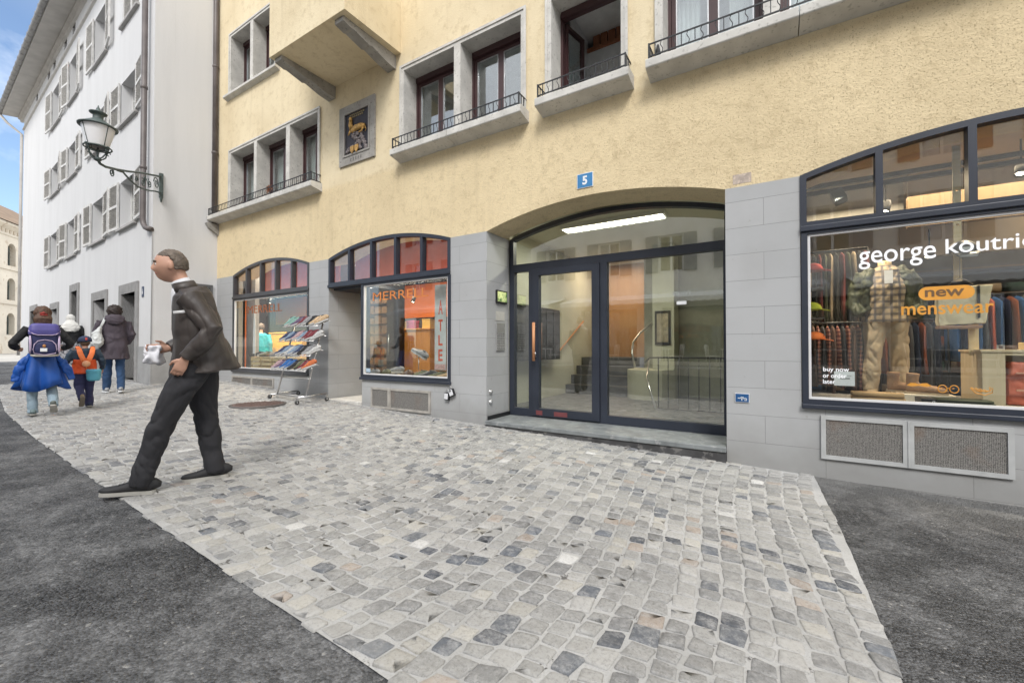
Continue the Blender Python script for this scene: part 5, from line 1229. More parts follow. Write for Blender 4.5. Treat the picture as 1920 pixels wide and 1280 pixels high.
# shop name and window writing
WL = emis('white_letter_film_glow', (.86, .87, .90), .12); OL = pm('amber_film', (.72, .33, .05), .5)  # faint glow added to the white letters, which are no lamp
gy = FY + .014
def gtext(s_, cx, cz, w_, h_, m, label, bold=.02, name='window_lettering'):
    return tag(text_mb(s_, w_, h_, bold, .0015).xf(Matrix.Translation((cx, gy, cz))).build(name, m), label, 'lettering', 'lettering on the clothes shop window')
a0 = at(1610, 495, gy); a1 = at(1768, 480, gy)
gtext('george', (a0[0] + at(1755, 470, gy)[0]) / 2, 1.905, at(1755, 470, gy)[0] - a0[0], .155, WL, 'white lower case word left half of the shop name across the window', .006)
k0 = at(1773, 465, gy)[0]; gtext('koutrios', k0 + .282, 1.962, .565, .118, WL, 'white lower case word right half of the shop name across the window', .006)
def pill(x0, x1, z0, z1, m, n_=10):
    r_ = (z1 - z0) / 2; c_ = (z0 + z1) / 2
    pts = [(x1 - r_ + r_ * math.sin(t_), c_ - r_ * math.cos(t_)) for t_ in np.linspace(0, PI, n_)] + [(x0 + r_ - r_ * math.sin(t_), c_ + r_ * math.cos(t_)) for t_ in np.linspace(0, PI, n_)]
    return pts
px0_, px1_ = at(1722, 550, gy)[0], at(1828, 548, gy)[0]
tl = tag(MB().slab(pill(px0_, px1_, 1.535, 1.645, OL), [], gy - .001, gy + .0).build('sale_badge', OL), 'orange pill-shaped badge reading new on the clothes shop window', 'badge')
tm_ = text_mb('new', .23, .058, .02, .001).xf(Matrix.Translation(((px0_ + px1_) / 2 - .01, gy - .0015, 1.59))).build('badge_word', pm('badge_brown', (.16, .09, .04), .6), tl)
gtext('menswear', (at(1690, 590, gy)[0] + at(1864, 582, gy)[0]) / 2, 1.455, at(1864, 582, gy)[0] - at(1690, 590, gy)[0], .075, OL, 'orange word menswear below the orange badge on the window', .012)
gtext('buy now', .475, .948, .185, .05, WL, 'small white words buy now at the lower left of the clothes window', .012)
gtext('or order', .465, .897, .17, .040, WL, 'small white second line of the lower left window note', .012)
gtext('later', .425, .843, .09, .038, WL, 'small white word later closing the lower left window note', .012)
cx_ = at(1723, 722, gy)[0]
pts = [(-.075, .0), (-.05, .022), (-.02, .020), (0, .010), (.02, .020), (.05, .022), (.075, .0), (.05, -.008), (.02, -.004), (0, .0), (-.02, -.004), (-.05, -.008)]
tag(MB().slab([(cx_ + a, .835 + b_) for a, b_ in pts], [], gy - .001, gy).build('moustache_decal', OL), 'orange moustache symbol at the foot of the clothes shop window', 'decal')
gx_ = at(1778, 727, gy)[0]; mb = MB()
for s_ in (-1, 1): mb.tube([(gx_ + s_ * .034 + .026 * math.cos(q), gy, .815 + .03 * math.sin(q)) for q in np.linspace(0, 2 * PI, 21)[:-1]], .0035, 5, closed=True).tube([(gx_ + s_ * .034, gy, .822), (gx_ + s_ * .034 - .012, gy, .818)], .003, 5)
tag(mb.tube([(gx_ - .008, gy, .82), (gx_ + .008, gy, .82)], .003, 5).build('glasses_decal', OL), 'orange round spectacles symbol at the foot of the clothes shop window', 'decal')
hx_ = at(1840, 727, gy)[0]; mb = MB()
for k in range(4): mb.tube([(hx_ - .055 + k * .022, gy, .835 - k * .004), (hx_ - .03 + k * .022, gy, .812 - k * .002), (hx_ + .0 + k * .018, gy, .80 + k * .006)], .0035, 5)
mb.tube([(hx_ - .06, gy, .83), (hx_ - .03, gy, .79), (hx_ + .02, gy, .778), (hx_ + .06, gy, .80), (hx_ + .062, gy, .83), (hx_ + .045, gy, .842), (hx_ + .048, gy, .815), (hx_ + .02, gy, .80)], .0035, 5)
tag(mb.build('hand_decal', OL), 'orange outlined fist symbol at the foot of the clothes shop window', 'decal')
t = thing('price_card', (.54, 4.85, .80), 'white paper card standing in the lower left corner of the clothes window', 'card')
MB().box(.475, .625, 4.88, 4.884, .80, .93).build('card', WEN, t)
MB().box(.50, .60, 4.878, 4.8799, .89, .895).box(.52, .59, 4.878, 4.8799, .86, .875).build('print', pm('print_grey', (.35, .36, .38)), t)
# clothing helpers ---------------------------------------------------
def cloth(mb, name, m, par, vox=.011, sm=3, amp=.008, scl=(9, 9, 5)): return mb.build(name, m, par, remesh=vox, smoothit=sm, disp=(amp, scl))
OLIVE = pm('olive_nylon', (.042, .05, .024), .6, .2, 8, .3, 30); CHINO = pm('beige_cotton', (.50, .40, .27), .8, .1, 12, .2, 200)
PLAID = checked('plaid_cotton', (.42, .33, .22), (.07, .08, .12), (.10, .09, .10), 16)
mq = thing('mannequin', (1.0, 5.72, .66), 'headless mannequin in an olive bomber jacket, plaid shirt and beige trousers', 'mannequin')
mx = at(1660, 600, 5.72)[0]; my = 5.72; mz = .66
def mp_(x, y, z): return (mx + x * 1.0, my + y, mz + z * .95)
cloth(MB().loft([mp_(0, 0, .92), mp_(0, 0, .80)], [(.17, .12), (.175, .125)]).loft([mp_(.085, 0, .84), mp_(.10, -.01, .48), mp_(.11, .02, .04)], [(.10, .11), (.078, .085), (.072, .085)]).loft([mp_(-.085, 0, .84), mp_(-.10, -.03, .48), mp_(-.13, -.01, .04)], [(.10, .11), (.078, .085), (.072, .085)]), 'trousers', CHINO, mq, vox=.009, sm=2, amp=.019, scl=(8, 8, 5))
cloth(MB().loft([mp_(0, 0, .78), mp_(0, 0, .95), mp_(0, -.02, 1.15), mp_(0, 0, 1.33), mp_(0, 0, 1.40)], [(.20, .14), (.19, .135), (.19, .135), (.15, .11), (.06, .06)]), 'shirt', PLAID, mq, vox=.010, sm=1, amp=.02)
jk = MB()
for s_ in (-1, 1):
    jk.loft([mp_(s_ * .15, .03, .92), mp_(s_ * .16, .02, 1.1), mp_(s_ * .15, .01, 1.28), mp_(s_ * .10, .02, 1.37)], [(.060, .14), (.065, .15), (.07, .13), (.05, .08)])
    jk.loft([mp_(s_ * .17, 0, 1.32), mp_(s_ * .235, .02, 1.15), mp_(s_ * .27, -.01, .98), mp_(s_ * .20, -.10, .86)], [(.065, .07), (.062, .07), (.06, .065), (.05, .05)])
cloth(jk, 'bomber_jacket', OLIVE, mq, vox=.009, sm=2, amp=.020, scl=(8, 8, 8))
MB().lathe(mp_(0, 0, 1.38), [(.055, 0), (.055, .06), (.04, .065), (0, .066)], 20).build('neck_cap', DPL, mq)
MB().box(*[v for p_ in (((mx - .03), (mx + .035)), (my - .155, my - .15), (mz + 1.13, mz + 1.26)) for v in p_]).build('price_tag', WEN, mq)
for s_ in (-1, 1):
    M = Matrix.Translation((mx + s_ * .11, my - .03, mz)) @ Matrix.Rotation(PI + s_ * .2, 4, 'Z')
    u_, s2 = shoe_parts(.28); u_.xf(M).build('shoe', [pm('suede_sand', (.32, .24, .15), .8), pm('shoe_lace', (.45, .45, .44)), BLACK], mq); s2.xf(M).build('shoe_sole', SOLE, mq)
# hanging tote with hanger and caps
tb = thing('roll_top_bag', (1.28, 5.05, 1.35), 'cream canvas roll-top bag hanging in the middle of the clothes window', 'bag')
yb_ = 5.08; A_ = at(1757, 605, yb_); B_ = at(1845, 600, yb_); C_ = at(1858, 535, yb_); D_ = at(1755, 540, yb_)
bagm = MB().slab([(A_[0], A_[2] - .03), (B_[0] - .0, B_[2] - .03), (C_[0], C_[2]), (D_[0] - .0, D_[2])], [], yb_ - .04, yb_ + .05)
cloth(bagm, 'bag_body', pm('cream_canvas', (.66, .57, .38), .8, .08, 10, .2, 150), tb, vox=.008, amp=.008)
MB().box(A_[0] - .0, B_[0] - .02, yb_ - .052, yb_ + .06, A_[2] - .055, A_[2] - .028).build('bag_base', pm('tan_leather', (.30, .17, .10), .6), tb, bevel=.008)
MB().box(B_[0] - .05, B_[0] - .035, yb_ - .052, yb_ - .046, A_[2] + .03, C_[2]).build('bag_strap', BLACK, tb)
hg = thing('clothes_hanger', (1.28, 5.08, 1.7), 'thin wire hanger carrying the cream bag', 'hanger')
hx, _, hz = at(1800, 528, yb_)
MB().tube([(hx - .08, yb_, hz - .03), (hx - .04, yb_, hz + .01), (hx, yb_, hz + .03), (hx + .04, yb_, hz + .01), (hx + .08, yb_, hz - .03)], .004, 6).tube([(hx, yb_, hz + .03), (hx, yb_, 2.02)], .0025, 5).build('wire', COPPER, hg)
t = thing('wooden_lath', (hx, 5.12, 2.3), 'perforated pale wooden lath hanging from the ceiling behind the shop name', 'lath')
MB().slab(rect(hx - .025, hx + .025, 1.72, 2.9), [rect(hx - .008, hx + .008, 2.2, 2.215), rect(hx - .008, hx + .008, 2.5, 2.515)], 5.12, 5.135).build('board', DPL, t)
t = thing('wooden_lath', (hx + .13, 5.2, .9), 'pale wooden lath hanging below the cream bag', 'lath')
lx = at(1826, 620, 5.15)[0]; MB().box(lx - .03, lx + .03, 5.15, 5.165, 1.08, 1.42).build('board', DPL, t)
t = thing('baseball_cap', (hx, 5.0, 1.95), 'black cap hanging behind the letters of the shop name', 'cap')
cpz = at(1803, 470, 5.02)[2]
MB().ball((hx, 5.02, cpz), (.095, .09, .085), fn=lambda d_, p: Vector((p.x, p.y, p.z if d_.z > -.2 else -.2 * .085))).build('crown', BLACK, t)
MB().loft([(hx, 4.96, cpz - .02), (hx, 4.91, cpz - .045), (hx, 4.87, cpz - .085)], [(.085, .008), (.075, .006), (.05, .005)]).build('brim', BLACK, t)
MB().box(hx - .025, hx + .025, 4.918, 4.925, cpz - .01, cpz + .012).build('patch', WEN, t)
# cabinet with coral backpack
cb = thing('display_cabinet', (1.65, 5.2, .66), 'pale birch display cabinet at the right side of the clothes window', 'cabinet')
c0 = at(1840, 700, 5.0)[0]
MB().slab(rect(c0, c0 + .9, .66, 1.11), [rect(c0 + .13, c0 + .88, .68, 1.085)], 4.98, 5.45).box(c0 - .01, c0 + .91, 4.97, 5.46, 1.111, 1.13).box(c0 + .13, c0 + .88, 5.40, 5.449, .68, 1.085).build('cabinet_body', wood('birch_ply', (.58, .46, .29), (.66, .54, .36), .5), cb)
t = thing('coral_backpack', (c0 + .3, 5.1, .68), 'coral red rolled backpack standing inside the birch cabinet', 'bag')
CORAL = pm('coral_nylon', (.62, .14, .07), .5, .15, 10, .2, 60)
cloth(MB().box(c0 + .16, c0 + .50, 5.03, 5.22, .685, .92).box(c0 + .17, c0 + .47, 5.0, 5.2, .92, 1.03), 'bag_body', CORAL, t, vox=.009, sm=6, amp=.012, scl=(11, 11, 9))
MB().box(c0 + .19, c0 + .47, 4.975, 4.992, .80, .815).box(c0 + .19, c0 + .47, 4.975, 4.992, .94, .95).build('bag_strap', pm('coral_pale', (.7, .35, .22), .6), t)
t = thing('leather_belt', (c0 + .2, 5.12, 1.13), 'rolled dark leather belt with a silver buckle on the birch cabinet', 'belt')
MB().lathe((c0 + .18, 5.1, 1.131), [(.05, 0), (.055, .035), (.03, .035), (.03, 0)], 20).build('strap', pm('dark_leather', (.06, .03, .02), .5), t)
MB().slab(rect(c0 + .10, c0 + .145, 1.132, 1.17), [rect(c0 + .11, c0 + .135, 1.14, 1.162)], 5.03, 5.036).build('buckle', STEEL, t)
t = thing('small_cactus', (c0 + .42, 5.15, 1.13), 'small green plant in a wooden tray on the birch cabinet', 'plant')
MB().box(c0 + .30, c0 + .60, 5.06, 5.28, 1.131, 1.19).build('tray', DPL, t, bevel=.004)
mb = MB()
for i in range(40): mb.ball((c0 + .45 + random.gauss(0, .05), 5.17 + random.gauss(0, .03), 1.22 + abs(random.gauss(0, .05))), random.uniform(.012, .025), seg=7, rings=5)
mb.build('foliage', pm('cactus_green', (.16, .24, .07), .7, .3, 20), t)
# folded clothes, boots, hats
def folded(x, y, z, w_, d_, h_, m, label, n_=1):
    t = thing('folded_trousers', (x, y, z), label, 'clothes')
    for k in range(n_): MB().loft([(x - w_ / 2, y, z + h_ * (k + .5)), (x + w_ / 2 - .01 * k, y, z + h_ * (k + .5))], [(d_ / 2, h_ * .48)] * 2, side=(0, 1, 0), seg=16, power=5, sm=True).build('folded_cloth', m, t)
folded(at(1650, 735, 5.0)[0] - .02, 5.0, .657, .36, .16, .045, pm('tan_fabric', (.42, .27, .13), .8), 'tan folded trousers at the mannequin feet', 2)
folded(at(1805, 742, 4.95)[0], 4.95, .657, .34, .2, .022, OLIVE, 'dark olive folded trousers stacked below the cream bag', 3)
t = thing('label_bar', (at(1752, 738, 4.9)[0], 4.9, .66), 'low black display block with white characters /H', 'display block')
bx_ = at(1750, 738, 4.9)[0]; MB().box(bx_ - .075, bx_ + .075, 4.9, 5.1, .657, .715).build('block', BLACK, t, bevel=.003)
text_mb('/H', .045, .026, .02, .001).xf(Matrix.Translation((bx_ + .01, 4.8985, .688))).build('characters', WEN, t)
BOOT = pm('brown_suede', (.26, .15, .08), .85, .2, 15, .2, 120)
def boot(x, y, z, rz, label):
    t = thing('ankle_boot', (x, y, z), label, 'boot', 'boots in the clothes window', rz); M = t.matrix_basis.copy()
    cloth(MB().loft([(0, -.13, .05), (0, -.04, .055), (0, .06, .045), (0, .13, .035), (0, .15, .03)], [(.036, .045), (.04, .045), (.044, .035), (.035, .022), (.015, .01)]).loft([(0, -.08, .05), (0, -.09, .12), (0, -.085, .19)], [(.042, .05), (.04, .045), (.045, .05)]).xf(M), 'boot_upper', BOOT, t, vox=.006, amp=.003)
    MB().slab([(.04, -.14), (.042, 0), (.048, .08), (.03, .15), (-.03, .15), (-.048, .08), (-.042, 0), (-.04, -.14)], [], 0, .018, to3=lambda p, q, d: (p, q, d)).xf(M).build('boot_sole', pm('crepe_sole', (.35, .27, .18), .8), t)
boot(at(1735, 700, 5.3)[0], 5.3, .72, -1.9, 'front brown suede ankle boot pointing right in the clothes window')
boot(at(1700, 695, 5.4)[0], 5.45, .72, -1.8, 'rear brown suede ankle boot half hidden beside the mannequin leg')
MB().box(at(1690, 720, 5.2)[0], at(1800, 720, 5.2)[0], 5.2, 5.6, .657, .719).build('display_platform', pm('pale_plinth', (.58, .52, .42), .6), yb)
def hat(px, py, y, m, label):
    x, _, z = at(px, py, y); t = thing('cap_on_shelf', (x, y, z), label, 'cap')
    MB().ball((x, y, z), (.09, .10, .075), fn=lambda d_, p: Vector((p.x, p.y, max(p.z, -.01)))).build('crown', m, t)
    MB().loft([(x + .04, y - .02, z), (x + .14, y - .06, z - .02)], [(.07, .006), (.04, .005)], side=(0, 1, 0)).build('brim', m, t)
hat(1528, 635, 5.35, pm('orange_cloth', (.75, .18, .04), .8), 'bright orange cap low at the left edge of the clothes window')
hat(1522, 580, 5.4, pm('neon_cloth', (.62, .68, .05), .8), 'neon yellow cap at the left edge of the clothes window')
hat(1524, 507, 5.4, pm('red_cloth', (.45, .04, .03), .8), 'small red cap high at the left edge of the clothes window')
MB().box(.24, .44, 5.3, 5.6, 1.44, 1.455).box(.24, .44, 5.3, 5.6, 1.26, 1.275).box(.24, .44, 5.3, 5.6, 1.75, 1.765).build('wall_shelf_board', CB, yb)
# clothes rails with hanging garments
def rail(x0, x1, y, z, n_, pal, h_, label, glabel, flip=False):
    t = thing('clothes_rail', ((x0 + x1) / 2, y, .12), label, 'clothes rail')
    MB().tube([(x0, y, z), (x1, y, z)], .013, 8).tube([(x0, y, z), (x0, y, .13)], .013, 8).tube([(x1, y, z), (x1, y, .13)], .013, 8).build('rail_frame', BLACK, t)
    for k in range(n_):
        x = x0 + (x1 - x0) * (k + .5) / n_; mn, mt = pal[k % len(pal)]
        g_ = thing('hanging_garment', (x, y, z), '%s garment, number %d from the left %s' % (mn, k + 1, glabel), 'clothes', 'garments hanging in the clothes shop')
        hh = h_ * random.uniform(.85, 1.05)
        gm = MB().loft([(x, y, z - .035), (x, y, z - .06), (x, y, z - .10), (x, y, z - .3), (x, y, z - hh * .7), (x + random.gauss(0, .01), y, z - hh)], [(.008, .03), (.013, .12), (.018, .20), (.021, .215), (.022, .23), (.026, .24)], side=(1, 0, 0), seg=22)
        vs = []
        for (vx, vy, vz) in gm.v: vs.append((vx + .012 * math.sin(vy * 60 + k) * min(1, (z - vz) * 3), vy, vz))
        gm.v = vs; gm.build('garment', mt, g_)
        MB().tube([(x, y, z + .015), (x, y, z - .04)], .003, 5).build('hook', STEEL, g_)
RP = [('dark red plaid', checked('red_plaid', (.12, .03, .03), (.02, .02, .02), (.35, .16, .10), 22)), ('brown', pm('brown_wool', (.10, .055, .04), .9)), ('dark red plaid', MATS['red_plaid']), ('charcoal', pm('charcoal_wool', (.03, .03, .035), .9))]
rail(.32, .85, 5.9, 1.42, 12, RP, .75, 'black low clothes rail behind the left side of the clothes window', 'on the low left rail')
rail(.35, .95, 6.4, 2.32, 11, [('beige trouser', pm('beige_dim', (.30, .24, .17), .9)), ('black', pm('black_wool', (.02, .02, .02), .9)), ('dark red', pm('dark_red_wool', (.14, .03, .03), .9)), ('olive', OLIVE)], 1.0, 'high clothes rail behind the mannequin', 'on the high rail behind the mannequin')
rail(1.75, 3.0, 6.9, 1.75, 22, [('blue', pm('royal_blue_cloth', (.02, .12, .38), .8)), ('navy', pm('navy_cloth', (.02, .03, .08), .8)), ('rust', pm('rust_cloth', (.28, .09, .05), .8)), ('blue', MATS['royal_blue_cloth']), ('grey', pm('grey_cloth', (.12, .13, .15), .8)), ('coral', CORAL)], .8, 'clothes rail with blue garments at the back right of the clothes shop', 'on the back right rail')
rail(1.2, 1.75, 7.3, 1.5, 9, [('orange', pm('dull_orange_cloth', (.42, .11, .04), .8)), ('grey', MATS['grey_cloth']), ('navy', MATS['navy_cloth'])], .8, 'short clothes rail in the dark back of the clothes shop', 'on the short rail at the back')
t = thing('wall_shelving', (2.0, 9.0, .12), 'dark shelving with stacked folded clothes along the back of the clothes shop', 'shelf')
mb = MB()
for k in range(6): mb.box(.4, 5.6, 8.8, 9.19, .4 + k * .38, .42 + k * .38)
mb.build('shelf_board', wood('walnut_shelf', (.12, .07, .04), (.17, .10, .06), 1, 'X'), t)
cols_ = [(.02, .08, .22), (.30, .10, .05), (.10, .11, .12), (.25, .20, .14), (.04, .10, .09), (.35, .28, .2)]
for ci_, c_ in enumerate(cols_):
    mb = MB()
    for k in range(5):
        for j in range(17):
            if (j * 5 + k * 3) % 6 == ci_: mb.loft([(.45 + j * .30, 8.95, .42 + k * .38 + .07), (.45 + j * .30 + .24, 8.95, .42 + k * .38 + .07)], [(.12, .07)] * 2, side=(0, 1, 0), seg=12, power=5)
    mb.build('folded_stack', pm('stack_%d' % ci_, c_, .9, .3, 12), t)['kind'] = 'stuff'
# ================================================================ PEOPLE (local frame: +Y forward, +X right, metres at a height of 1.75)
SKIN = pm('skin', (.47, .27, .195), .55, .10, 14, .12, 180, spec=.4)
def g3(d_, c, s): return math.exp(-((d_.x - c[0]) ** 2 + (d_.z - c[1]) ** 2) / (s * s)) if d_.y > 0 else 0
def headfn(d_, p):
    x, y, z = p
    if d_.z < -.1:
        k = (-d_.z - .1) / .9; x *= 1 - .38 * k ** 1.2; y *= (1 - .12 * k) if d_.y > 0 else (1 - .42 * k)
    if d_.y > 0: y *= .96 - .03 * abs(d_.x)
    for c, s, a in (((0, -.20), .13, .022), ((0, -.02), .10, .012), ((0, .22), .5, .003), ((.33, .06), .17, -.009), ((-.33, .06), .17, -.009), ((0, -.50), .16, .006), ((0, -.78), .26, .017), ((.5, -.22), .22, .003), ((-.5, -.22), .22, .003), ((0, -.40), .08, -.002)):
        y += a * g3(d_, c, s)
    return Vector((x, y, z))
def face_parts(par, C, Mh, brow=(.12, .10, .09)):
    """eyes, brows, mouth and nostril shade set on the head surface"""
    W = wm(par)
    for s_ in (-1, 1):
        e = MB().ball((0, 0, 0), .0115, seg=12, rings=8); e.xf(W @ Matrix.Translation(C) @ Mh @ Matrix.Translation((s_ * .031, .0725, .008))); e.build('eye', pm('eye_white', (.62, .58, .55), .3), par)
        e = MB().ball((0, 0, 0), (.006, .004, .006), seg=10, rings=6); e.xf(W @ Matrix.Translation(C) @ Mh @ Matrix.Translation((s_ * .031, .0822, .008))); e.build('iris', pm('iris_brown', (.05, .03, .02), .2), par)
        b_ = MB().loft([(s_ * .014, .090, .028), (s_ * .032, .086, .034), (s_ * .05, .076, .028)], [(.005, .004)] * 3); b_.xf(W @ Matrix.Translation(C) @ Mh); b_.build('eyebrow', pm('brow_hair', brow, .9), par)
    m_ = MB().loft([(-.022, .074, -.056), (-.009, .083, -.054), (.009, .083, -.054), (.022, .074, -.056)], [(.003, .003), (.005, .004), (.005, .004), (.003, .003)]); m_.xf(W @ Matrix.Translation(C) @ Mh); m_.build('lips', pm('lips_skin', (.36, .14, .11), .5), par)
def hand_mb(wrist, d_, palm_n, L_=.18, curl=.5, side=1):
    """palm and five separate bent fingers; d_ points along the hand, palm_n out of the palm"""
    d_ = Vector(d_).normalized(); n_ = (Vector(palm_n) - d_ * Vector(palm_n).dot(d_)).normalized(); s_ = d_.cross(n_) * side; w = Vector(wrist); k = L_ / .18
    mb = MB().loft([w - d_ * .01, w + d_ * .03 * k, w + d_ * .07 * k, w + d_ * .095 * k], [(.024 * k, .017 * k), (.034 * k, .016 * k), (.041 * k, .014 * k), (.038 * k, .011 * k)], side=s_, seg=12)
    for i, (off, ln, r) in enumerate(((-.030, .072, .0085), (-.010, .082, .009), (.011, .076, .0085), (.030, .060, .0075))):
        p = w + d_ * .088 * k + s_ * off * k; pts = [p]; a = curl * .35
        for f in (.45, .3, .25):
            p = p + (d_ * math.cos(a) + n_ * math.sin(a)) * ln * f * k; pts.append(p); a += curl * .75
        mb.loft(pts, [r * k, r * .95 * k, r * .88 * k, r * .7 * k], side=s_, seg=8)
    p = w + d_ * .025 * k - s_ * .030 * k; pts = [p, p + (d_ * .6 - s_ * .6 + n_ * .2).normalized() * .035 * k, p + (d_ * .9 - s_ * .45 + n_ * .4).normalized() * .068 * k]
    mb.loft(pts, [.012 * k, .0105 * k, .008 * k], side=n_, seg=8)
    return mb
def limb(mb, a, b, c, r, side=(1, 0, 0), seg=14):
    """upper joint a, middle b, end c; r = radii at a, mid-upper, b, mid-lower, c"""
    a, b, c = map(Vector, (a, b, c))
    mb.loft([a, a.lerp(b, .45), b.lerp(a, .08), b.lerp(c, .35), c], list(r), side=side, seg=seg); return mb
def person(loc, heading, H, J, label, look, vox=.006, faces=True, kind_hair=None, group=None):
    """heading: compass angle of +Y in degrees counter-clockwise from world +Y"""
    t = thing('person', loc, label, 'person', group, math.radians(heading)); t.scale = (H / 1.75,) * 3
    W = wm(t)
    def B(mb, name, m, **k): return mb.xf(W).build(name, m, t, **k)
    hc = Vector(J['head']); Mh = Matrix.Rotation(math.radians(J.get('yaw', 0)), 4, 'Z') @ Matrix.Rotation(math.radians(J.get('tilt', 0)), 4, 'X')
    bd = MB().ball(hc, (.077, .097, .118), seg=40, rings=30, M=Mh, fn=headfn)
    for s_ in (-1, 1):
        bd.ball(hc + Mh @ Vector((s_ * .077, -.008, -.005)), (.012, .020, .032), seg=10, rings=8, M=Mh @ Matrix.Rotation(s_ * .3, 4, 'Z'))
    nb = Vector(J['neck']); bd.loft([nb, nb.lerp(hc, .45) + Vector((0, -.012, 0)), hc + Vector((0, -.035, -.03))], [(.056, .053), (.047, .049), (.050, .054)], seg=16)
    pel = Vector(J['pelvis']); ch = pel.lerp(nb, .62)
    bd.loft([pel + Vector((0, 0, -.08)), pel, pel.lerp(nb, .35), ch, nb], [(.12, .08), (.13, .085), (.11, .075), (.13, .08), (.065, .055)], seg=20)
    for s_, q in ((-1, 'L'), (1, 'R')):
        limb(bd, J['sh' + q], J['el' + q], J['wr' + q], [.045, .042, .036, .034, .026])
        limb(bd, J['hip' + q], J['kn' + q], J['an' + q], [.075, .07, .052, .052, .038])
        dh = Vector(J['wr' + q]) - Vector(J['el' + q]); bd.merge(hand_mb(J['wr' + q], J.get('hd' + q, dh), J.get('pn' + q, (-s_, .15, 0)), side=-s_, curl=J.get('curl', .6)))
    B(bd, 'body', look.get('skin', SKIN), remesh=vox * H / 1.75, smoothit=1)
    if faces: face_parts(t, hc, Mh, look.get('brow', (.12, .10, .09)))
    return t, B, hc, Mh, W
def shoe_on(B, an, yaw, pitch, m, sole, L_=.29):
    M = Matrix.Translation(Vector(an)) @ Matrix.Rotation(math.radians(yaw), 4, 'Z') @ Matrix.Rotation(math.radians(pitch), 4, 'X') @ Matrix.Translation((0, .055, -.082)) @ Matrix.Scale(L_ / .29, 4)
    u_, s_ = shoe_parts(.29); B(u_.xf(M), 'shoe', m); B(s_.xf(M), 'shoe_sole', sole, bevel=.004)
def trousers(B, J, m, r=(.115, .10, .080, .078, .070), waist=.165, name='trousers', amp=.012, vox=.008, cuff=.10, scl=(6, 6, 5)):
    pel = Vector(J['pelvis']); mb = MB().loft([pel + Vector((0, 0, .10)), pel + Vector((0, 0, .02)), pel + Vector((0, 0, -.09))], [(waist * .95, .12), (waist * 1.05, .13), (waist * .9, .12)], seg=24)
    for q in 'LR':
        a, k_, n_ = Vector(J['hip' + q]), Vector(J['kn' + q]), Vector(J['an' + q]); d_ = (n_ - k_).normalized()
        limb(mb, a, k_, n_ - d_ * (cuff - .13), r, seg=18)
    return B(mb, name, m, remesh=vox, smoothit=1, disp=(amp * 1.15, scl))
def solehair(col): return pm('hair_%d_%d' % (int(col[0] * 999), int(col[2] * 999)), col, .65, .35, 30, .7, 150)

# ---- the man striding past the camera
BLK = pm('charcoal_jacket', (.046, .038, .035), .5, .3, 5, .25, 40); BTR = pm('black_trousers', (.022, .022, .026), .85, .15, 8, .25, 90)
mg = float(gz(-3.72, 1.5)) + .010
MJ = dict(head=(0, .105, 1.625), neck=(0, .015, 1.465), pelvis=(0, -.07, .93), yaw=4, tilt=-3,
          shL=(-.18, -.03, 1.39), elL=(-.265, -.20, 1.14), wrL=(-.23, -.02, .95), shR=(.18, .01, 1.39), elR=(.25, -.05, 1.13), wrR=(.17, .13, 1.02),
          hipL=(-.09, -.06, .90), knL=(-.10, .12, .51), anL=(-.09, .24, .090), hipR=(.09, -.08, .90), knR=(.10, -.11, .49), anR=(.10, -.17, .085), curl=.9, hdL=(0.1, .45, -1), hdR=(-.25, 1, -.05))
MH_ = 152
t, B, hc, Mh, W = person((-3.80, 1.44, mg), MH_, 1.78, MJ, 'man in a dark open jacket and black trousers striding across the cobbles', {'brow': (.2, .17, .14)})

trousers(B, MJ, BTR, r=(.112, .100, .080, .076, .068), cuff=.105, amp=.016)
# open jacket with the tails blown back
jk = MB().loft([(0, -.02, 1.47), (0, -.035, 1.42), (0, -.05, 1.30), (0, -.075, 1.12), (0, -.10, .98), (0, -.12, .84)], [(.115, .09), (.185, .12), (.195, .135), (.20, .155), (.205, .19), (.215, .225)], seg=32)
limb(jk, MJ['shL'], MJ['elL'], MJ['wrL'], [.085, .078, .070, .064, .052], seg=18); limb(jk, MJ['shR'], MJ['elR'], MJ['wrR'], [.085, .078, .070, .064, .052], seg=18)
jo = B(jk, 'jacket', [BLK], remesh=.0075, smoothit=3, disp=(.024, (4.5, 4.5, 3.2)))
B(MB().loft([(0, .0, 1.44), (0, .025, 1.51)], [(.095, .085), (.076, .070)], seg=24), 'jacket_collar', BLK, disp=(.008, (8, 8, 8)))
B(MB().loft([(0, .02, 1.475), (0, .045, 1.525)], [(.070, .062), (.063, .060)], seg=24), 'shirt_collar', pm('white_shirt', (.62, .63, .66), .8))
B(MB().loft([(0, .055, 1.485), (0, .065, 1.42), (0, .065, 1.30), (0, .05, 1.2)], [(.05, .03), (.06, .035), (.04, .03), (.02, .02)], seg=14), 'shirt_front', MATS['white_shirt'], disp=(.008, (8, 8, 6)))
B(MB().loft([(-.222, -.04, 1.285), (-.226, .05, 1.27)], [(.004, .010)] * 2, side=(1, 0, 0)), 'pocket_reflector', pm('pale_tape', (.62, .62, .62), .4))
hr = MB().ball(hc + Vector((0, -.012, .016)), (.083, .100, .112), seg=36, rings=24, M=Mh, fn=lambda d_, p: p * (1 + .03 * noise.noise(d_ * 9)) if (d_.z > .50 - .10 * d_.y or (d_.y < -.05 + .25 * d_.z and d_.z > -.45)) else p * .80)
B(hr, 'hair', solehair((.12, .095, .075)), remesh=.0045, smoothit=2, disp=(.005, (50, 50, 50)))
SOLEW = pm('shoe_sole_white', (.38, .37, .34), .6); BSH = [pm('black_suede', (.018, .018, .02), .7, .2, 20), pm('shoe_lace', (.45, .45, .44)), BLACK]
shoe_on(B, MJ['anR'], 0, 0, BSH, SOLEW, .30); shoe_on(B, MJ['anL'], 0, 6, BSH, SOLEW, .30)
pp = thing('paper_bag', tuple(W @ Vector((.16, .22, .98))), 'crumpled white paper bundle in the striding man\'s forward hand', 'paper', rz=math.radians(MH_))
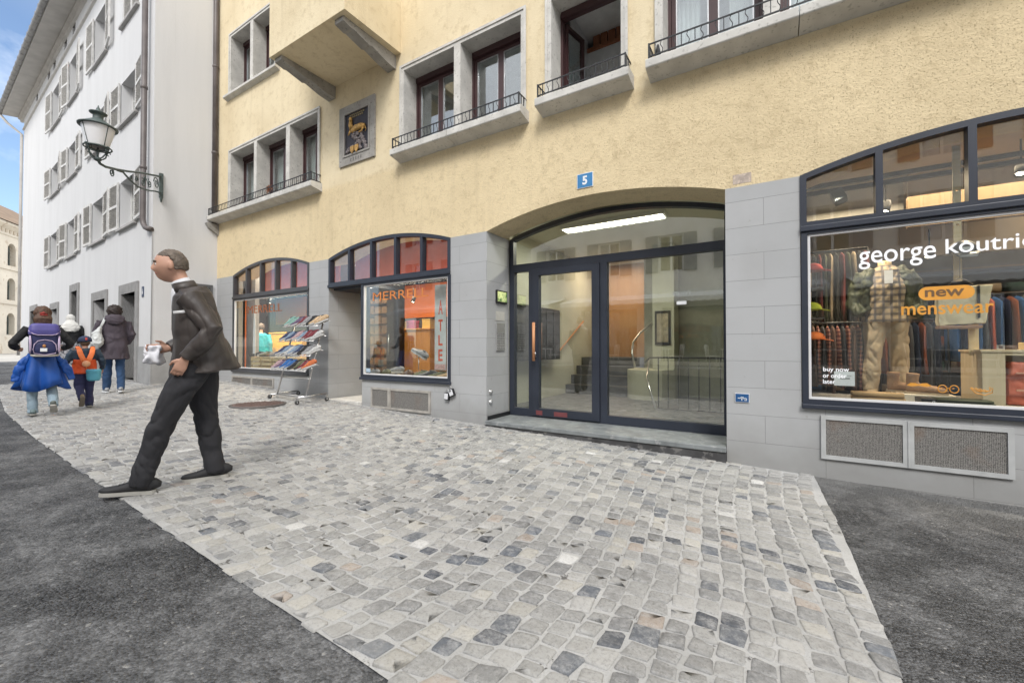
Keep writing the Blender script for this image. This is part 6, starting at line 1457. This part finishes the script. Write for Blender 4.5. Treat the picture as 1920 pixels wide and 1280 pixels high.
MB().box(-.06, .05, -.05, .05, -.08, .07).xf(wm(pp)).build('paper', pm('white_paper', (.70, .70, .74), .8), pp, remesh=.012, smoothit=3, disp=(.035, (13, 13, 13)))

# ---- girl with the school backpack
def walk_joints(step=.18, lift=1, arms='bent', lean=.02, out=.06):
    s = step * lift
    J = dict(head=(0, .06 + lean, 1.63), neck=(0, lean, 1.46), pelvis=(0, 0, .93), yaw=0, tilt=0, hipL=(-.09, 0, .90), hipR=(.09, 0, .90),
             knL=(-.095, .10 + s * .5, .50), anL=(-.09, s + .02, .09), knR=(.095, .04, .50), anR=(.09, -step * 1.1, .16), shL=(-.18, lean, 1.40), shR=(.18, lean, 1.40))
    if arms == 'bent': J.update(elL=(-.29, -.03, 1.15), wrL=(-.22, .18, 1.05), elR=(.29, -.03, 1.15), wrR=(.22, .18, 1.05))
    else: J.update(elL=(-.24, -.03, 1.13), wrL=(-.25, .06, .90), elR=(.24, -.06, 1.13), wrR=(.25, -.02, .90))
    J['curl'] = .6; return J
def face_to(p): # heading of someone walking straight away from the camera
    return math.degrees(math.atan2(p[0], -p[1])) if False else math.degrees(math.atan2(-p[0], p[1]))
def place(px, py, top, H):
    """ground point under pixel row py for the column px, found on the sloping ground"""
    lo, hi = 2.0, 20.0
    for _ in range(40):
        m_ = (lo + hi) / 2; q = CAMP + ray(px, py) * m_
        if q[2] > gz(q[0], q[1]) + .015: lo = m_
        else: hi = m_
    return q
gp = place(78, 778, 572, 1.4); GJ = walk_joints(.16, 1, 'bent'); GJ['elL'] = (-.33, -.02, 1.13); GJ['elR'] = (.33, -.02, 1.13); GJ['wrL'] = (-.26, .22, 1.08); GJ['wrR'] = (.26, .22, 1.08); GJ['hipL'] = (-.075, 0, .9); GJ['hipR'] = (.075, 0, .9); GJ['shL'] = (-.155, .02, 1.40); GJ['shR'] = (.155, .02, 1.40)
GJ['anL'] = (-.10, -.02, .10); GJ['knL'] = (-.10, .03, .50); GJ['anR'] = (.11, -.20, .20); GJ['knR'] = (.10, .06, .50)
gh_ = 84
t, B, hc, Mh, W = person(tuple(gp - np.array([0, 0, .0])), gh_, 1.44, GJ, 'girl with a purple school backpack and a blue jacket tied round her waist', {}, vox=.008)
trousers(B, GJ, pm('light_denim', (.27, .36, .43), .85, .15, 9, .2, 120), r=(.092, .084, .068, .066, .060), waist=.135, cuff=.08, amp=.012)
DKT = pm('dark_knit', (.020, .020, .022), .9, .2, 20, .3, 120)
sw = MB().loft([(0, .02, 1.47), (0, .02, 1.40), (0, .02, 1.2), (0, 0, 1.0), (0, 0, .9)], [(.09, .08), (.17, .11), (.15, .115), (.145, .11), (.145, .11)], seg=24)
limb(sw, GJ['shL'], GJ['elL'], GJ['wrL'], [.066, .060, .055, .052, .044]); limb(sw, GJ['shR'], GJ['elR'], GJ['wrR'], [.066, .060, .055, .052, .044])
B(sw, 'sweater', DKT, remesh=.01, smoothit=2, disp=(.010, (8, 8, 7)))
BJ = pm('cobalt_rain_jacket', (.008, .075, .34), .5, .15, 5, .2, 30); NVL = pm('dark_blue_lining', (.012, .02, .07), .7)
sk = MB(); n_ = 72; rings = [(1.0, .155, .13), (.95, .165, .14), (.85, .19, .155), (.72, .215, .18), (.60, .24, .19), (.50, .26, .20)]
vs = []
for ri, (z, rx, ry) in enumerate(rings):
    for k in range(n_):
        a = 2 * PI * k / n_; f_ = 1 + (.05 + .035 * ri) * math.sin(5 * a + .6) + .02 * ri * math.sin(9 * a + 2)
        dz = -.06 * ri / 5 * (1 + math.sin(3 * a + 1.0)) * .9
        vs.append((rx * f_ * math.cos(a), ry * f_ * math.sin(a) - .02, z + dz))
fs = [(i * n_ + k, i * n_ + (k + 1) % n_, (i + 1) * n_ + (k + 1) % n_, (i + 1) * n_ + k) for i in range(len(rings) - 1) for k in range(n_)]
sk.add(vs, fs, 0, True); jo_ = B(sk, 'tied_jacket', BJ, disp=(.015, (9, 9, 7)), recalc=False); so_m = jo_.modifiers.new('solid', 'SOLIDIFY'); so_m.thickness = .008
for s_ in (-1, 1):
    B(MB().loft([(s_ * .15, -.06, .95), (s_ * .21, -.10, .86), (s_ * .27, -.11, .72), (s_ * (.33 if s_ > 0 else .30), -.10, .56)], [(.04, .025), (.052, .028), (.06, .028), (.045, .02)]), 'jacket_sleeve', BJ if s_ < 0 else BJ, remesh=.011, smoothit=3, disp=(.02, (8, 8, 8)))
hb = MB().ball(hc + Vector((0, -.018, .018)), (.104, .118, .122), seg=36, rings=24, M=Mh, fn=lambda d_, p: p * (1 + .06 * noise.noise(d_ * 5)) if (d_.z > .45 or d_.y < .15) else p * .72)
hb.loft([hc + Vector((0, -.10, -.02)), hc + Vector((0, -.14, -.08)), hc + Vector((0, -.13, -.15)), hc + Vector((0, -.12, -.20))], [(.09, .05), (.11, .055), (.10, .05), (.06, .03)])
B(hb, 'hair', solehair((.085, .045, .028)), remesh=.008, smoothit=1, disp=(.008, (40, 40, 9)))
B(MB().loft([hc + Vector((-.035, -.145, -.0)), hc + Vector((0, -.158, .012)), hc + Vector((.035, -.145, -.0))], [(.018, .016), (.026, .022), (.018, .016)]).ball(hc + Vector((0, -.155, -.02)), (.05, .02, .012)), 'scrunchie', pm('red_scrunchie', (.40, .06, .05), .8), disp=(.008, (60, 60, 60)))
GSH = [pm('teal_grey_shoe', (.16, .22, .23), .7, .25, 20), pm('shoe_lace', (.45, .45, .44)), BLACK]
shoe_on(B, GJ['anL'], 4, 0, GSH, SOLEW, .27); shoe_on(B, GJ['anR'], -8, -30, [pm('grey_green_shoe', (.13, .15, .14), .7), MATS['shoe_lace'], BLACK], SOLEW, .27)
# the backpack
bpk = thing('school_backpack', tuple(W @ Vector((0, -.22, 1.0))), 'dark blue and purple school backpack with lilac piping on the girl\'s back', 'backpack', rz=math.radians(gh_))
k_ = 1.44 / 1.75
PUR = pm('purple_nylon', (.075, .065, .25), .5, .1, 10, .2, 60); NVB = pm('navy_nylon', (.016, .02, .085), .6, .15, 10, .2, 60); LIL = pm('lilac_piping', (.52, .42, .58), .5); 
def K(mb, name, m, **k): return mb.xf(Matrix.Translation(W @ Vector((0, 0, 0))) @ Matrix.Rotation(math.radians(gh_), 4, 'Z') @ Matrix.Translation((0, 0, .155 * k_)) @ Matrix.Diagonal((k_ * .76, k_ * .85, k_ * .88, 1))).build(name, m, bpk, **k)
K(MB().loft([(0, -.25, .93), (0, -.25, .97), (0, -.25, 1.15), (0, -.25, 1.36), (0, -.25, 1.42)], [(.19, .09), (.215, .115), (.22, .12), (.21, .115), (.18, .09)], seg=32, power=4), 'main_body', NVB, remesh=.009, smoothit=2)
K(MB().loft([(0, -.26, 1.29), (0, -.26, 1.36), (0, -.25, 1.44), (0, -.24, 1.465)], [(.222, .128), (.228, .133), (.215, .12), (.19, .09)], seg=32, power=4), 'top_flap', PUR, remesh=.009, smoothit=2)
K(MB().loft([(0, -.37, .95), (0, -.375, 1.02), (0, -.37, 1.12), (0, -.36, 1.19)], [(.15, .035), (.165, .045), (.15, .04), (.10, .02)], seg=24, power=3), 'front_pocket', NVB, remesh=.008, smoothit=2)
pk = MB().tube([(-.15, -.405, .96), (-.165, -.415, 1.03), (-.15, -.41, 1.12), (-.10, -.395, 1.18), (0, -.39, 1.20), (.10, -.395, 1.18), (.15, -.41, 1.12), (.165, -.415, 1.03), (.15, -.405, .96), (0, -.42, .93)], .007, 7, closed=True)
K(pk, 'pocket_piping', LIL)
K(MB().tube([(-.225, -.33, 1.36), (-.16, -.385, 1.30), (-.10, -.392, 1.285), (.10, -.392, 1.285), (.16, -.385, 1.30), (.225, -.33, 1.36)], .008, 7), 'flap_piping', LIL)
for s_ in (-1, 1): K(MB().loft([(s_ * .205, -.355, 1.27), (s_ * .20, -.375, 1.15), (s_ * .20, -.37, 1.02), (s_ * .205, -.35, .95)], [(.012, .006), (.018, .008), (.016, .008), (.008, .005)], side=(1, 0, 0)), 'side_stripe', LIL)
K(MB().loft([(0, -.33, .915), (0, -.335, .94)], [(.20, .09), (.195, .088)], seg=24, power=3), 'base_trim', pm('grey_beige_trim', (.36, .34, .30), .6))
K(MB().box(-.07, .03, -.43, -.418, .99, 1.05), 'tag_card', WEN, bevel=.01)
K(MB().ball((-.015, -.43, 1.09), (.025, .012, .028)), 'charm', pm('amber_charm', (.45, .20, .06), .5))

# ---- small child
kp = place(158, 764, 628, 1.08); CJ = walk_joints(.2, 1, 'down'); CJ['head'] = (0, .04, 1.60); CJ['neck'] = (0, .0, 1.42); CJ['elL'] = (-.31, .0, 1.14); CJ['wrL'] = (-.45, .12, 1.02); CJ['hdL'] = (-.8, .4, -.3); CJ['elR'] = (.31, -.02, 1.12); CJ['wrR'] = (.33, .12, .92)
CJ['anL'] = (-.07, -.22, .26); CJ['knL'] = (-.09, .06, .50); CJ['anR'] = (.09, .08, .10); CJ['knR'] = (.09, .07, .50)
ch_ = 84
t, B, hc, Mh, W = person(tuple(kp), ch_, 1.06, CJ, 'small child seen from behind in an orange and navy jacket with a navy cap', {}, vox=.010)
trousers(B, CJ, pm('navy_trousers', (.028, .03, .085), .8, .15, 9, .2, 60), r=(.115, .105, .088, .082, .076), waist=.155, amp=.013, cuff=.06)
NJ = pm('petrol_navy_jacket', (.015, .035, .06), .6, .2, 8, .2, 50); OJ = pm('orange_jacket', (.68, .085, .015), .55, .1, 8, .2, 40); HV = pm('neon_orange_vest', (.92, .22, .06), .5, .05)
cj = MB().loft([(0, .0, 1.44), (0, .0, 1.38), (0, .0, 1.22), (0, .0, 1.12)], [(.11, .09), (.19, .13), (.195, .14), (.195, .14)], seg=28)
limb(cj, CJ['shL'], CJ['elL'], CJ['wrL'], [.085, .082, .075, .07, .06]); limb(cj, CJ['shR'], CJ['elR'], CJ['wrR'], [.085, .082, .075, .07, .06])
B(cj, 'jacket_upper', NJ, remesh=.011, smoothit=3, disp=(.016, (8, 8, 7)))
B(MB().loft([(0, .0, 1.18), (0, .0, 1.05), (0, .0, .92), (0, -.01, .82)], [(.202, .147), (.215, .158), (.222, .165), (.22, .165)], seg=28), 'jacket_skirt', OJ, remesh=.011, smoothit=3, disp=(.016, (8, 8, 7)))
for s_ in (-1, 1):
    B(MB().loft([(s_ * .12, -.12, 1.43), (s_ * .10, -.155, 1.32), (s_ * .06, -.165, 1.20), (s_ * .02, -.17, 1.10)], [(.045, .012), (.05, .012), (.05, .012), (.05, .012)], side=(1, 0, 0)), 'vest_strap', HV)
    B(MB().loft([(s_ * .12, -.12, 1.43), (s_ * .13, .0, 1.48), (s_ * .12, .12, 1.42)], [(.04, .012)] * 3, side=(1, 0, 0)), 'vest_strap', HV)
B(MB().lathe((0, 0, 0), [(0, .0), (.075, .0), (.075, .012), (0, .012)], 24).xf(Matrix.Translation((0, -.185, 1.07)) @ Matrix.Rotation(PI / 2, 4, 'X')), 'vest_badge', pm('vest_badge', (.85, .42, .22), .4))
capm = MB().ball(hc + Vector((0, -.01, .03)), (.125, .135, .115), seg=32, rings=20, fn=lambda d_, p: Vector((p.x, p.y, p.z if d_.z > -.28 else -.28 * .115)))
capo = B(capm, 'cap', pm('navy_cap', (.02, .032, .075), .8, .15, 12)); 
B(MB().loft([hc + Vector((0, .10, .02)), hc + Vector((0, .17, .015)), hc + Vector((0, .21, .0))], [(.10, .008), (.09, .007), (.05, .006)]), 'cap_brim', MATS['navy_cap'])
B(MB().box(-.018, .018, -.152, -.140, hc.z + .04, hc.z + .10), 'cap_emblem', pm('red_emblem', (.60, .08, .06), .6), bevel=.004)
B(MB().ball(hc + Vector((0, -.02, -.03)), (.09, .10, .09), seg=20, rings=14, fn=lambda d_, p: p if d_.y < .2 else p * .8), 'hair', solehair((.10, .065, .04)))
TAN = [pm('tan_boot', (.26, .20, .13), .8, .2, 20), MATS['shoe_lace'], BLACK]
shoe_on(B, CJ['anL'], 0, -55, TAN, pm('boot_sole', (.2, .17, .13), .8), .30); shoe_on(B, CJ['anR'], 0, 0, [MATS['navy_cap'], MATS['shoe_lace'], BLACK], SOLEW, .30)
kb = thing('bucket_bag', tuple(W @ Vector((.13, -.20, .82))), 'light teal bucket-shaped bag hanging at the small child\'s hip', 'bag', rz=math.radians(ch_))
MB().loft([(0, 0, -.10), (0, 0, -.08), (0, 0, .05), (0, 0, .07)], [(.055, .05), (.075, .06), (.085, .07), (.075, .06)], seg=20).xf(wm(kb)).build('bag_body', pm('teal_fabric', (.10, .36, .46), .7), kb, remesh=.006, smoothit=1, disp=(.006, (14, 14, 14)))
MB().tube([(-.07, 0, .06), (-.10, .02, .22), (-.12, .05, .34)], .006, 6).xf(wm(kb)).build('bag_strap', HV, kb)

# ---- woman in the dark coat
wp = place(213, 736, 575, 1.62); WJ = walk_joints(.14, 1, 'down'); WJ['anL'] = (-.10, .12, .09); WJ['knL'] = (-.09, .10, .50); WJ['anR'] = (.10, -.12, .10); WJ['knR'] = (.09, .02, .50); WJ['elR'] = (.27, -.05, 1.14); WJ['wrR'] = (.20, .12, .98); WJ['elL'] = (-.27, .02, 1.16); WJ['wrL'] = (-.20, .18, 1.10); WJ['head'] = (0, .05, 1.60); WJ['neck'] = (0, .0, 1.45)
wh_ = 77
t, B, hc, Mh, W = person(tuple(wp), wh_, 1.58, WJ, 'woman seen from behind in a dark mauve coat and jeans beside the stone doorway', {}, vox=.010)
trousers(B, WJ, pm('dark_denim', (.02, .055, .13), .85, .2, 9, .2, 120), r=(.10, .09, .072, .068, .06), amp=.012)
MAU = pm('mauve_coat', (.060, .048, .062), .8, .15, 6, .3, 60)
ct = MB().loft([(0, .0, 1.49), (0, .0, 1.42), (0, 0, 1.25), (0, 0, 1.05), (0, 0, .85), (0, -.01, .66)], [(.11, .10), (.195, .13), (.20, .15), (.195, .15), (.215, .165), (.235, .175)], seg=28)
limb(ct, WJ['shL'], WJ['elL'], WJ['wrL'], [.078, .072, .066, .062, .052]); limb(ct, WJ['shR'], WJ['elR'], WJ['wrR'], [.078, .072, .066, .062, .052])
B(ct, 'coat', MAU, remesh=.009, smoothit=1, disp=(.024, (7, 7, 3.5)))
B(MB().loft([(0, -.05, 1.50), (0, -.11, 1.46), (0, -.15, 1.39), (0, -.16, 1.34)], [(.13, .07), (.155, .07), (.13, .05), (.06, .02)], seg=22), 'hood', MAU, remesh=.010, smoothit=3, disp=(.014, (9, 9, 9)))
B(MB().ball(hc + Vector((0, -.02, .015)), (.118, .125, .130), seg=32, rings=22, fn=lambda d_, p: p * (1 + .10 * noise.noise(d_ * 3.5)) if (d_.z > .4 or d_.y < .2) else p * .72).ball(hc + Vector((0, -.04, -.06)), (.10, .09, .075)), 'hair', solehair((.028, .018, .016)), remesh=.008, smoothit=1, disp=(.014, (30, 30, 22)))
WSH = [pm('pale_grey_shoe', (.30, .31, .33), .7, .3, 20), MATS['shoe_lace'], BLACK]
shoe_on(B, WJ['anL'], 8, 0, WSH, WEN, .27); shoe_on(B, WJ['anR'], -6, -6, WSH, WEN, .27)
wbg = thing('shoulder_bag', tuple(W @ Vector((-.24, -.12, 1.1))), 'slouchy white shoulder bag on the left shoulder of the woman in the dark coat', 'bag', rz=math.radians(wh_))
MB().loft([(0, 0, -.20), (0, 0, -.12), (0, 0, .05), (.03, 0, .17)], [(.03, .05), (.09, .10), (.07, .08), (.02, .03)], seg=18).xf(wm(wbg)).build('bag_body', pm('white_leather', (.56, .58, .58), .6), wbg, remesh=.009, smoothit=2, disp=(.02, (9, 9, 9)))
MB().loft([(.03, 0, .15), (.07, .0, .26), (.10, .06, .34)], [(.016, .004), (.018, .004), (.02, .004)]).xf(wm(wbg)).build('bag_strap', MATS['white_leather'], wbg)

# ---- woman in the white headscarf, further off
sp_ = place(131, 697, 587, 1.6); SJ = walk_joints(.12, 1, 'bent')
t, B, hc, Mh, W = person(tuple(sp_), 80, 1.60, SJ, 'woman seen from behind in a white headscarf and black top further along the street', {}, vox=.012, faces=True)
SB = pm('black_cotton', (.012, .012, .014), .9)
sb = MB().loft([(0, .0, 1.46), (0, .0, 1.40), (0, 0, 1.2), (0, 0, 1.0), (0, 0, .88)], [(.10, .09), (.20, .13), (.21, .15), (.21, .16), (.235, .17)], seg=24)
limb(sb, SJ['shL'], SJ['elL'], SJ['wrL'], [.085, .08, .07, .07, .06]); limb(sb, SJ['shR'], SJ['elR'], SJ['wrR'], [.085, .08, .07, .07, .06])
B(sb, 'top', SB, remesh=.012, smoothit=3, disp=(.014, (8, 8, 6)))
n_ = 60; vs = []; rings = [(.92, .20, .16), (.7, .25, .20), (.45, .28, .23), (.2, .30, .25)]
for z, rx, ry in rings:
    for k in range(n_): a = 2 * PI * k / n_; f_ = 1 + .09 * math.sin(12 * a); vs.append((rx * f_ * math.cos(a), ry * f_ * math.sin(a), z))
PSK = newmat('pleated_grey'); N, L = nt(PSK); b = N['Principled BSDF']; tc_n = N.new('ShaderNodeTexCoord'); nn = nz(N, L, tc_n.outputs['Object'], 22, 2); L.new(mixc(N, L, rng_(N, L, nn, .45, .55), (.08, .08, .09), (.36, .36, .38)), b.inputs['Base Color']); b.inputs['Roughness'].default_value = .9
B(MB().add(vs, [(i * n_ + k, i * n_ + (k + 1) % n_, (i + 1) * n_ + (k + 1) % n_, (i + 1) * n_ + k) for i in range(3) for k in range(n_)], 0, True), 'skirt', PSK)
B(MB().ball(hc + Vector((0, -.01, .01)), (.105, .115, .135), seg=28, rings=18, fn=lambda d_, p: p if (d_.y < .35 or d_.z > .5) else p * .8).loft([hc + Vector((0, -.02, -.06)), (0, -.01, 1.42), (0, -.02, 1.33), (0, -.03, 1.22)], [(.09, .09), (.20, .145), (.235, .165), (.12, .162)], seg=28), 'headscarf', pm('white_scarf', (.62, .61, .58), .85), remesh=.010, smoothit=3, disp=(.010, (9, 9, 9)))
B(MB().tube([(.16, -.10, 1.40), (.02, -.18, 1.25), (-.14, -.17, 1.1), (-.2, -.1, .98)], .008, 6), 'bag_cord', SB)
for q in 'LR': shoe_on(B, SJ['an' + q], 0, 0 if q == 'L' else -20, [BLACK, MATS['shoe_lace'], BLACK], BLACK, .25)

# ---- shopper inside the shoe shop
vp = at(489, 700, 6.2); VJ = walk_joints(.02, 1, 'down'); VJ['anL'] = (-.09, .0, .09); VJ['anR'] = (.09, 0, .09); VJ['knL'] = (-.09, .03, .5); VJ['knR'] = (.09, .03, .5)
t, B, hc, Mh, W = person((float(vp[0]), 6.2, .2), 60, 1.60, VJ, 'person in a turquoise top standing inside the shop behind the far left window', {}, vox=.012)
tq = MB().loft([(0, .0, 1.46), (0, .0, 1.40), (0, 0, 1.2), (0, 0, 1.0), (0, 0, .84)], [(.10, .09), (.20, .13), (.20, .15), (.21, .16), (.23, .17)], seg=24)
limb(tq, VJ['shL'], VJ['elL'], VJ['wrL'], [.085, .08, .07, .06, .05]); limb(tq, VJ['shR'], VJ['elR'], VJ['wrR'], [.085, .08, .07, .06, .05])
B(tq, 'top', pm('turquoise_cotton', (.02, .36, .46), .8), remesh=.012, smoothit=3, disp=(.01, (8, 8, 6)))
trousers(B, VJ, pm('maroon_trousers', (.10, .03, .04), .9), vox=.011)
B(MB().ball(hc + Vector((0, -.015, .02)), (.095, .11, .115), seg=28, rings=18, fn=lambda d_, p: p if (d_.y < .1 or d_.z > .45) else p * .75), 'hair', solehair((.10, .08, .07)), disp=(.006, (30, 30, 30)))
for q in 'LR': shoe_on(B, VJ['an' + q], 0, 0, [BLACK, MATS['shoe_lace'], BLACK], SOLEW, .26)
# ================================================================ LIGHT AND SKY
SUN_EL, SUN_AZ = 46, 150   # azimuth of the sun seen from above, degrees from +Y clockwise
w = bpy.data.worlds.new('World'); sc.world = w; w.use_nodes = True
N, L = w.node_tree.nodes, w.node_tree.links
bg = N['Background']; sky = N.new('ShaderNodeTexSky'); sky.sky_type = 'NISHITA'; sky.sun_disc = False
sky.sun_elevation = math.radians(SUN_EL); sky.sun_rotation = math.radians(SUN_AZ); sky.air_density = 1.0; sky.dust_density = .6; sky.ozone_density = 1.5
tc = N.new('ShaderNodeTexCoord'); mp = N.new('ShaderNodeMapping'); mp.inputs['Scale'].default_value = (1, 1, 2.6); mp.inputs['Location'].default_value = (0.35, .2, .15); L.new(tc.outputs['Generated'], mp.inputs[0])
n1 = nz(N, L, mp.outputs[0], 1.5, 8, .62, .35)
cl = rng_(N, L, n1, .48, .70)
s_ = N.new('ShaderNodeSeparateXYZ'); L.new(tc.outputs['Generated'], s_.inputs[0])
east = rng_(N, L, s_.outputs['X'], -.88, -.45)     # the cloud deck is closed except for the gap at the end of the street
cl = mnode(N, L, 'MAXIMUM', mnode(N, L, 'MULTIPLY', cl, .6), east)
c = mixc(N, L, cl, sky.outputs[0], (7.6, 7.75, 8.0))
L.new(c, bg.inputs['Color']); bg.inputs['Strength'].default_value = .12
sd = bpy.data.lights.new('sun', 'SUN'); sd.energy = 1.35; sd.angle = math.radians(18); sd.color = (1, .965, .92)
so = bpy.data.objects.new('sun', sd); COL.objects.link(so)
az = math.radians(SUN_AZ); el = math.radians(SUN_EL)
dv = Vector((math.sin(az) * math.cos(el), math.cos(az) * math.cos(el), math.sin(el)))
so.rotation_euler = dv.to_track_quat('Z', 'Y').to_euler(); so.location = (0, -3, 15)
sc.view_settings.view_transform = 'Standard'; sc.view_settings.look = 'None'; sc.view_settings.gamma = 1; sc.view_settings.exposure = .93
sc.render.engine = 'CYCLES'
sc.cycles.use_denoising = True; sc.cycles.max_bounces = 8; sc.cycles.transparent_max_bounces = 16; sc.cycles.sample_clamp_indirect = 8
sc.cycles.caustics_reflective = False; sc.cycles.caustics_refractive = False
